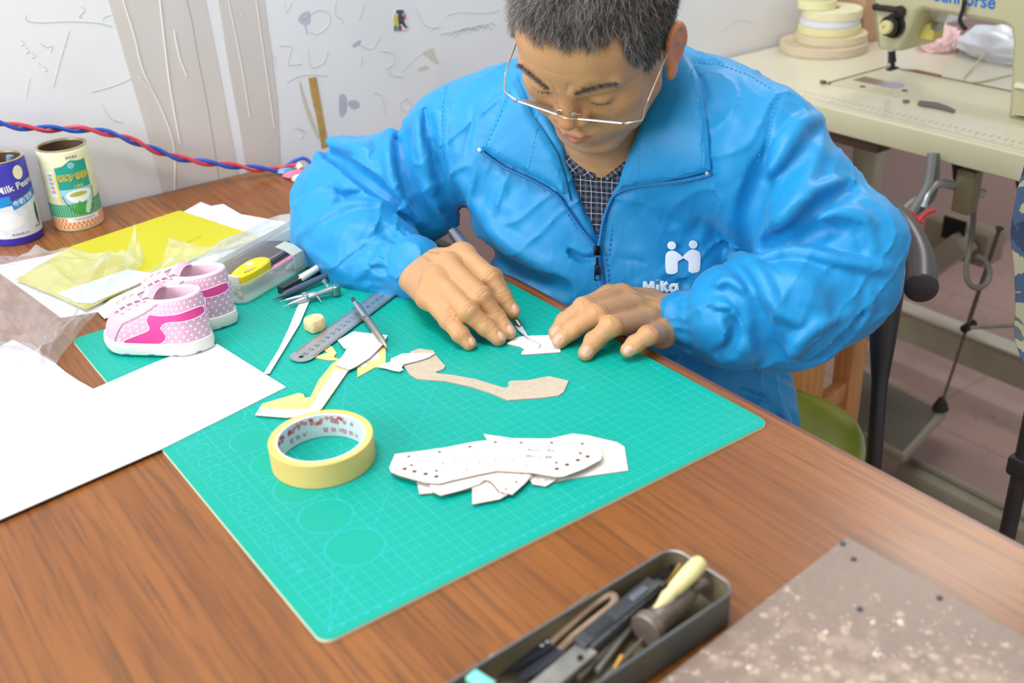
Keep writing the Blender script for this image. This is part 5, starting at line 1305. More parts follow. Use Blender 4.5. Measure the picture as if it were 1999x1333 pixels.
# stone slab with plaster specks
def slab_mat():
    m, nt, b = new_mat('glued over stone slab')
    tc = nt.nodes.new('ShaderNodeTexCoord')
    n = nt.nodes.new('ShaderNodeTexNoise'); n.inputs['Scale'].default_value = 7; n.inputs['Detail'].default_value = 8; n.inputs['Roughness'].default_value = .7
    n2 = nt.nodes.new('ShaderNodeTexNoise'); n2.inputs['Scale'].default_value = 130; n2.inputs['Detail'].default_value = 3
    v = nt.nodes.new('ShaderNodeTexVoronoi'); v.inputs['Scale'].default_value = 110; v2 = nt.nodes.new('ShaderNodeTexVoronoi'); v2.inputs['Scale'].default_value = 32
    for q in (n, n2, v, v2): nt.links.new(tc.outputs['Object'], q.inputs['Vector'])
    sx = nt.nodes.new('ShaderNodeSeparateXYZ'); nt.links.new(tc.outputs['Object'], sx.inputs[0])
    # plaster gathers in the middle of the slab, its borders stay bare
    r = nt.nodes.new('ShaderNodeMapRange'); r.inputs['From Min'].default_value = .04; r.inputs['From Max'].default_value = .24; r.inputs['To Min'].default_value = 1; r.inputs['To Max'].default_value = 0
    dx = mathn(nt, 'ADD', sx.outputs[0], .02); dy = mathn(nt, 'ADD', sx.outputs[1], .03)
    nt.links.new(mathn(nt, 'SQRT', mathn(nt, 'ADD', mathn(nt, 'MULTIPLY', dx, dx), mathn(nt, 'MULTIPLY', dy, dy))), r.inputs[0])
    mid = r.outputs[0]
    c = mix(nt, n.outputs['Fac'], lin((118, 99, 88)), lin((152, 131, 117)))
    g = nt.nodes.new('ShaderNodeTexNoise'); g.inputs['Scale'].default_value = 75; g.inputs['Detail'].default_value = 4; g.inputs['Roughness'].default_value = .7
    nt.links.new(tc.outputs['Object'], g.inputs['Vector'])
    # crust: patches grow denser towards the middle
    lv = mathn(nt, 'ADD', g.outputs['Fac'], mathn(nt, 'ADD', mathn(nt, 'MULTIPLY', mid, .42), mathn(nt, 'MULTIPLY', n.outputs['Fac'], .35)))
    cr = nt.nodes.new('ShaderNodeMapRange'); cr.inputs['From Min'].default_value = .82; cr.inputs['From Max'].default_value = 1.02; nt.links.new(lv, cr.inputs[0])
    c = mix(nt, mathn(nt, 'MULTIPLY', cr.outputs[0], .6), c, lin((176, 152, 134)))
    spk = mathn(nt, 'MULTIPLY', mathn(nt, 'LESS_THAN', v.outputs['Distance'], .34), mathn(nt, 'GREATER_THAN', lv, .84))
    c = mix(nt, mathn(nt, 'MULTIPLY', spk, .75), c, lin((190, 168, 148)))
    big = mathn(nt, 'MULTIPLY', mathn(nt, 'LESS_THAN', v2.outputs['Distance'], .12), mathn(nt, 'GREATER_THAN', lv, .8))
    c = mix(nt, mathn(nt, 'MULTIPLY', big, .7), c, lin((226, 212, 196)))
    nt.links.new(c, b.inputs['Base Color']); b.inputs['Roughness'].default_value = .42
    bp = nt.nodes.new('ShaderNodeBump'); bp.inputs['Strength'].default_value = .4; bp.inputs['Distance'].default_value = .002
    nt.links.new(n2.outputs['Fac'], bp.inputs['Height']); nt.links.new(bp.outputs[0], b.inputs['Normal'])
    return m
s0, s1, s2 = Z(1653, 1046, .7), Z(1300, 1320, .7), Z(1999, 1240, .7)
d1 = (s1 - s0); d1 /= np.linalg.norm(d1); d2 = (s2 - s0); d2 /= np.linalg.norm(d2)
poly = [s0, s0 + d1 * 34, s0 + d1 * 34 + d2 * 30, s0 + d2 * 30]
cen = sum(poly) / 4
mb = MB(); pl_ = [(p[0], p[1]) for p in poly]
mb.prism(pl_, TT, .62); mb.rings([[(p[0], p[1], .62) for p in poly], [(p[0] + (cen - p)[0] * .006, p[1] + (cen - p)[1] * .006, .7) for p in poly]])
o = mb.build('stone_slab', slab_mat(), smooth=False, origin=(cen[0], cen[1], TT)); tag(o, 'grey brown stone slab crusted with pale plaster specks, at the lower right corner', 'slab')
PL = mat('white plaster crumb', (204, 188, 172), .8); DKC = mat('dark crumb', (70, 72, 78), .7); rg = random.Random(12)
mb = MB()
for i in range(700):
    a = rg.gauss(.42, .2); b = rg.gauss(.45, .22); q = s0 + d1 * 34 * a + d2 * 30 * b; a = a
    if not (0.05 < a < .97 and .03 < b < .97): continue
    r_ = rg.uniform(.04, .12) if rg.random() < .97 else rg.uniform(.16, .28)
    mb.lathe([(r_ * .8, 0), (r_, r_ * .3), (r_ * .5, r_ * .7)], (q[0], q[1], .7), n=6)
st_ = mb.build('plaster_crumbs', PL, o, fix=False); st_['kind'] = 'stuff'
mb = MB()
for px in ((1645, 1062), (1666, 1092), (1678, 1190), (1834, 1168)): mb.lathe([(.22, 0), (.2, .12), (.05, .15)], Z(*px, .7), n=8)
mb.build('dark_crumbs', DKC, o, fix=False)
# ================================================================ chair, stool, sewing table, machine
BLKM = mat('black lacquered tube', (54, 48, 50), .36, .05, var=.1, vscale=20)
chair = thing('armchair', (27, 33, -75), 'black armchair with a curved tubular rail and an olive green seat, under the man', 'chair')
ctr_ = np.array([27, 33.0, 0]); ff = np.array([-.85, -.52, 0]); ff /= np.linalg.norm(ff); sf = np.array([.52, -.85, 0]); sf /= np.linalg.norm(sf)
rail = [V(1798, 562, 125), V(1793, 505, 130), V(1762, 447, 135), V(1716, 405, 141)]
back = [ctr_ - ff * 20 + sf * 11 + [0, 0, 1], ctr_ - ff * 24 + [0, 0, 1.5], ctr_ - ff * 21 - sf * 13 + [0, 0, 1.2]]
left = [ctr_ - ff * (-2.6) - sf * 24.3 + [0, 0, -1.7], ctr_ - ff * 4 - sf * 25.5 + [0, 0, -.6], ctr_ - ff * 14 - sf * 25 + [0, 0, .6]]
P = smooth_line(rail + back + left[::-1], 8)
mb = MB(); mb.tube(P, [1.95] * len(P), 20, cap=False)
for e, nx in ((P[0], P[1]), (P[-1], P[-2])):
    d = e - nx; d /= np.linalg.norm(d); mb.lathe([(1.95, 0), (1.85, .22), (1.5, .4), (0, .45)], e - d * .02, d, 20, cap0=False)
mb.build('curved_rail', BLKM, chair)
for k, (u, v, ut, vt) in enumerate(((14, 19.5, -1.5, 23.2), (14, -17, 2.0, -23.5), (-12, 8, -20, 8), (-13, -12, -20, -12))):
    a, b = ctr_ + ff * u * .8 + sf * v * .92 + [0, 0, -75], ctr_ + ff * (u * .5) + sf * v + [0, 0, -32]; top = ctr_ + ff * ut + sf * vt + [0, 0, -1.8]
    if k == 0: b = np.array([40.2, 15.6, -30.0]); a = b + [2, -1, -45]; top = np.array([41.6, 18.3, -1.6])
    mb = MB(); mb.tube(smooth_line([a, b, b * .5 + top * .5, top], 5), [1.0] * 5 + [1.05] * 5 + [1.3, 1.6, 1.9, 2.1, 2.2, 2.2][:6], 14); mb.build('leg', BLKM, chair)
mb = MB(); seat = []
for a in np.linspace(0, 2 * math.pi, 40, endpoint=False):
    c_, s_ = math.cos(a), math.sin(a); q = 20.5 / (abs(c_) ** 3.2 + abs(s_) ** 3.2) ** (1 / 3.2); seat.append((c_ * q, s_ * q))
rr = []
for z, k in ((-33.2, .9), (-32.5, .99), (-31.2, 1.0), (-30.2, .95), (-29.6, .8), (-29.3, .5), (-29.25, .1)): rr.append([ctr_ + ff * a * k + sf * b * k + [0, 0, z] for a, b in seat])
mb.rings(rr); mb.build('seat', mat('olive green vinyl', (104, 114, 22), .24, var=.18, vscale=9, rgb2=(136, 144, 40), bump=.3, bscale=18), chair)
mb = MB(); mb.rings([[ctr_ + ff * a * .93 + sf * b * .93 + [0, 0, z] for a, b in seat] for z in (-34.6, -33.2)]); mb.build('seat_frame', BLKM, chair)

OAK = wood_material('light orange wood', (236, 172, 108), (220, 152, 90), (180, 118, 66), 1.2, .4, 2)
stl = thing('wooden_stool', (72, 58, -75), 'orange wood stool standing behind the green seated chair', 'stool')
for x, y in ((66, 62), (79, 49), (64, 46), (81, 65)):
    mb = MB(); mb.box((x, y, -53.5), (1.9, 1.9, 21.3), bev=.2); mb.build('leg', OAK, stl)
for (x0, y0), (x1, y1), z in (((66, 62), (81, 65), -56), ((64, 46), (66, 62), -54), ((79, 49), (81, 65), -54), ((64, 46), (79, 49), -47), ((64, 46), (79, 49), -60)):
    bar('stretcher', (x0, y0, z), (x1, y1, z), 1.0, 1.7, OAK, stl, bev=.1)
mb = MB(); mb.box((72.5, 55.5, -31.2), (11, 12, 1.2), bev=.4); mb.build('seat', OAK, stl)

CREAM = mat('cream laminate', (214, 207, 184), .3, var=.03, vscale=4, coat=.3); CRE2 = mat('cream edge strip', (206, 202, 168), .4, var=.04); MCH = mat('yellowed machine enamel', (188, 182, 146), .32, var=.04, vscale=8, coat=.3)
GST = mat('dull green grey steel', (188, 184, 158), .45, .1, rgb2=(166, 162, 138), vscale=10); DKB = mat('dark greasy steel', (52, 46, 42), .5, .5)
swt = thing('sewing_table', (116, 20, -75), 'cream topped industrial sewing machine table against the wall behind the man', 'table')
mb = MB(); mb.prism(rrect(86.2, -60, 146, 101.2, 1.5), -4.6, -.5); mb.build('table_top', CREAM, swt, sharp=30)
mb = MB(); mb.box((86.2, 20, -2.8), (.5, 80, 2.1), bev=.3); mb.build('edge_strip', CRE2, swt)
mb = MB(); GP = mat('worn measuring scale print', (186, 178, 150), .6)
rg = random.Random(3)
for k in range(230):
    y = -40 + k * .62; mb.add([(87.2, y, -.485), (87.2 + (1.6 if k % 5 == 0 else .8), y, -.485), (87.2 + (1.6 if k % 5 == 0 else .8), y + .2, -.485), (87.2, y + .2, -.485)], [(0, 1, 2, 3)])
    if k % 2 == 0: mb.add([(89.6 + rg.uniform(-.2, .2), y, -.485), (90.8, y + rg.uniform(0, .3), -.485), (90.8, y + .5, -.485), (89.6, y + .4, -.485)], [(0, 1, 2, 3)])
mb.build('scale_print', GP, swt, smooth=False, fix=False)
mb = MB(); mb.box((97, 66, -6.6), (6, 9, 1.95), bev=.2); mb.build('drawer_box', mat('dark stained box', (92, 76, 60), .6), swt)
for x, y in ((95, 92), (133, 92), (95, -52), (133, -52)):
    mb = MB(); mb.box((x + 4, y, -39), (1.6, 3.2, 34.3), bev=.3); mb.build('leg', GST, swt)
for y in (92, -52):
    mb = MB(); mb.box((118, y, -73.4), (24, 3.2, 1.6), bev=.4); mb.build('foot_bar', GST, swt)
mb = MB(); mb.box((137.5, -5, -64.4), (1.5, 104, 4.0), bev=.4); mb.build('rear_crossbar', GST, swt)
mb = MB(); mb.box((136.6, -5, -60.0), (2.4, 104, .3), bev=.1); mb.build('crossbar_highlight', mat('painted crossbar highlight', (214, 208, 192), .5), swt)  # pale strip paints the highlight along the crossbar's top edge
mb = MB(); mb.box((98, -5, -72.4), (2.6, 52, 1.9), bev=.5); mb.build('front_crossbar', GST, swt)
mb = MB(); mb.tube([(98, -30, -69.9), (98, 46, -69.9)], .5, 8); mb.build('crossbar_rail', mat('worn pale steel', (170, 164, 150), .4, .5), swt)
td = thing('treadle_plate', (95, 52, -64), 'grey sewing treadle plate hanging low beneath the sewing machine', 'treadle')
q = [Z(1838, 800, -61), Z(1655, 706, -61), Z(1600, 800, -61), Z(1762, 884, -61)]
mb = MB(); mb.prism([(p[0], p[1]) for p in q], -62.4, -61); mb.build('plate', mat('ribbed grey rubber', (112, 106, 98), .6), td, smooth=False)
mb = MB(); mb.tube([p + np.array([0, 0, -1.0]) for p in q + q[:1]], 1.2, 8); mb.build('plate_rim', mat('pale worn metal', (160, 152, 134), .5, .3), td)
pr = thing('pitman_rod', Z(1838, 795, -60.5), 'thin steel rod running up from the treadle corner under the sewing table', 'rod')
r0, r1 = Z(1836, 795, -60.2), V(1952, 445, 190)
stick('rod', r0, r1, [(0, .5), (.02, .28), (.5, .3), (.52, .42), (.98, .36), (1, .8)], mat('grey rod', (120, 112, 104), .4, .6), parent=pr)
stick('rod_foot', r0 - [0, 0, .3], r0 + [0, 0, 2.2], [(0, 1.6), (.4, 1.3), (1, .5)], DKB, parent=pr)
stick('clamp', r0 * .53 + r1 * .47 + [-1, 0, 0], r0 * .53 + r1 * .47 + [2, 0, .3], [(0, .8), (1, .8)], DKB, parent=pr)
stick('clamp_arm', r0 * .53 + r1 * .47, r0 * .53 + r1 * .47 + [3, -9, 3], [(0, .35), (1, .3)], GRYM, parent=pr)
# motor, wiring, knee lifter under the top
mo = thing('machine_motor', (128, 40, -30), 'beige clutch motor hanging under the sewing machine table', 'motor')
mb = MB(); mb.lathe([(4, 0), (8.5, 1), (9.2, 4), (9.2, 12), (8, 15), (4, 16)], (128, 46, -18), (0, -1, 0), 28); mb.build('housing', mat('beige motor paint', (170, 160, 128), .45, var=.1), mo)
mb = MB(); mb.box((127, 36, -8.5), (7, 9, 3.8), bev=.6); mb.build('mounting_bracket', DKB, mo)
mb = MB(); mb.lathe([(2, 0), (4.4, .4), (4.4, 1.2), (3.2, 1.7), (4.4, 2.2), (4.4, 3.0), (2, 3.4)], (128, 49.5, -18), (0, -1, 0), 24); mb.build('pulley', DKB, mo)
bx = thing('switch_box', (135, 60, -44), 'beige metal box with a dark opening beneath the sewing table', 'box')
bq = [X(1800, 440, 134), X(1930, 440, 134), X(1930, 505, 134), X(1800, 505, 134)]
mb = MB(); mb.box((sum(bq) / 4) + [3, 0, 0], (3.5, abs(bq[1][1] - bq[0][1]) / 2, abs(bq[2][2] - bq[1][2]) / 2), bev=.4); mb.build('case', mat('dirty beige metal', (150, 136, 112), .5), bx)
oq = X(1862, 448, 130.4); mb = MB(); mb.box(oq + [0, 0, 0], (.2, 2.6, 2.4)); mb.build('opening', mat('black opening', (24, 20, 20), .9), bx, smooth=False)
bq2 = [X(1790, 540, 130), X(1885, 470, 130)]
bar('floor_strut', bq2[0], bq2[1], 2.4, 2.4, mat('pale strut', (164, 152, 132), .5), swt, bev=.3)
kl = thing('knee_lifter', V(1880, 362, 175), 'bent steel knee lifter bar under the sewing table', 'lifter')
P = smooth_line([V(1800, 405, 172), V(1812, 375, 172), V(1835, 358, 173), V(1875, 366, 175), V(1920, 378, 177)], 6)
mb = MB(); mb.tube(P, .75, 10); mb.build('bar', STEEL, kl)
mb = MB(); mb.box(V(1888, 372, 174), (1.4, 1.6, 3.6), bev=.4); mb.build('clamp_block', mat('brass grey block', (130, 120, 92), .5, .4), kl)
mb = MB(); mb.tube([V(1888, 345, 176), V(1890, 312, 178), V(1893, 300, 179)], [2.2, 2.6, 1.6], 10); mb.build('lifter_mount', DKB, kl)
cb_ = thing('wiring_bundle', V(1790, 400, 176), 'bundle of grey cables tied with a red cord under the sewing table', 'cables')
for i, pts in enumerate(([(1820, 300), (1812, 360), (1790, 400), (1775, 430), (1782, 470)], [(1826, 300), (1822, 372), (1800, 402), (1770, 425), (1760, 455)], [(1805, 390), (1785, 392), (1760, 420), (1755, 460), (1770, 478)], [(1812, 380), (1796, 380), (1768, 410), (1750, 440)])):
    mb = MB(); mb.tube(smooth_line([V(a, b, 172 + i) for a, b in pts], 5), .8 - .1 * i, 8); mb.build('cable', mat('grey cable %d' % i, ((120, 120, 116), (96, 96, 96), (150, 148, 138), (110, 106, 100))[i], .5), cb_)
mb = MB()
for pts in ([(1772, 412), (1788, 428), (1793, 445)], [(1824, 410), (1806, 418), (1793, 432)], [(1788, 428), (1792, 436), (1790, 447)], [(1784, 432), (1800, 434)]): mb.tube(smooth_line([V(a, b, 169.5) for a, b in pts], 4), .42, 6)
mb.build('red_tie', mat('red cord', (200, 50, 50), .6), cb_)
hz = thing('rubber_hose', V(1900, 480, 182), 'thin grey hose looping under the sewing table', 'hose')
mb = MB(); mb.tube(smooth_line([V(a, b, 182) for a, b in [(1898, 380), (1900, 430), (1892, 490), (1886, 520), (1890, 550), (1908, 562), (1926, 552), (1932, 530), (1922, 508), (1905, 500)]], 6), .5, 8); mb.build('hose', mat('grey hose', (118, 112, 104), .5), hz)

# sewing machine
sm_ = thing('sewing_machine', (104, 50, -.5), 'yellowed industrial sewing machine with blue lettering on its arm', 'sewing machine')
XF = 100.0
pm = lambda a, b: X(a, b, XF)
prof = [pm(1700, 0) + [0, 0, 8], pm(1703, 20), pm(1712, 98), pm(1753, 101), pm(1790, 24), pm(1800, 21), pm(1960, 51), pm(1970, 57), pm(1974, 80), pm(1966, 230)]
prof = [(p[1], p[2]) for p in prof]; y1 = prof[-1][0]; ztop = prof[0][1]
prof[-1] = (prof[-1][0], -.4)
prof += [(y1 - 11.5, -.4), (y1 - 11.5, ztop + 1.5), (y1 - 4, ztop + 3.2), (prof[0][0] - 6, ztop + 1.2)]
mb = MB(); n = len(prof); rr = [[(XF + dx, y + (iy), z) for (y, z), iy in zip(prof, [0] * n)] for dx in (0, 11.5)]
cy, cz = sum(p[0] for p in prof) / n, sum(p[1] for p in prof) / n
pp = [tuple(q[:2]) for q in smooth_line([(a, b, 0) for a, b in resample(prof, 2.2)], 1, True)]
tri = tessellate_polygon([[Vector((*p, 0)) for p in pp]]); N_ = len(pp)
def insx(k): 
    out = []
    for i, p in enumerate(pp):
        a, b = np.array(pp[i - 1]), np.array(pp[(i + 1) % N_]); t = b - a; t /= np.linalg.norm(t) + 1e-9; out.append((p[0] - t[1] * k * SG, p[1] + t[0] * k * SG))
    return out
ar = sum(pp[i][0] * pp[(i + 1) % N_][1] - pp[(i + 1) % N_][0] * pp[i][1] for i in range(N_)); SG = 1 if ar > 0 else -1
rings_ = [[(XF, *p) for p in insx(.9)], [(XF + .3, *p) for p in insx(.3)], [(XF + 1.0, *p) for p in pp], [(XF + 10.6, *p) for p in pp], [(XF + 11.4, *p) for p in insx(.8)]]
mb.rings(rings_, True, False, False)
mb.add(rings_[0], [tuple(t) for t in tri]); mb.add(rings_[-1], [tuple(reversed(t)) for t in tri]); mb.build('arm', MCH, sm_, sharp=45)
mb = MB(); bed = [Z(1720, 137, -.3), Z(1617, 166, -.3)]
mb.prism(rrect(97.4, y1 - 14, 114.5, 73.6, .6), -.48, -.25); mb.build('bed_plate', mat('machine bed enamel', (200, 194, 164), .3, var=.04), sm_, sharp=30)
mb = MB(); mb.tube([(97.2, 73.8, -.3), (114.7, 73.8, -.3), (114.7, y1 - 14, -.3)], .22, 6); mb.tube([(97.0, 74.2, -.2), (97.0, 75.2, -.2)], .4, 6); mb.build('bed_gap', mat('greasy brown gap', (110, 86, 62), .7), sm_)
mb = MB(); q = Z(1742, 166, -.24); mb.lathe([(2.2, 0), (2.2, .04), (0, .05)], q, n=28); mb.box(Z(1700, 158, -.24) + [0, 0, .02], (1.8, 2.8, .02)); mb.build('needle_plate', mat('bright plate', (196, 196, 204), .2, .95), sm_, smooth=False)
mb = MB(); pq = [Z(a, b, -.24) for a, b in ((1795, 196), (1830, 200), (1850, 207), (1866, 215), (1862, 219), (1830, 211), (1800, 206), (1790, 203))]; mb.prism([(p[0], p[1]) for p in pq], -.25, -.2)
pq = [Z(a, b, -.24) for a, b in ((1762, 195), (1775, 195), (1774, 199), (1762, 199))]; mb.prism([(p[0], p[1]) for p in pq], -.25, -.2); mb.build('bare_metal_patch', mat('chipped dark patch', (112, 100, 98), .6), sm_, smooth=False)
for px in ((1684, 169), (1766, 177)):
    mb = MB(); mb.lathe([(.55, 0), (.55, .05), (0, .06)], Z(*px, -.24), n=14); mb.build('bed_screw', DKB, sm_)
nx = XF + 5; q = X(1742, 133, nx)
mb = MB(); mb.tube([X(1740, 100, nx), X(1742, 122, nx)], .75, 10); mb.tube([X(1742, 120, nx), X(1743, 133, nx)], .45, 8); mb.box(X(1742, 134, nx), (1.3, .5, .2), bev=.1); mb.build('presser_foot', DKB, sm_)
mb = MB(); mb.tube([X(1734, 98, nx - 1), X(1733, 138, nx - 1)], .14, 6); mb.build('needle', STEEL, sm_)
mb = MB(); q = X(1747, 50, XF - .2); mb.lathe([(2.1, 0), (2.1, .5), (1.2, .6), (1.2, 1.3), (1.7, 1.5), (1.7, 2.0), (0, 2.1)], q, (-1, 0, .1), 20); mb.build('tension_dial', mat('black tension disc', (48, 44, 40), .35, .5), sm_)
mb = MB(); mb.lathe([(1.15, 0), (1.2, 1.2), (1.0, 1.5), (.4, 1.5), (.4, 1.2)], X(1736, 53, XF - 1.8), (-1, 0, .1), 18); mb.build('tension_knob', mat('yellowed knob', (206, 198, 140), .4), sm_)
mb = MB(); mb.tube([X(1712, 15, XF - .6), X(1735, 17, XF - .8), X(1765, 22, XF - .6)], .55, 8); mb.lathe([(1.0, 0), (1, .6), (0, .7)], X(1758, 22, XF - .5), (-1, 0, 0), 12); mb.lathe([(.6, 0), (.6, .6), (0, .7)], X(1712, 13, XF - .5), (-1, 0, 0), 12); mb.build('thread_guide', DKB, sm_)
mb = MB(); mb.tube([X(1704, -5, XF - .1), X(1716, 90, XF - .1)], .12, 6); mb.build('face_plate_edge', mat('face plate line', (150, 144, 110), .5), sm_)  # darker line along the edge of the face plate
mb = MB(); BL_ = mat('blue lettering', (30, 110, 190), .4); mb.use(BL_)
ta, tb = X(1834, 6, XF - .12), X(1940, 6, XF - .12)
put_text(mb, 'Sunhorse', 3.0, X(1882, -2, XF - .06), (0, -1, 0.0), (0, 0.0, 1), 0.02, .05); mb.build('lettering', BL_, sm_, smooth=False, fix=False)
mb = MB(); mb.box(X(1800, 56, XF + 6), (1.6, 3.4, 1.4), bev=.3); mb.build('oil_sight', mat('amber yellow plastic', (222, 204, 110), .3, trans=.2), sm_)
mb = MB(); mb.tube([X(1822, 52, XF + 5), X(1835, 52, XF + 5)], .8, 10); mb.build('knee_lever', GRYM, sm_)
mb = MB(); mb.tube(smooth_line([X(1883, 0, XF - 1.2), X(1880, 18, XF - .8), X(1874, 38, XF - .8), X(1880, 52, XF - .4), X(1886, 57, XF)], 5), .36, 8); tag(mb.build('black_cable', mat('black rubber cable', (36, 36, 38), .5)), 'black cable hanging over the arm of the sewing machine', 'cable')
mb = MB(); mb.box(X(1996, 168, XF - .2), (.3, 1.2, .35)); mb.build('side_lever', mat('pale lever', (226, 222, 200), .4), sm_)
mb = MB(); mb.tube(smooth_line([Z(1935, 58, 3), Z(1925, 100, 1.5), Z(1900, 130, 0), Z(1880, 157, -.3), Z(1910, 160, -.3), Z(1975, 145, -.3)], 6), .18, 6); tag(mb.build('thread_line', mat('cream thread', (206, 198, 170), .7)), 'thin cream cord lying on the sewing table behind the machine bed', 'cord')
mb = MB(); mb.tube([Z(1765, 137, -.2), Z(1790, 138, -.2), Z(1835, 148, -.2)], .5, 6, squash=.5); tag(mb.build('rusty_hinge', mat('rusty brown', (150, 112, 66), .7)), 'rusty brown strip at the rear edge of the machine bed', 'hinge')
# stack of webbing rolls
base_ = np.array([118.4, 92.6, -.48]); zz = base_[2]
specs = [(8.9, 1.9, (206, 190, 162), 'widest flat tan webbing roll at the bottom of the stack', (0, 0)), (7.2, 1.8, (212, 196, 164), 'tan webbing roll lying second from the bottom of the stack', (1.0, -1.0)), (6.3, 1.6, (222, 212, 158), 'pale yellow webbing roll in the middle of the stack', (.4, -.8)),
         (6.0, 1.3, (216, 216, 224), 'white webbing roll above the pale yellow one', (.4, -.8)), (6.0, 1.9, (222, 214, 176), 'cream webbing roll second from the top', (.6, -1.0)), (3.9, 1.8, (226, 220, 172), 'small cream webbing roll on top of the stack', (-1.6, 1.2)), (3.4, 1.6, (220, 212, 170), 'smallest cream webbing roll leaning at the very top', (-1.6, 1.2))]
for i, (r, h, c_, lb_, (dx, dy)) in enumerate(specs):
    t = thing('webbing_roll', (base_[0] + dx, base_[1] + dy, zz), lb_, 'webbing roll')
    mb = MB(); mb.lathe([(1.6, 0), (r - .15, 0), (r, .15), (r, h - .15), (r - .15, h), (1.6, h)], (base_[0] + dx, base_[1] + dy, zz), n=48, cap0=False, cap1=False)
    mb.build('coiled_webbing', mat('webbing %d' % i, c_, .85, var=.06, vscale=60, stretch=(1, 1, 12), bump=.4, bscale=120), t)
    mb = MB(); mb.lathe([(1.0, 0.02), (1.6, 0.02), (1.6, h - .02), (1.0, h - .02), (1.0, .02)], (base_[0] + dx, base_[1] + dy, zz), n=24, cap0=False, cap1=False); mb.build('core', mat('brown core', (150, 116, 84), .8), t)
    zz += h + .02
mb = MB(); mb.box((132, 94.5, 6), (4.5, 4.5, 6.4), bev=.2); o = mb.build('cardboard_box', mat('brown cardboard', (190, 150, 118), .8), smooth=False); tag(o, 'brown cardboard box behind the webbing rolls on the sewing table', 'box')
# crumpled bags behind the machine arm
def heap(cx, cy, rx, ry, h, m, lb_, seed, name='plastic_bag', cat='plastic bag', z0=-.48):
    rg = np.random.RandomState(seed); bm = bmesh.new(); bmesh.ops.create_icosphere(bm, subdivisions=4, radius=1)
    ks = [(rg.normal(size=3) * rg.uniform(1.5, 5), rg.uniform(0, 6.28)) for _ in range(14)]
    vs = []
    for v in bm.verts:
        p = np.array(v.co); d = sum((1 - 2 * abs(math.sin(p @ k + f))) for k, f in ks) / 14; s = 1 + .35 * d
        vs.append((cx + p[0] * rx * s, cy + p[1] * ry * s, z0 + max(0, (p[2] + .55)) * h / 1.5 * s))
    fs = [tuple(v.index for v in f.verts) for f in bm.faces]; bm.free()
    mb_ = MB(); mb_.add(vs, fs); tag(mb_.build(name, m), lb_, cat)
heap(137, 62, 7, 12, 6.5, mat('white plastic bag', (214, 216, 226), .3, var=.08, vscale=30), 'heap of crumpled white plastic bags seen under the arm of the sewing machine', 4)
heap(134, 76, 4, 5, 5.0, mat('pink plastic bag', (232, 190, 192), .35, var=.05), 'pale pink crumpled plastic bag beside the white bags', 8)

# patterned cloth on a second chair at the right edge
ch2 = thing('side_chair', (64, -2, -75), 'dark metal chair standing at the right edge with a patterned jacket over it', 'chair')
for x, y in ((56, 4), (56, -18), (78, 4), (78, -18)):
    mb = MB(); top = 12 if x == 56 else -31; mb.tube([(x, y, -75), (x, y, top)], 1.1, 12); mb.build('leg', BLKM, ch2)
mb = MB(); mb.box((67, -7, -31), (12.5, 12.5, 1.5), bev=.6); mb.build('seat', BLKM, ch2)
mb = MB(); mb.tube([(56, 4, 11.5), (56, -18, 11.5)], 1.2, 12); mb.build('backrest', BLKM, ch2)
def camo():
    m, nt, b = new_mat('blue and beige camouflage print')
    tc = nt.nodes.new('ShaderNodeTexCoord'); n = nt.nodes.new('ShaderNodeTexNoise'); n.inputs['Scale'].default_value = 14; n.inputs['Detail'].default_value = 3; n.inputs['Distortion'].default_value = 1.2
    nt.links.new(tc.outputs['Object'], n.inputs['Vector']); r = nt.nodes.new('ShaderNodeValToRGB'); e = r.color_ramp.elements
    r.color_ramp.interpolation = 'CONSTANT'; e[0].color = (*lin((52, 64, 92)), 1); e[1].color = (*lin((70, 92, 122)), 1); e[1].position = .46
    e2 = e.new(.54); e2.color = (*lin((176, 170, 140)), 1); e3 = e.new(.66); e3.color = (*lin((96, 108, 110)), 1)
    nt.links.new(n.outputs['Fac'], r.inputs[0]); nt.links.new(r.outputs[0], b.inputs['Base Color']); b.inputs['Roughness'].default_value = .85; return m
G = []
for i, z in enumerate(np.linspace(13.2, -15.5, 30)):
    row = []
    for j in range(26):
        y = min(9.8, 9.6 + .25 * z) - j * 1.1 + .5 * math.sin(z * .25) - (max(0, -z - 11) ** 1.6 * .2 if j < 4 else 0); x = 54.2 + .9 * math.sin(j * .9 + z * .1) + .4 * math.sin(j * 2.1) - .9 * min(1, (13.2 - z) / 3); row.append((x, y , z))
    G.append(row)
mb = MB(); mb.grid(np.array(G), .3)
tag(mb.build('patterned_jacket', camo(), fix=True), 'blue and beige camouflage jacket hanging over a chair at the right edge', 'jacket')
# ================================================================ the person
FW = np.array([-0.85, -0.52, -0.12]); FW /= np.linalg.norm(FW)      # the way the chest faces
HR = np.array([[-0.477, 0.871, 0.116], [-0.738, -0.325, -0.591], [-0.477, -0.367, 0.798]])
HR[1] /= np.linalg.norm(HR[1]); HR[0] -= HR[1] * (HR[0] @ HR[1]); HR[0] /= np.linalg.norm(HR[0]); HR[2] = np.cross(HR[0], HR[1])
HT = np.array([6.84, 31.52, 27.8])
HT = HT + 0.45 * HR[0]
def H(x, y, z): return HT + x * HR[0] + y * HR[1] + z * HR[2]        # head frame: right, forward, up
person = thing('person', (26, 34, -75), 'man in a bright blue zip jacket and eyeglasses bent over the cutting mat', 'person')

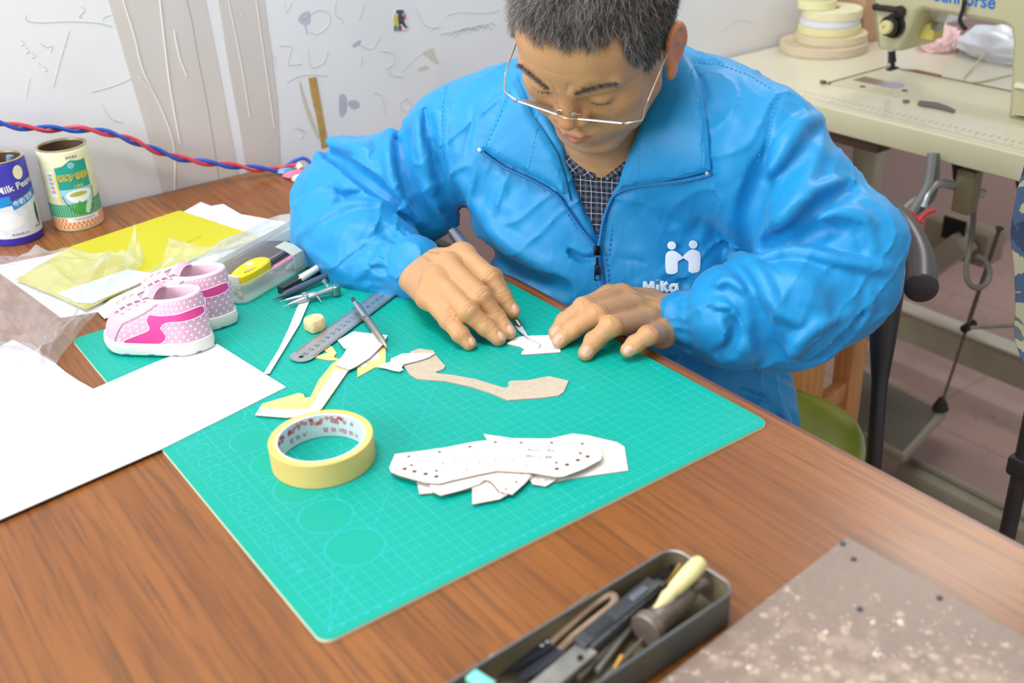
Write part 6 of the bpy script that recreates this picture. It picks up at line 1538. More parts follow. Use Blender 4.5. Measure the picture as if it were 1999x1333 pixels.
# ---- head, neck, arms, hands: one skin
B = SDF()
def hell(c, r, k=1.0, mode='add', rot=None):
    B.ell(H(*c), r, HR if rot is None else rot, k, mode)
hell((0, -1.6, 5.0), (7.7, 9.2, 7.9), 0.1)
hell((0, 1.7, 4.2), (6.8, 6.9, 6.6), 1.5)
hell((0, 1.9, -1.6), (6.0, 6.0, 6.4), 1.5)
for s in (-1, 1):
    hell((s * 4.2, 4.7, -0.6), (2.2, 2.2, 1.9), 1.4)
    hell((s * 3.9, 4.3, -3.6), (2.6, 2.4, 2.9), 1.6)
    B.cap(H(s * 5.0, 0.3, -4.6), H(s * 1.9, 5.3, -7.8), 1.6, 1.9, 1.8)
    B.cap(H(s * 4.7, 6.3, 3.1), H(s * 1.2, 7.7, 2.7), 0.7, 0.7, 1.2)
hell((0, 5.9, -8.2), (2.2, 1.7, 1.6), 1.2)
hell((0, 5.9, -4.8), (3.3, 2.6, 2.7), 1.2)
for s in (-1, 1):
    hell((s * 3.1, 8.35, 1.0), (1.7, 1.1, 0.85), 0.8, 'sub')
    hell((s * 3.05, 6.35, 1.05), (1.5, 1.35, 1.15), 0.25)
    # upper lid fold, lash line, bag under the eye
    arc = lambda zz, yy, w, dz: [H(s * (3.05 + w * u), yy - 0.5 * u * u, zz + dz * (1 - u * u)) for u in np.linspace(-1, 1, 9)]
    B.crease(arc(1.75, 7.5, 1.4, 0.3), 0.14, 0.16)
    B.crease(arc(0.75, 7.6, 1.3, -0.2), 0.13, 0.09)
    B.crease(arc(0.1, 7.3, 1.4, -0.25), 0.08, 0.22)
    B.crease([H(s * 1.5, 7.6, 0.4), H(s * 2.3, 7.3, -0.5), H(s * 3.4, 6.8, -1.0)], 0.12, 0.35)
# nose
B.cap(H(0, 7.5, 2.4), H(0, 8.2, -0.2), 0.7, 0.85, 0.9)
B.cap(H(0, 8.2, -0.2), H(0, 8.75, -1.5), 0.85, 1.05, 0.5)
for s in (-1, 1):
    hell((s * 1.3, 7.9, -1.75), (0.9, 1.05, 0.8), 0.45)
    hell((s * 0.62, 8.5, -2.5), (0.36, 0.5, 0.4), 0.2, 'sub')
    B.crease([H(s * 2.0, 7.9, -1.1), H(s * 2.4, 7.6, -2.1), H(s * 3.0, 7.2, -3.4), H(s * 3.5, 6.7, -4.6)], 0.2, 0.3)
# lips
B.chain([H(-2.3, 7.3, -4.55), H(-0.8, 8.35, -4.0), H(0, 8.4, -4.15), H(0.8, 8.35, -4.0), H(2.3, 7.3, -4.55)], [.25, .5, .45, .5, .25], 0.3)
B.chain([H(-1.9, 7.2, -4.95), H(0, 8.2, -5.2), H(1.9, 7.2, -4.95)], [.3, .62, .3], 0.3)
B.crease([H(-2.5, 7.4, -4.75), H(-1.2, 8.4, -4.6), H(0, 8.8, -4.65), H(1.2, 8.4, -4.6), H(2.5, 7.4, -4.75)], 0.3, 0.12)
B.crease([H(-1.4, 7.7, -6.2), H(0, 8.0, -6.3), H(1.4, 7.7, -6.2)], 0.25, 0.4)
# frown lines and forehead
for s in (-1, 1):
    B.crease([H(s * 0.5, 8.5, 2.6), H(s * 0.75, 8.6, 3.6), H(s * 1.1, 8.5, 4.3)], 0.14, 0.22)
    B.crease([H(s * 1.6, 8.4, 3.9), H(s * 3, 8.1, 4.6), H(s * 4.6, 7.3, 4.5)], -0.10, 0.45)
for zz in (5.4, 6.5):
    B.crease([H(x, 8.6 - 0.055 * x * x, zz + 0.03 * x * x) for x in (-3.5, -2, 0, 2, 3.5)], 0.05, 0.18)
# ears
for s in (-1, 1):
    ER = np.array([HR[0] * 0.93 - s * HR[1] * -0.36, HR[1] * 0.93 + s * HR[0] * -0.36, HR[2]])
    B.ell(H(s * 8.0, -1.1, 0.4), (0.55, 1.6, 2.7), ER, 0.6)
    ring = [H(s * (8.0 + 0.55 * (0.5 - 0.5 * math.cos(a))), 0.55 - 3.0 * (0.5 - 0.5 * math.cos(a)), 0.9 + 2.45 * math.sin(a)) for a in np.linspace(0.35, 3.6, 12)]
    B.chain(ring, [0.34] * 12, 0.25)
    B.ell(H(s * 7.95, 0.1, -2.0), (0.5, 0.8, 1.0), HR, 0.7)
    B.ell(H(s * 8.55, -0.6, 0.1), (0.6, 0.8, 1.4), ER, 0.25, 'sub')
    B.crease([H(s * 8.4, -1.5, 2.3), H(s * 8.6, -1.7, 0.8), H(s * 8.5, -1.3, -0.8)], 0.15, 0.25)
# neck and upper trunk
NB = V(1195, 330, 131)
B.cap(H(0, -3.0, -2.0), NB, 5.6, 6.0, 2.0)
B.cap(H(0, 2.5, -7.2), NB + FW * 1.5, 3.0, 3.6, 2.0)
B.cap(NB - FW * 1.5, V(1270, 560, 137), 7, 10, 3.0, flat=(FW, 0.7))
B.cap(V(960, 290, 134), V(1430, 300, 121), 5, 5, 3.0)

# ---- hands ------------------------------------------------------
FOLDS = []
def hand(wrist, elbow, mcp, fingers, thumb, up_hint):
    """fingers: lists of joints MCP..tip as 3D points with radii"""
    B.cap(elbow, wrist, 4.2, 2.65, 1.0, flat=(up_hint, 0.85))
    cen = sum(mcp) / len(mcp)
    for i, m in enumerate(mcp):
        off = (m - cen) * 0.42
        B.cap(wrist + off * 0.9, m - up_hint * 0.4, 2.0, 1.35, 1.2, flat=(up_hint, 0.85))
        if i: B.cap((mcp[i - 1] + m) / 2 - up_hint * 0.35 + (wrist - cen) * 0.2, (wrist + cen) / 2 - up_hint * 0.4, 1.1, 1.5, 1.0, flat=(up_hint, 0.85))
    for f, (js, rs) in enumerate(fingers):
        rs = [r_ * 1.12 for r_ in rs]
        for j in range(3):
            a, b = js[j], js[j + 1]
            B.cap(a, b, rs[j], rs[j + 1], 0.35 if j else 0.7)
        n = up_hint
        # knuckles: swelling and the skin folds over the joints
        for j, (amp, cnt) in ((1, (0.17, 4)), (2, (0.12, 3))):
            d = js[j + 1] - js[j - 1]; d /= np.linalg.norm(d)
            up_ = n - d * (n @ d); up_ /= np.linalg.norm(up_); sd = np.cross(d, up_)
            B.ell(js[j] + up_ * 0.12, (rs[j] * 1.05, rs[j] * 1.08, rs[j] * 0.98), np.array([d, sd, up_]), 0.3)
            for q in range(cnt):
                o_ = (q - (cnt - 1) / 2) * (0.32 if j == 1 else 0.24)
                curve = [js[j] + d * (o_ * (1 + 0.25 * abs(u)) + 0.07 * math.copysign(1, o_ + 1e-6) * u * u) + up_ * rs[j] * 1.15 * math.cos(u * 1.0) + sd * rs[j] * 1.1 * math.sin(u * 1.0) for u in (-1, -.5, 0, .5, 1)]
                FOLDS.append((curve, amp, 0.12))
        # tendon to the wrist
        FOLDS.append(([js[0] + up_hint * rs[0] * 0.75, js[0] * 0.6 + wrist * 0.4 + up_hint * rs[0] * 1.1, js[0] * 0.25 + wrist * 0.75 + up_hint * 1.3], -0.2, 0.32))
        if f: FOLDS.append(([(js[0] + prev0) / 2 + up_hint * 0.8 + (js[1] - js[0]) * 0.1, ((js[0] + prev0) / 2) * 0.6 + wrist * 0.4 + up_hint], 0.12, 0.4))
        prev0 = js[0]
        B.ell(js[0] + up_hint * 0.05, (1.25, 1.2, 1.05), None, 1.0)
    js, rs = thumb
    B.chain(js, rs, 0.6)
NAILS = []     # (centre, normal, along, half width, half length)
def nail(tip, prev, r, up_hint, tilt=0.0, w=0.52, l=0.62):
    d = tip - prev; d /= np.linalg.norm(d)
    up_ = up_hint - d * (up_hint @ d); up_ /= np.linalg.norm(up_)
    c = tip + up_ * r * 0.72 + d * 0.12
    NAILS.append((c, up_, d, w, l))
UPR = np.array([0.05, -0.25, 0.97]); UPR /= np.linalg.norm(UPR)
r_wr = V(815, 525, 125.5)
rm = [Z(902, 497, 6.0), Z(872, 518, 5.7), Z(850, 547, 4.9), Z(838, 578, 3.6)]
ri = ([rm[0], Z(955, 541, 4.9), Z(980, 583, 3.0), Z(1000, 607, 1.9)], [1.15, 1.0, 0.88, 0.78])
rmid = ([rm[1], Z(938, 578, 4.2), Z(968, 620, 2.0), Z(992, 648, 0.85)], [1.15, 1.02, 0.88, 0.76])
rri = ([rm[2], Z(912, 607, 3.5), Z(947, 638, 1.8), Z(973, 660, 0.8)], [1.1, 0.97, 0.84, 0.74])
rpi = ([rm[3], Z(876, 625, 2.4), Z(898, 652, 1.5), Z(916, 670, 0.7)], [1.05, 0.88, 0.78, 0.68])
rth = ([V(830, 510, 128), V(893, 512, 129.0), V(964, 541, 126.5), V(989, 585, 123.0)], [1.7, 1.5, 1.05, 0.85])
r_el = V(668, 405, 139)
hand(r_wr, r_el, rm, [ri, rmid, rri, rpi], rth, UPR)
for js, rs in (ri, rmid, rri, rpi): nail(js[3], js[2], rs[3], UPR + 0.1 * np.array([0, -1, 0]), w=rs[3] * 0.66, l=rs[3] * 0.78)
UPL = np.array([-0.15, -0.25, 0.95]); UPL /= np.linalg.norm(UPL)
l_wr = V(1318, 622, 119.5)
lm_ = [V(1213, 578, 119.0), V(1232, 598, 117.5), V(1262, 625, 116.5), V(1290, 652, 116.2)]
li = ([lm_[0], Z(1140, 601, 3.0), Z(1104, 628, 1.6), Z(1086, 650, 0.8)], [1.15, 0.98, 0.85, 0.76])
lmi = ([lm_[1], Z(1163, 615, 3.1), Z(1118, 643, 1.7), Z(1093, 664, 0.8)], [1.15, 1.0, 0.86, 0.78])
lri = ([lm_[2], Z(1192, 637, 2.9), Z(1160, 666, 1.5), Z(1144, 689, 0.75)], [1.1, 0.97, 0.83, 0.74])
lpi = ([lm_[3], Z(1265, 655, 2.3), Z(1240, 672, 1.6), Z(1226, 683, 1.2)], [1.05, 0.86, 0.76, 0.7])
lth = ([V(1270, 590, 121.5), V(1190, 580, 122.5), V(1140, 597, 122.3), Z(1113, 614, 1.0)], [1.6, 1.4, 0.95, 0.8])
l_el = V(1630, 545, 116)
hand(l_wr, l_el, lm_, [li, lmi, lri, lpi], lth, UPL)
for js, rs in (li, lmi, lri): nail(js[3], js[2], rs[3], UPL + np.array([-0.1, -0.35, 0]), w=rs[3] * 0.66, l=rs[3] * 0.78)
nail(lpi[0][3], lpi[0][2], 0.7, np.array([0.0, -0.8, 0.6]), w=0.5, l=0.55)
nail(lth[0][3], lth[0][2], 0.8, np.array([0.1, 0.3, 0.9]), w=0.55, l=0.6)
for c_, a_, w_ in FOLDS: B.crease(B.snap(c_), a_, w_)
NAILS = [(B.snap([c])[0], n_, d, w, l) for c, n_, d, w, l in NAILS]
for c, n_, d, w, l in NAILS:      # nail bed groove
    sd = np.cross(d, n_)
    B.crease(B.snap([c + d * l * math.cos(a) * -0.95 + sd * w * math.sin(a) for a in np.linspace(-1.9, 1.9, 11)]), 0.13, 0.1, taper=False)
# arms under the sleeves
B.cap(V(930, 290, 134), r_el, 4.5, 4.2, 1.5)
B.cap(V(1460, 300, 121), l_el, 4.5, 4.2, 1.5)

def skin_attrs(P):
    q = (P - HT) @ HR.T
    n = len(P); nail_ = np.zeros(n); lip = np.zeros(n); red = np.zeros(n); scalp = np.zeros(n)
    for c, n_, d, w, l in NAILS:
        e = P - c; sd = np.cross(d, n_)
        r = np.sqrt(((e @ d) / l) ** 2 + ((e @ sd) / w) ** 2 + ((e @ n_) / 0.7) ** 2)
        nail_ = np.maximum(nail_, np.clip((1.08 - r) / 0.16, 0, 1))
    hd = (np.abs(q) < 14).all(1)
    lr = np.sqrt((q[:, 0] / 2.35) ** 2 + ((q[:, 2] + 4.65) / 0.85) ** 2)
    lip = np.where(hd & (q[:, 1] > 6), np.clip((1.1 - lr) / 0.3, 0, 1), 0)
    ear = np.clip((np.abs(q[:, 0]) - 7.3) / 0.6, 0, 1) * (np.abs(q[:, 2]) < 4.5) * (np.abs(q[:, 1]) < 5) * hd
    ns = np.exp(-((q[:, 0] / 1.9) ** 2 + ((q[:, 2] + 1.5) / 1.6) ** 2)) * (q[:, 1] > 7) * hd
    red = np.clip(ear * 0.9 + ns * 0.5, 0, 1)
    hl = scalp_edge(q)
    scalp = np.where(hd & (np.abs(q[:, 0]) < 7.75), np.clip(hl * 1.2 + 0.3, 0, 1), 0)
    beard = np.where(hd & (q[:, 1] > 2), np.clip(-(q[:, 2] + 3.0) / 2, 0, 1) , 0) * np.exp(-np.maximum(0, lip) * 3)
    return dict(nail=nail_, lip=lip, red=red, scalp=scalp, beard=beard)
def scalp_edge(q):
    """> 0 inside the hair, in the head frame"""
    x, y, z = q[:, 0], q[:, 1], q[:, 2]
    front = 8.4 - 0.015 * x * x + 0.25 * np.sin(x * 2.3)             # hairline height at the forehead
    front = np.where(np.abs(x) > 5.2, front - (np.abs(x) - 5.2) * 3.4 * (1 - 0.25 * (x > 0)), front)
    side = np.where(y > 1.8, z - front, z - np.where(y > -1.5, 1.6 - 1.5 * (y > 0.9) * 1.0, -3.5 - 0.2 * y))
    burn = (np.abs(x) > 6.3) & (y > 0.6) & (y < 2.9)
    side = np.where(burn, np.maximum(side, z + 0.6), side)
    return side

# ---- skin
def skin_material():
    m, nt, b = new_mat('skin')
    tc = nt.nodes.new('ShaderNodeTexCoord')
    n = nt.nodes.new('ShaderNodeTexNoise'); n.inputs['Scale'].default_value = 38; n.inputs['Detail'].default_value = 5
    nt.links.new(tc.outputs['Object'], n.inputs['Vector'])
    col = mix(nt, n.outputs['Fac'], lin((180, 132, 88)), lin((208, 160, 114)))
    def attr(name):
        a = nt.nodes.new('ShaderNodeAttribute'); a.attribute_name = name; return a.outputs['Fac']
    n3 = nt.nodes.new('ShaderNodeTexNoise'); n3.inputs['Scale'].default_value = 900
    nt.links.new(tc.outputs['Object'], n3.inputs['Vector'])
    col = mix(nt, mathn(nt, 'MULTIPLY', attr('beard'), mathn(nt, 'MULTIPLY', n3.outputs['Fac'], 0.45)), col, lin((150, 125, 110)))
    col = mix(nt, mathn(nt, 'MULTIPLY', attr('red'), 0.55), col, lin((216, 112, 78)))
    col = mix(nt, mathn(nt, 'MULTIPLY', attr('lip'), 0.65), col, lin((178, 98, 88)))
    col = mix(nt, mathn(nt, 'MULTIPLY', attr('nail'), 0.7), col, lin((226, 178, 160)))
    col = mix(nt, mathn(nt, 'MULTIPLY', attr('scalp'), 0.85), col, lin((62, 56, 54)))
    nt.links.new(col, b.inputs['Base Color'])
    r = nt.nodes.new('ShaderNodeMapRange'); r.inputs['To Min'].default_value = 0.48; r.inputs['To Max'].default_value = 0.25
    nt.links.new(attr('nail'), r.inputs[0]); nt.links.new(r.outputs[0], b.inputs['Roughness'])
    b.inputs['Specular IOR Level'].default_value = 0.4
    b.inputs['Subsurface Weight'].default_value = 0.12
    b.inputs['Subsurface Radius'].default_value = (0.008, 0.003, 0.0015)
    b.inputs['Subsurface Scale'].default_value = 0.5
    n2 = nt.nodes.new('ShaderNodeTexNoise'); n2.inputs['Scale'].default_value = 420; n2.inputs['Detail'].default_value = 5
    v = nt.nodes.new('ShaderNodeTexVoronoi'); v.inputs['Scale'].default_value = 650
    nt.links.new(tc.outputs['Object'], n2.inputs['Vector']); nt.links.new(tc.outputs['Object'], v.inputs['Vector'])
    bp = nt.nodes.new('ShaderNodeBump'); bp.inputs['Strength'].default_value = 0.28; bp.inputs['Distance'].default_value = 0.0012
    nt.links.new(mathn(nt, 'ADD', n2.outputs['Fac'], mathn(nt, 'MULTIPLY', v.outputs['Distance'], 0.5)), bp.inputs['Height'])
    nt.links.new(bp.outputs[0], b.inputs['Normal'])
    return m
SKIN = skin_material()
HB = 0.1
bp_, bq_ = B.mesh((-25, -5, -6), (50, 85, 45), HB)
body = np_object('body', bp_, bq_, SKIN, person, relax=1, attrs=skin_attrs(bp_))

# ---- hair: short strands rooted on the scalp
def strands(name, roots, dirs, lens, r, material, bend, seed=3, parent=None, tones=None):
    rng = np.random.RandomState(seed); N = len(roots); SEG = 3
    a = np.cross(dirs, rng.normal(size=(N, 3))); a /= np.linalg.norm(a, axis=1, keepdims=True); b = np.cross(dirs, a)
    P = []; 
    for k in range(SEG + 1):
        t = k / SEG; c = roots + dirs * (lens * t)[:, None] + bend * ((t * t) * lens)[:, None]
        rr = r * (1 - t * 0.85)
        for j in range(3):
            q = 2 * math.pi * j / 3
            P.append(c + rr * (math.cos(q) * a + math.sin(q) * b))
    P = np.stack(P, 1).reshape(-1, 3); nv = 3 * (SEG + 1)
    fs = []
    for k in range(SEG):
        for j in range(3):
            fs.append((k * 3 + j, k * 3 + (j + 1) % 3, (k + 1) * 3 + (j + 1) % 3, (k + 1) * 3 + j))
    Q = (np.array(fs)[None] + (np.arange(N) * nv)[:, None, None]).reshape(-1, 4)
    tone = np.repeat(tones if tones is not None else rng.rand(N), nv)
    o = np_object(name, P, Q, material, parent, relax=0, attrs={'tone': tone})
    return o
def hair_material(name, dark, light, bias):
    m, nt, b = new_mat(name)
    a = nt.nodes.new('ShaderNodeAttribute'); a.attribute_name = 'tone'
    r = nt.nodes.new('ShaderNodeValToRGB')
    r.color_ramp.elements[0].color = (*lin(dark), 1); r.color_ramp.elements[0].position = bias
    r.color_ramp.elements[1].color = (*lin(light), 1); r.color_ramp.elements[1].position = 1
    nt.links.new(a.outputs['Fac'], r.inputs[0]); nt.links.new(r.outputs[0], b.inputs['Base Color'])
    b.inputs['Roughness'].default_value = 0.38; b.inputs['Specular IOR Level'].default_value = 0.6
    return m
rng = np.random.RandomState(7)
hq = (bp_ - HT) @ HR.T
near = (np.abs(hq) < 15).all(1)
edge = scalp_edge(hq)
cand = np.where(near & (edge > -0.15) & (hq[:, 2] > -6) & (np.abs(hq[:, 0]) < 7.8))[0]
pick = rng.choice(cand, 26000)
roots = bp_[pick] + rng.normal(0, 0.08, (len(pick), 3)); lq = hq[pick]
nrm = B.normals(bp_[pick][:1]) if False else None
ctr = np.array([0, -1.0, 4.0])
nl = lq - ctr; nl /= (np.array([7.7, 9.2, 8.2]) ** 2); nl /= np.linalg.norm(nl, axis=1, keepdims=True)
top = np.clip((lq[:, 2] - 4) / 7, 0, 1); fr = np.clip((lq[:, 1]) / 8, 0, 1)
flow = np.stack([0.25 * lq[:, 0] / 7 + 0.15 * np.sin(lq[:, 1] * 1.9), 0.9 * top + 0.2, -0.75 * (1 - top) - 0.55 * fr], 1)
jit = rng.normal(0, 0.42, (len(pick), 3))
d = nl * (0.42 + 0.25 * top)[:, None] + flow + jit; d /= np.linalg.norm(d, axis=1, keepdims=True)
out_ = (d * nl).sum(1); d += nl * np.maximum(0.12 - out_, 0)[:, None]; d /= np.linalg.norm(d, axis=1, keepdims=True)
L_ = (0.9 + 1.7 * top) * rng.uniform(0.6, 1.15, len(pick)) * np.clip(0.55 + edge[pick] * 0.5, 0.45, 1)
HAIR = hair_material('hair', (42, 38, 36), (184, 176, 168), 0.3)
tones = np.clip(rng.beta(1.2, 1.9, len(pick)) + 0.35 * (np.sin(lq[:, 0] * 1.4 + 1) * np.sin(lq[:, 1] * 1.1) > 0.4) * rng.rand(len(pick)) + 0.25 * (lq[:, 0] > 4), 0, 1)
bend = (-nl * 0.25 + np.array([0, 0, -0.15])) 
strands('hair', roots, d @ HR, L_, 0.028, HAIR, bend @ HR, parent=person, tones=tones)
# eyebrows
for s in (-1, 1):
    n_ = 420; u = rng.rand(n_); wv = rng.normal(0, 0.2, n_) * (1 - 0.5 * u)
    bx = 1.25 + 4.0 * u; bz = 3.0 + 0.95 * np.sin(u * 2.2) - 0.25 * u + wv
    base = np.stack([s * bx, 9.5 + 0 * u, bz], 1)
    # settle on the brow
    Pq = HT + base @ HR
    for _ in range(12):
        dd = B.eval(Pq); Pq = Pq - HR[1] * (dd * 0.8)[:, None]
    dl = np.stack([s * (0.75 + 0 * u), 0.35 + 0 * u, 0.35 - 0.7 * u], 1) + rng.normal(0, 0.14, (n_, 3)); dl /= np.linalg.norm(dl, axis=1, keepdims=True)
    strands('eyebrow', Pq, dl @ HR, rng.uniform(0.35, 0.7, n_), 0.017, HAIR, np.zeros((n_, 3)), parent=person, tones=0.15 + rng.rand(n_) * 0.5)
    n_ = 45; u = rng.rand(n_)
    base = np.stack([s * (1.85 + 2.4 * u), 9.5 + 0 * u, 0.72 - 0.75 * u * (1 - u)], 1); Pq = HT + base @ HR
    for _ in range(12): Pq = Pq - HR[1] * (B.eval(Pq) * 0.8)[:, None]
    dl = np.stack([s * (u - 0.4) * 0.5, 0.8 + 0 * u, -0.6 + 0 * u], 1); dl /= np.linalg.norm(dl, axis=1, keepdims=True)
    strands('eyelashes', Pq, dl @ HR, rng.uniform(0.25, 0.4, n_), 0.014, HAIR, np.zeros((n_, 3)), parent=person, tones=rng.rand(n_) * 0.1)
# ---------------------------------------------------------------- jacket
def cloth_material(name, rgb, rgb2, rough=0.47):
    m, nt, b = new_mat(name)
    tc = nt.nodes.new('ShaderNodeTexCoord')
    n = nt.nodes.new('ShaderNodeTexNoise'); n.inputs['Scale'].default_value = 5
    nt.links.new(tc.outputs['Object'], n.inputs['Vector'])
    nt.links.new(mix(nt, n.outputs['Fac'], lin(rgb), lin(rgb2)), b.inputs['Base Color'])
    b.inputs['Roughness'].default_value = rough; b.inputs['Specular IOR Level'].default_value = 0.45
    b.inputs['Sheen Weight'].default_value = 0.15; b.inputs['Sheen Roughness'].default_value = 0.4
    w = nt.nodes.new('ShaderNodeTexNoise'); w.inputs['Scale'].default_value = 9; w.inputs['Detail'].default_value = 3; w.inputs['Distortion'].default_value = 0.8
    f = nt.nodes.new('ShaderNodeTexNoise'); f.inputs['Scale'].default_value = 700
    for q in (w, f): nt.links.new(tc.outputs['Object'], q.inputs['Vector'])
    b1 = nt.nodes.new('ShaderNodeBump'); b1.inputs['Strength'].default_value = 0.35; b1.inputs['Distance'].default_value = 0.012
    nt.links.new(w.outputs['Fac'], b1.inputs['Height'])
    b2 = nt.nodes.new('ShaderNodeBump'); b2.inputs['Strength'].default_value = 0.15; b2.inputs['Distance'].default_value = 0.0005
    nt.links.new(f.outputs['Fac'], b2.inputs['Height']); nt.links.new(b1.outputs[0], b2.inputs['Normal'])
    nt.links.new(b2.outputs[0], b.inputs['Normal'])
    return m
BLUE = cloth_material('blue polyester', (14, 134, 196), (24, 147, 208))
ZIPB = mat('blue zip tape', (10, 104, 180), 0.5)
T0 = SDF()          # trunk of the jacket
T0.chain([V(905, 282, 134), V(1010, 262, 133), V(1200, 215, 129.5), V(1360, 265, 124), V(1462, 300, 120.5)], [7.4, 7.9, 9.0, 8.4, 8.2], 3.0)
T0.cap(V(1185, 350, 134), V(1310, 770, 139), 16.2, 15.4, 4.0, flat=(FW, 0.74))
T0.cap(V(1280, 800, 137), V(1335, 850, 137), 14.0, 13.4, 4.0, flat=(FW, 0.85))
T0.cap(V(1012, 330, 133), V(1105, 560, 133), 7.4, 7.8, 4.0)
T0.halfspace(V(1400, 1020, 137), (0.12, 0.0, -1), 1.2)
J = SDF(); J.p = list(T0.p)
RSL = [V(900, 290, 134), V(835, 345, 135.5), V(755, 385, 137), V(672, 402, 139)]
LSL = [V(1465, 305, 120.5), V(1545, 400, 118.5), V(1625, 480, 117), V(1640, 545, 115.5)]
J.chain(RSL, [7.2, 7.0, 7.4, 6.4], 1.1)
J.chain([V(672, 402, 139), V(668, 455, 136.5), V(730, 500, 131), V(776, 520, 127.5)], [6.8, 6.3, 6.1, 4.5], 0.5)
J.cap(V(785, 520, 127.0), V(808, 523, 125.2), 3.7, 3.6, 0.25)
J.chain(LSL, [8.0, 7.3, 6.9, 6.2], 0.9)
J.cap(V(1560, 420, 113.5), V(1690, 470, 113.5), 4.2, 4.4, 1.2)
J.chain([V(1640, 545, 115.5), V(1545, 600, 114.5), V(1440, 615, 115.5), V(1385, 628, 117.2)], [6.4, 6.6, 5.9, 4.5], 0.45)
J.cap(V(1368, 628, 117.7), V(1332, 630, 118.8), 3.7, 3.6, 0.25)
def smooth_px(px, n=6): return [(p[0], p[1]) for p in smooth_line([(a, b, 0) for a, b in px], n)]
# neckline cut out down to the zip
NC = np.array([0.85, 0.52, -0.15]) * -1; NC /= np.linalg.norm(NC)
UX = np.cross([0, 0, 1.0], NC); UX /= np.linalg.norm(UX); UY = np.cross(NC, UX)
O_ = T0.hits([(1170, 400)])[0]
def on_plane(x, y):
    r = ray(x, y); t = ((O_ - CAM) @ NC) / (r @ NC); q = CAM + r * t - O_
    return (q @ UX, q @ UY)
VCUT = [(1095, 290), (1124, 385), (1146, 432), (1168, 486), (1177, 440), (1190, 395), (1215, 345), (1250, 262), (1282, 170), (1296, 60), (1150, -60), (1000, 20), (1030, 180)]
J.prism(O_, UX, UY, [on_plane(*p) for p in VCUT], -9.0, 30.0, 0.5)
J.cap(V(655, 308, 139), V(735, 300, 138), 2.6, 2.2, 1.5)
J.cap(V(1695, 525, 115.5), V(1742, 528, 115.5), 3.2, 1.0, 1.6)
Jn = SDF(); Jn.p = list(J.p)         # the jacket before its folds, to find the folds' places
def plait(px, r, depth, k, mode):
    P = Jn.hits(smooth_px(px, 3)); P = P - Jn.normals(P) * depth; n = len(P)
    J.chain(list(P), [r * (0.25 + 0.75 * math.sin(math.pi * (i + .6) / (n + .2)) ** .6) for i in range(n)], k, mode)
for px, r in (([(1510, 290), (1486, 350), (1466, 410), (1452, 475), (1450, 505)], 1.4), ([(1632, 436), (1594, 456), (1548, 482)], 1.15), ([(1672, 360), (1640, 378), (1598, 402), (1555, 442), (1512, 476), (1470, 498)], .8),
              ([(1478, 590), (1487, 655), (1505, 705)], 1.1), ([(1408, 700), (1434, 664), (1430, 616)], .9), ([(1300, 545), (1345, 560)], .5), ([(1690, 610), (1640, 668), (1575, 712)], .7),
              ([(832, 215), (836, 285), (858, 350), (888, 436)], 1.3), ([(780, 236), (777, 300), (800, 370), (852, 440)], 1.1), ([(618, 280), (655, 308), (698, 345), (768, 394), (806, 428)], .9), ([(655, 362), (672, 398)], .4),
              ([(742, 440), (765, 462), (785, 468)], .5), ([(886, 370), (922, 450), (985, 520), (1060, 556)], .7), ([(1110, 488), (1140, 506), (1162, 503)], .4), ([(1446, 770), (1500, 790), (1530, 826)], .8)):
    plait(px, r, -r * .35, .7, 'sub')
for px, r in (([(1425, 492), (1462, 510), (1486, 540), (1505, 576), (1530, 608), (1575, 632)], 1.1), ([(1604, 236), (1566, 246), (1528, 300), (1498, 346)], 1.1), ([(1460, 516), (1551, 494), (1652, 516), (1742, 530)], .9),
              ([(1655, 345), (1596, 375), (1548, 408), (1512, 442)], .9), ([(1705, 440), (1650, 424), (1604, 430)], .9), ([(1545, 700), (1556, 668), (1600, 634), (1650, 616)], .8), ([(1665, 400), (1690, 450), (1705, 500)], .5),
              ([(580, 460), (630, 427), (674, 404), (720, 399), (778, 408)], 1.0), ([(632, 286), (690, 286), (720, 296)], 1.0), ([(760, 248), (758, 305), (772, 362), (800, 412)], .8), ([(812, 225), (818, 270), (832, 330)], .7),
              ([(900, 350), (945, 428), (1005, 490), (1080, 526)], .9), ([(1395, 560), (1425, 548), (1462, 572)], .6), ([(975, 330), (968, 380), (958, 420)], .35)):
    plait(px, r, r * .74, .9, 'add')
Jn = SDF(); Jn.p = list(J.p)
def fold(px, amp, w, sharp=False, sdf=None):
    amp *= 1.6; w *= 0.78; sharp = sharp or (amp > 0 and w < 1)
    P = Jn.hits(smooth_px(px, 3)); J.crease([p for p in P], amp, w, sharp)
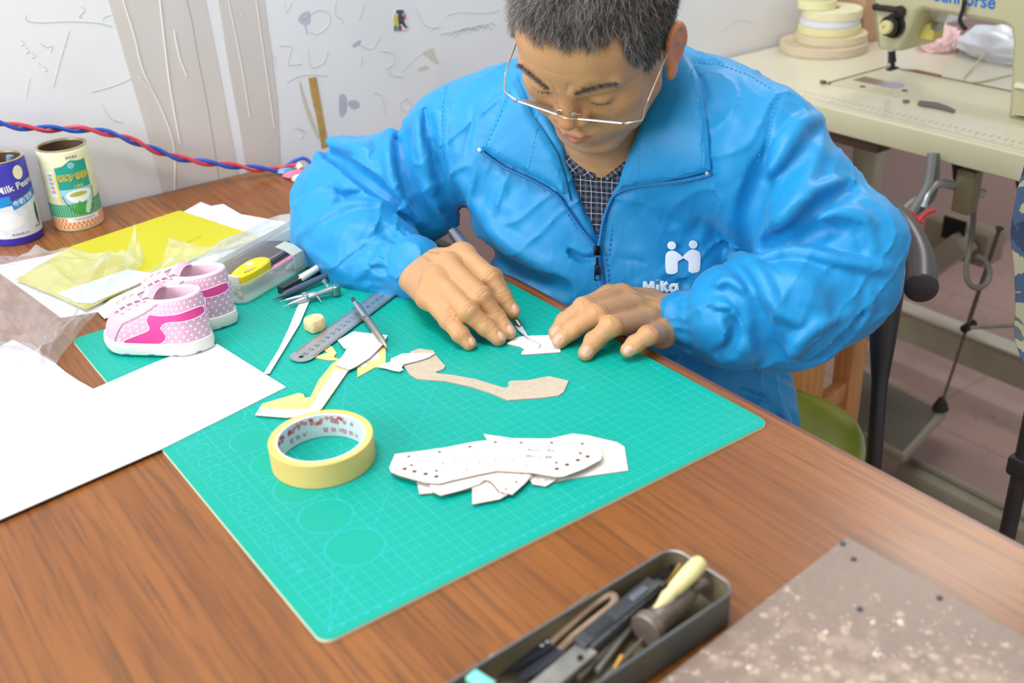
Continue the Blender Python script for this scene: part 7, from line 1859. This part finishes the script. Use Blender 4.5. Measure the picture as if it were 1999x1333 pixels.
# valleys (+) and ridges (-), traced along the cloth
G1 = [
 ([(1500, 320), (1476, 380), (1458, 430), (1448, 490)], 1.0, 1.7, 0),
 ([(1640, 440), (1590, 455), (1540, 480)], 0.9, 1.8, 0),
 ([(1668, 362), (1600, 396), (1560, 440), (1500, 482)], 0.6, 1.6, 0),
 ([(1495, 640), (1515, 690), (1540, 715)], 0.7, 1.8, 0),
 ([(1600, 560), (1640, 600), (1620, 660)], 0.45, 1.6, 0),
 ([(1500, 520), (1560, 560), (1610, 580)], -0.5, 2.0, 0),
 ([(1408, 560), (1440, 600), (1440, 660)], 0.5, 1.3, 0),
 ([(795, 250), (790, 320), (812, 392), (860, 440)], 0.8, 1.6, 0),
 ([(630, 285), (690, 335), (760, 390)], 0.6, 1.4, 0),
 ([(600, 350), (640, 350), (690, 372)], -0.5, 1.5, 0),
 ([(610, 470), (660, 450), (720, 440)], -0.4, 1.6, 0),
 ([(1250, 400), (1300, 440), (1330, 500)], 0.35, 2.2, 0),
 ([(1420, 200), (1430, 280), (1410, 360)], -0.3, 2.2, 0),
 ([(1000, 400), (1040, 450), (1100, 480)], -0.4, 2.2, 0),
 ([(829, 210), (833, 268), (849, 315), (872, 377), (888, 432)], 0.9, 0.7, 0),
 ([(815, 215), (818, 260), (830, 320), (850, 380)], -0.5, 0.8, 0),
 ([(778, 237), (776, 295), (790, 354), (810, 389), (841, 428), (884, 444)], 1.0, 0.85, 0),
 ([(762, 245), (758, 300), (770, 360), (800, 410), (835, 445)], -0.55, 0.9, 0),
 ([(618, 276), (650, 300), (689, 338), (728, 362), (767, 393), (802, 424)], 1.0, 0.8, 0),
 ([(612, 300), (645, 325), (685, 358), (730, 385), (775, 415)], -0.5, 0.9, 0),
 ([(640, 285), (680, 285), (715, 292)], -0.7, 1.2, 0),
 ([(610, 311), (661, 315), (690, 340)], 0.5, 0.5, 0),
 ([(576, 463), (630, 425), (673, 402), (716, 397), (778, 405), (825, 436)], -0.6, 0.7, 0),
 ([(600, 440), (640, 405), (690, 378), (745, 378), (800, 400)], 0.5, 0.8, 0),
 ([(658, 362), (668, 385), (674, 400)], 0.35, 0.3, 1),
 ([(700, 470), (730, 462), (770, 440)], 0.5, 0.6, 0),
 ([(660, 520), (700, 490), (725, 480), (745, 470)], 0.45, 0.6, 0),
 ([(690, 548), (720, 520), (750, 500)], -0.45, 0.6, 0),
 ([(590, 470), (620, 500), (665, 530)], -0.3, 0.9, 0),
 ([(750, 440), (765, 460), (782, 470)], 0.5, 0.35, 1),
 # left arm
 ([(1524, 177), (1508, 224), (1497, 282), (1488, 332), (1468, 368), (1450, 422), (1446, 470)], 0.45, 0.45, 0),
 ([(1500, 330), (1478, 380), (1462, 420), (1450, 462)], 1.2, 0.9, 0),
 ([(1607, 231), (1566, 240), (1526, 300), (1494, 345), (1465, 404)], -0.85, 0.9, 0),
 ([(1560, 290), (1530, 345), (1500, 400), (1480, 440)], 0.7, 1.0, 0),
 ([(1610, 250), (1590, 320), (1560, 380), (1520, 440)], -0.5, 1.0, 0),
 ([(1668, 362), (1640, 378), (1598, 400), (1562, 440), (1515, 474), (1472, 496)], 1.1, 0.8, 0),
 ([(1650, 350), (1590, 372), (1545, 405), (1510, 440)], -0.5, 0.9, 0),
 ([(1625, 440), (1590, 458), (1551, 480)], 1.2, 0.8, 0),
 ([(1700, 430), (1650, 415), (1600, 425), (1560, 452)], -0.8, 1.0, 0),
 ([(1458, 508), (1500, 500), (1551, 485), (1652, 510), (1745, 525)], -0.75, 0.8, 0),
 ([(1470, 520), (1551, 505), (1652, 530), (1730, 545)], 0.45, 0.8, 0),
 ([(1640, 400), (1665, 440), (1690, 500)], 0.4, 0.35, 1),
 ([(1660, 395), (1682, 440), (1700, 490)], 0.35, 0.35, 1),
 ([(1421, 492), (1462, 512), (1484, 540), (1503, 575), (1525, 610), (1572, 632)], -0.85, 0.8, 0),
 ([(1400, 510), (1440, 528), (1462, 560), (1480, 600), (1500, 640)], 0.7, 0.8, 0),
 ([(1480, 598), (1487, 655), (1503, 700), (1524, 722)], 0.8, 0.9, 0),
 ([(1427, 616), (1433, 657), (1395, 695)], 0.9, 0.7, 0),
 ([(1390, 600), (1425, 600), (1445, 640), (1440, 690)], -0.5, 0.6, 0),
 ([(1534, 717), (1547, 686), (1591, 642), (1640, 625)], -0.5, 0.7, 0),
 ([(1641, 506), (1591, 540), (1509, 578)], -0.28, 0.4, 1),
 ([(1690, 600), (1665, 650), (1610, 690), (1560, 710)], 0.45, 0.8, 0),
 ([(1700, 560), (1690, 620), (1640, 670)], -0.4, 0.7, 0),
 ([(1360, 545), (1400, 570), (1430, 575)], 0.5, 0.45, 0),
 ([(1395, 560), (1420, 545), (1460, 570)], -0.4, 0.6, 0),
 ([(1375, 600), (1410, 610), (1440, 600)], 0.4, 0.4, 0),
 # chest
 ([(880, 353), (915, 435), (968, 500), (1055, 552), (1114, 569)], 0.9, 1.5, 0),
 ([(900, 345), (945, 420), (1000, 480), (1075, 520), (1130, 540)], -0.5, 1.6, 0),
 ([(890, 400), (920, 470), (950, 520)], -0.4, 0.8, 0),
 ([(1108, 488), (1135, 504), (1160, 502)], 0.45, 0.5, 0),
 ([(1112, 478), (1140, 492), (1160, 490)], -0.3, 0.5, 0),
 ([(974, 330), (965, 382), (956, 423)], 0.3, 0.4, 0),
 ([(990, 345), (985, 390), (984, 420)], -0.25, 0.4, 0),
 ([(925, 200), (920, 250), (905, 300)], 0.3, 0.6, 0),
 ([(1370, 420), (1345, 470), (1290, 520)], 0.3, 0.9, 0),
 ([(1400, 330), (1398, 400), (1392, 470)], 0.22, 0.5, 0),
 ([(1200, 505), (1240, 508), (1262, 515)], 0.25, 0.4, 0),
 ([(1350, 130), (1372, 165), (1380, 200)], 0.4, 0.5, 0),
 ([(1352, 118), (1380, 128), (1415, 128)], 0.35, 0.4, 0),
 ([(868, 165), (862, 210), (862, 260), (866, 310), (875, 340)], 0.22, 0.3, 0),
 ([(880, 175), (874, 220), (873, 260), (876, 305)], -0.15, 0.3, 0),
 ([(1350, 122), (1400, 122), (1460, 142), (1530, 180)], 0.2, 0.25, 0),
 # lower hem at the hip
 ([(1470, 722), (1510, 700), (1545, 690)], 0.6, 0.6, 0),
 ([(1440, 760), (1480, 775), (1510, 790)], 0.5, 0.6, 0),
 ([(1520, 735), (1550, 750), (1562, 800), (1560, 840)], 0.4, 0.35, 0),
 ([(1480, 780), (1520, 800), (1545, 830)], -0.4, 0.6, 0),
]
for px, amp, w, sh in G1: fold(px, amp, w, bool(sh))
def gathers(a, b, ra, rb, n, amp, w, seed):
    """lengthwise puckers of an elastic cuff, and the stitch line where it meets the sleeve"""
    rg = np.random.RandomState(seed); ax = (b - a); L = np.linalg.norm(ax); ax = ax / L
    u = np.cross(ax, [0, 0, 1.]); u /= np.linalg.norm(u); v = np.cross(ax, u)
    for i in range(n):
        q = 2 * math.pi * i / n + rg.normal(0, 0.05)
        t0, t1 = rg.uniform(-0.45, -0.15), rg.uniform(0.75, 1.15)
        J.crease(Jn.snap([a + ax * L * t + (math.cos(q + 0.12 * t) * u + math.sin(q + 0.12 * t) * v) * (ra + (rb - ra) * t + (0.6 if t < 0 else 0)) for t in (t0, 0.0, 0.5, t1)]), amp * rg.uniform(0.6, 1.3), w)
    J.crease(Jn.snap([a + (math.cos(q) * u + math.sin(q) * v) * ra for q in np.linspace(0, 2 * math.pi, 25)]), 0.3, 0.28, taper=False)
gathers(V(783, 520, 127.2), V(808, 523, 125.2), 3.8, 3.7, 18, 0.6, 0.34, 1)
gathers(V(1371, 628, 117.6), V(1332, 630, 118.8), 3.8, 3.7, 18, 0.6, 0.34, 2)
def jpost(P, v):
    x, y, z = P[:, 0], P[:, 1], P[:, 2]
    a = np.sin(x * 0.55 + 1.3 * np.sin(y * 0.31 + 0.5) + 0.4 * z) * np.sin(y * 0.47 + 1.1 * np.sin(z * 0.4) + 0.2 * x)
    c = np.sin(x * 1.1 + 1.6 * np.sin(z * 0.7 + y * 0.3)) * np.sin(z * 0.9 + y * 0.8 + 1.2 * np.sin(x * 0.5))
    e = np.sin(x * 0.33 + y * 0.21 - z * 0.5 + 1.8 * np.sin(x * 0.4 - z * 0.33) + 1.2 * np.sin(y * 0.52 + z * 0.2))
    f_ = np.sin(x * 0.8 - y * 0.66 + z * 0.3 + 2.2 * np.sin(z * 0.35 + y * 0.25))
    return v + 0.14 * a + 0.08 * c * np.abs(c) - 0.28 * np.exp(-np.abs(e) * 5.0) - 0.14 * np.exp(-np.abs(f_) * 5.0) * (0.5 + 0.5 * a)
jp_, jq_ = J.mesh((-28, -10, -45), (60, 95, 45), 0.24, jpost)
jacket = np_object('jacket', jp_, jq_, BLUE, person, relax=1)

# shirt
Sh = SDF()
class Shrunk(SDF):
    def eval(self, P): return T0.eval(P) + 0.95
SH0 = Shrunk()
Sh.p.append((lambda P: T0.eval(P) + 0.95, O_, 60.0, 0.1, 'add'))
Sh.prism(O_, UX, UY, [on_plane(*p) for p in [(1085, 250), (1120, 290), (1160, 318), (1192, 326), (1215, 305), (1245, 262), (1262, 190), (1262, 60), (1150, -60), (1000, 20), (1030, 180)]], -6.0, 30.0, 0.3)
for px, amp, w in [([(1130, 340), (1160, 385), (1170, 440)], 0.25, 0.3), ([(1185, 360), (1168, 400), (1172, 450)], 0.35, 0.2), ([(1110, 300), (1150, 330), (1190, 345)], 0.3, 0.3), ([(1150, 350), (1190, 372), (1215, 350)], -0.2, 0.3)]:
    Sh.crease([p for p in SH0.hits(px)], amp, w)
c0 = SH0.hits([(1170, 380)])[0]
e0, e1_ = SH0.hits([(1078, 290), (1146, 500)]); e_n = np.cross(e1_ - e0, NC)
if e_n @ (SH0.hits([(1000, 400)])[0] - e0) < 0: e_n = -e_n
Sh.halfspace(e0, e_n, 0.2)
sp_, sq_ = Sh.mesh(c0 - np.array([17, 17, 9.0]), c0 + 17, 0.28)
qq = sp_ - O_
uvw = np.stack([qq @ UX, qq @ UY, qq @ NC], 1)
mp, nt, b_ = new_mat('plaid cotton')
a_ = nt.nodes.new('ShaderNodeAttribute'); a_.attribute_name = 'weave'
sx = nt.nodes.new('ShaderNodeSeparateXYZ'); nt.links.new(a_.outputs['Vector'], sx.inputs[0])
def band(coord, period, off, width):
    f = mathn(nt, 'FRACT', mathn(nt, 'ADD', mathn(nt, 'DIVIDE', coord, period), off))
    return mathn(nt, 'LESS_THAN', mathn(nt, 'ABSOLUTE', mathn(nt, 'SUBTRACT', f, 0.5)), width / period / 2)
tx = mathn(nt, 'ADD', sx.outputs[0], mathn(nt, 'MULTIPLY', sx.outputs[1], 0.06)); ty = sx.outputs[1]
col = mix(nt, mathn(nt, 'MULTIPLY', mathn(nt, 'ADD', band(tx, 1.25, 0, 0.3), band(ty, 1.25, 0, 0.3)), 0.26), lin((24, 26, 50)), lin((120, 132, 140)))
col = mix(nt, mathn(nt, 'MULTIPLY', mathn(nt, 'MAXIMUM', band(tx, 1.25, 0.5, 0.07), band(ty, 1.25, 0.5, 0.07)), 0.7), col, lin((215, 218, 222)))
nt.links.new(col, b_.inputs['Base Color']); b_.inputs['Roughness'].default_value = 0.85
PLAID = mp
shirt = np_object('shirt', sp_, sq_, PLAID, person, relax=1, attrs={'weave': uvw})
# shirt collar wings
def weave(o):
    me = o.data; n = len(me.vertices); co = np.zeros(n * 3); me.vertices.foreach_get('co', co)
    P = co.reshape(-1, 3) / S + np.array(o['_o']) if o.parent is None else co.reshape(-1, 3) / S + np.array(person['_o'])
    q = P - O_; t = 0.7
    a = me.attributes.new('weave', 'FLOAT_VECTOR', 'POINT')
    w_ = np.stack([(q @ UX) * math.cos(t) + (q @ UY) * math.sin(t), -(q @ UX) * math.sin(t) + (q @ UY) * math.cos(t), q @ NC], 1)
    a.data.foreach_set('vector', w_.astype(np.float32).ravel())
mb = MB()
drape(mb, SH0, [(1094, 285), (1110, 300), (1140, 322), (1165, 338), (1158, 350), (1128, 338), (1105, 340), (1096, 315)], 0.15, 0.3, 6, 8)
drape(mb, SH0, [(1190, 338), (1215, 300), (1238, 262), (1256, 205), (1268, 180), (1262, 240), (1240, 290), (1218, 335), (1185, 352), (1178, 346)], 0.15, 0.3, 6, 8)
sc = mb.build('shirt_collar', PLAID, person); weave(sc)

# jacket collar, turned open
mb = MB()
drape(mb, T0, [(1008, 150), (990, 193), (969, 238), (943, 288), (965, 305), (1000, 322), (1040, 342), (1086, 366), (1116, 392), (1108, 350), (1092, 300), (1068, 262), (1040, 225), (1022, 180)], 0.35, 0.75, 8, 14)
mb.build('collar_wing', BLUE, person)
mb = MB()
drape(mb, T0, [(1312, 98), (1346, 122), (1364, 158), (1376, 215), (1384, 262), (1391, 330), (1350, 340), (1300, 349), (1245, 358), (1206, 370), (1218, 332), (1248, 262), (1270, 205), (1284, 150)], 0.35, 0.75, 8, 14)
mb.build('collar_wing', BLUE, person)
# stitching of the collar: fine tubes
STITCH = mat('blue thread', (50, 156, 210), 0.6)
def seam(mb, px, lift, r=0.045, dash=True, sdf=None, step=4.5):
    P = (sdf or T0).hits(resample(px, step, False)); N = (sdf or T0).normals(P); P = P + N * lift
    for i in range(0, len(P) - 1, 2 if dash else 1): mb.tube([P[i], P[i + 1]], r, 5)
mb = MB()
for px in ([(1000, 185), (978, 238), (955, 284), (1000, 308), (1045, 332), (1090, 358)], [(1055, 250), (1036, 325)],
           [(1352, 150), (1364, 210), (1372, 262), (1378, 318), (1300, 334), (1240, 346), (1215, 352)], [(1256, 262), (1254, 340)]):
    if len(mb.v) and px[0][0] == 1352: mb.build('collar_stitching', STITCH, person); mb = MB()
    seam(mb, px, 1.12)
mb.build('collar_stitching', STITCH, person)
# zip: teeth tapes from the collar corners down to the pull
def tape(mb, px, lift, r, sdf=T0):
    P = sdf.hits(smooth_px(px)); N = sdf.normals(P); mb.tube(P + N * lift * .8, r * .78, 8)
def smooth_px(px, n=6): return [(p[0], p[1]) for p in smooth_line([(a, b, 0) for a, b in px], n)]
LZ = [(941, 295), (985, 326), (1040, 352), (1088, 380), (1112, 412), (1135, 445), (1155, 470), (1167, 486)]
RZ = [(1392, 338), (1330, 350), (1250, 360), (1206, 375), (1190, 398), (1179, 432), (1173, 465), (1169, 486)]
mb = MB()
for z_ in (LZ, RZ): tape(mb, z_, 0.45, 0.26)
tape(mb, [(1169, 486), (1173, 520), (1177, 550), (1180, 590)], 0.18, 0.3, T0)
mb.use(ZIPB); mb.build('zip', ZIPB, person)
mb = MB(); mb.use(STITCH)
for z_, (ox, oy) in ((LZ, (-6, 6)), (RZ, (2, 9))):
    P = T0.hits(resample([(a + 0, b) for a, b in smooth_px(z_)], 3.2, False)); N = T0.normals(P)
    for i in range(len(P) - 1):
        mb.tube([P[i] + N[i] * 0.6, P[i] * 0.45 + P[i + 1] * 0.55 + N[i] * 0.6], 0.13, 5)
mb.build('zip_teeth', ZIPB, person)
mb = MB()
for off in (-11, 14): seam(mb, [(1169 + off, 495), (1173 + off, 530), (1177 + off, 570), (1180 + off, 600)], 0.03, 0.05)
seam(mb, [(1062, 372), (1095, 398), (1120, 435), (1140, 470), (1155, 500)], 0.03, 0.05)
seam(mb, [(1215, 385), (1200, 420), (1192, 470), (1190, 500)], 0.03, 0.05)
mb.build('placket_stitching', mat('darker blue thread', (10, 100, 180), 0.6), person)
BLK = mat('black metal', (22, 22, 26), 0.25, 0.8)
zp = T0.hits([(1167, 488), (1167, 502), (1168, 545)]); zn = T0.normals(zp)
mb = MB(); U_ = zp[0] - zp[2]; U_ /= np.linalg.norm(U_); nz = zn[1]; W_ = np.cross(U_, nz); W_ /= np.linalg.norm(W_); nz = np.cross(W_, U_)
R3 = np.array([W_, U_, nz]).T
mb.box(zp[0] + nz * 0.65, (0.36, 0.55, 0.22), R3, 0.1)
mb.tube([zp[0] + nz * 0.9 + U_ * 0.3, zp[0] + nz * 1.15, zp[0] + nz * 0.9 - U_ * 0.45], 0.08, 6)
pl = mb.build('zip_pull', BLK, person)
mb = MB(); c_ = zp[1] - U_ * 1.0 + nz * 0.75
mb.box(c_ + U_ * 0.55, (0.16, 0.5, 0.05), R3, 0.04)
fr = [(-.32, -1.55), (.32, -1.55), (.24, 0.1), (-.24, 0.1)]
mb.tube([c_ + W_ * a + U_ * b for a, b in fr + fr[:1]], 0.07, 6)
mb.box(c_ - U_ * 0.5, (0.26, 0.5, 0.05), R3, 0.03)
mb.build('pull_tab', BLK, pl)
for pt in ((943, 292), (1389, 333)):
    q = T0.hits([pt])[0]; n_ = T0.normals([q])[0]
    mb = MB(); mb.lathe([(0, 0), (.22, 0), (.2, .08), (0, .1)], q + n_ * 1.1, n_, 12); mb.build('rivet', mat('silver', (190, 190, 195), 0.3, 1), person)
# printed emblem: two little figures and lettering, on the left breast
WHT = mat('white print', (232, 240, 250), 0.6, var=0.01)
mb = MB()
for cx, cy in ((1311, 479), (1353, 477)):
    drape(mb, T0, [(cx + 8.5 * math.cos(a), cy + 8.2 * math.sin(a)) for a in np.linspace(0, 2 * math.pi, 16, endpoint=False)], 0.06, 0.05, 5, 3)
drape(mb, T0, [(1303, 492), (1312, 489), (1321, 492), (1330, 499), (1333, 504), (1327, 508), (1323, 512), (1323, 528), (1319, 533), (1309, 535), (1301, 532), (1299, 520), (1299, 500)], 0.06, 0.05, 5, 3, True)
drape(mb, T0, [(1360, 489), (1351, 487), (1343, 491), (1335, 498), (1333, 503), (1339, 507), (1344, 512), (1344, 528), (1348, 533), (1357, 532), (1365, 528), (1367, 510), (1366, 494)], 0.06, 0.05, 5, 3, True)
def stroke(mb, px, w, lift=0.08):
    P = T0.hits(smooth_px(px, 4)); N = T0.normals(P); mb.tube(P + N * lift, w, 8, squash=0.25, up=N[0])
for st in ([(1258, 567), (1259, 549)], [(1259, 550), (1266, 562), (1274, 549)], [(1274, 549), (1276, 567)], [(1284, 555), (1284, 568)], [(1292, 548), (1293, 569)], [(1303, 551), (1295, 559), (1304, 569)], [(1318, 556), (1311, 557), (1309, 564), (1315, 569), (1320, 564), (1320, 553), (1322, 569)]):
    stroke(mb, st, 0.21)
stroke(mb, [(1284, 546), (1284, 546.8)], 0.23)
mb.build('chest_emblem', WHT, person)
# shoulder and armhole seams
mb = MB()
seam(mb, [(1524, 180), (1508, 224), (1497, 282), (1490, 325)], 0.06, 0.05, True, Jn)
seam(mb, [(1510, 190), (1494, 230), (1485, 285), (1479, 315)], 0.06, 0.04, True, Jn)
mb.build('jacket_seam', STITCH, person); mb = MB()
seam(mb, [(870, 168), (863, 210), (862, 260), (866, 310), (875, 340)], 0.06, 0.05, True, Jn)
mb.build('jacket_seam', STITCH, person); mb = MB()
seam(mb, [(1345, 122), (1400, 124), (1460, 146), (1524, 184)], 0.05, 0.05, True, Jn)
seam(mb, [(985, 140), (940, 142), (900, 155), (870, 168)], 0.06, 0.05, True, Jn)
mb.build('jacket_seam', STITCH, person)

# trousers and shoes below the table
Tr = SDF()
hipc = V(1325, 905, 140)
for s in (-1, 1):
    sd = np.cross([0, 0, 1.0], FW); sd[2] = 0; sd /= np.linalg.norm(sd)
    hp = hipc + sd * 8 * s; kn = hp + np.array([-0.85, -0.52, 0]) * 42 + np.array([0, 0, 1.0]); kn[2] = -24
    an = kn + np.array([4, 3, 0]); an[2] = -66
    Tr.chain([hp, kn, an], [8.2, 6.8, 5.6], 2.0)
    mb = MB(); f_ = np.array([-0.85, -0.52, 0])
    rings = []
    for t, w, h in ((-6, 1.5, 3), (-5, 3.6, 6.5), (0, 4.0, 8), (6, 4.6, 5.5), (13, 4.9, 4.6), (18, 4.2, 3.8), (20.5, 1.6, 2)):
        c_ = an + f_ * t; c_[2] = -75
        rings.append([c_ + sd * w * math.cos(a) + np.array([0, 0, 1.0]) * h * max(0, math.sin(a)) for a in np.linspace(0, 2 * math.pi, 20, endpoint=False)])
    mb.rings(rings); mb.build('shoe', mat('black leather', (30, 28, 28), 0.4), person)
Tr.ell(hipc + np.array([0, 0, 1]), (12, 12, 9), None, 4.0)
tp_, tq_ = Tr.mesh((-30, -20, -76), (70, 80, -10), 1.0)
np_object('trousers', tp_, tq_, mat('dark trousers', (40, 44, 58), 0.85), person, relax=2)

# ---------------------------------------------------------------- eyeglasses
SILV = mat('polished gold silver metal', (225, 205, 190), 0.18, 1.0, var=0.02)
gl = thing('eyeglasses', H(0, 10, 0), 'thin gold and silver metal framed eyeglasses worn low on the nose of the man', 'eyeglasses')
GY, GZ = 9.9, 0.75
vl = HR @ ray(1112, 226); LD = np.array([0, vl[1], vl[2]]); LD = LD / abs(LD[2]) + np.array([0, -0.13, 0])   # the way the lenses hang
def G(x, z, dy=0.0): return H(x * 1.07 - 0.75, GY - 0.022 * x * x + dy - z * LD[1], GZ + z)
lm = clear_plastic('spectacle lens', (236, 240, 244), 0.02, 0.2, 0.3)

mb = MB()
for s in (-1, 1):
    out = [(1.1, 0), (5.2, 0.05), (5.5, -0.4), (5.3, -2.2), (4.6, -2.9), (2.0, -2.9), (1.3, -2.3), (1.05, -0.7)]
    mb.tube([G(s * a, b) for a, b in out + out[:1]], 0.06, 8); mb.tube([G(s * 1.1, 0), G(s * 5.2, 0.05)], .1, 8)
    hx = [G(s * 5.4, 0.0), G(s * 6.2, 0.15, -0.2), G(s * 6.9, 0.2, -0.4), H(s * 7.55 - 0.3, 7.2, 0.9), H(s * 7.7 - .2, 6.4, 1.0)]
    mb.tube(hx, [0.09, 0.11, 0.12, 0.1, 0.09], 8)
    mb.lathe([(0, -.1), (.17, -.1), (.17, .12), (0, .16)], G(s * 5.55, 0.0, 0.05), HR[1], 10)
mb.tube([G(-1.15, -0.15), G(-0.7, 0.12, .05), G(0, 0.2, .15), G(0.7, 0.12, .05), G(1.15, -0.15)], [.06, .09, .1, .09, .06], 8)
frame = mb.build('frame', SILV, gl)
for s in (-1, 1):
    mb = MB()
    mb.tube([H(s * 7.7 - .2, 6.4, 1.0), H(s * 7.85 - .1, 3.0, 1.25), H(s * 7.95, 0.3, 1.5), H(s * 8.0, -1.6, 1.0), H(s * 7.9, -3.0, -1.4)], [.09, .085, .085, .13, .14], 8)
    mb.build('temple_arm', SILV, gl)
    mb = MB(); out = [(1.1, 0), (5.2, 0.05), (5.5, -0.4), (5.3, -2.2), (4.6, -2.9), (2.0, -2.9), (1.3, -2.3), (1.05, -0.7)]
    n_ = len(out); f = [G(s * a, b) for a, b in out]; bk = [G(s * a, b, -0.18) for a, b in out]
    mb.add(f + bk, [tuple(range(n_)), tuple(range(2 * n_ - 1, n_ - 1, -1))] + [(i, (i + 1) % n_, n_ + (i + 1) % n_, n_ + i) for i in range(n_)])
    mb.build('lens', lm, gl, smooth=False)
    mb = MB(); mb.tube([G(s * 1.1, -0.4), G(s * 0.95, -0.5, -0.5), H(s * 0.95, 9.0, 0.2)], 0.05, 6)
    mb.build('bridge_wire', SILV, frame)
    mb = MB(); 
    mb.lathe([(0, -.07), (.28, -.06), (.28, .06), (0, .07)], H(s * 0.95, 8.95, 0.05), HR[0] * s + HR[1] * 0.6, 12)
    mb.build('nose_pad', mat('clear silicone', (225, 225, 220), 0.2, trans=0.5), gl)
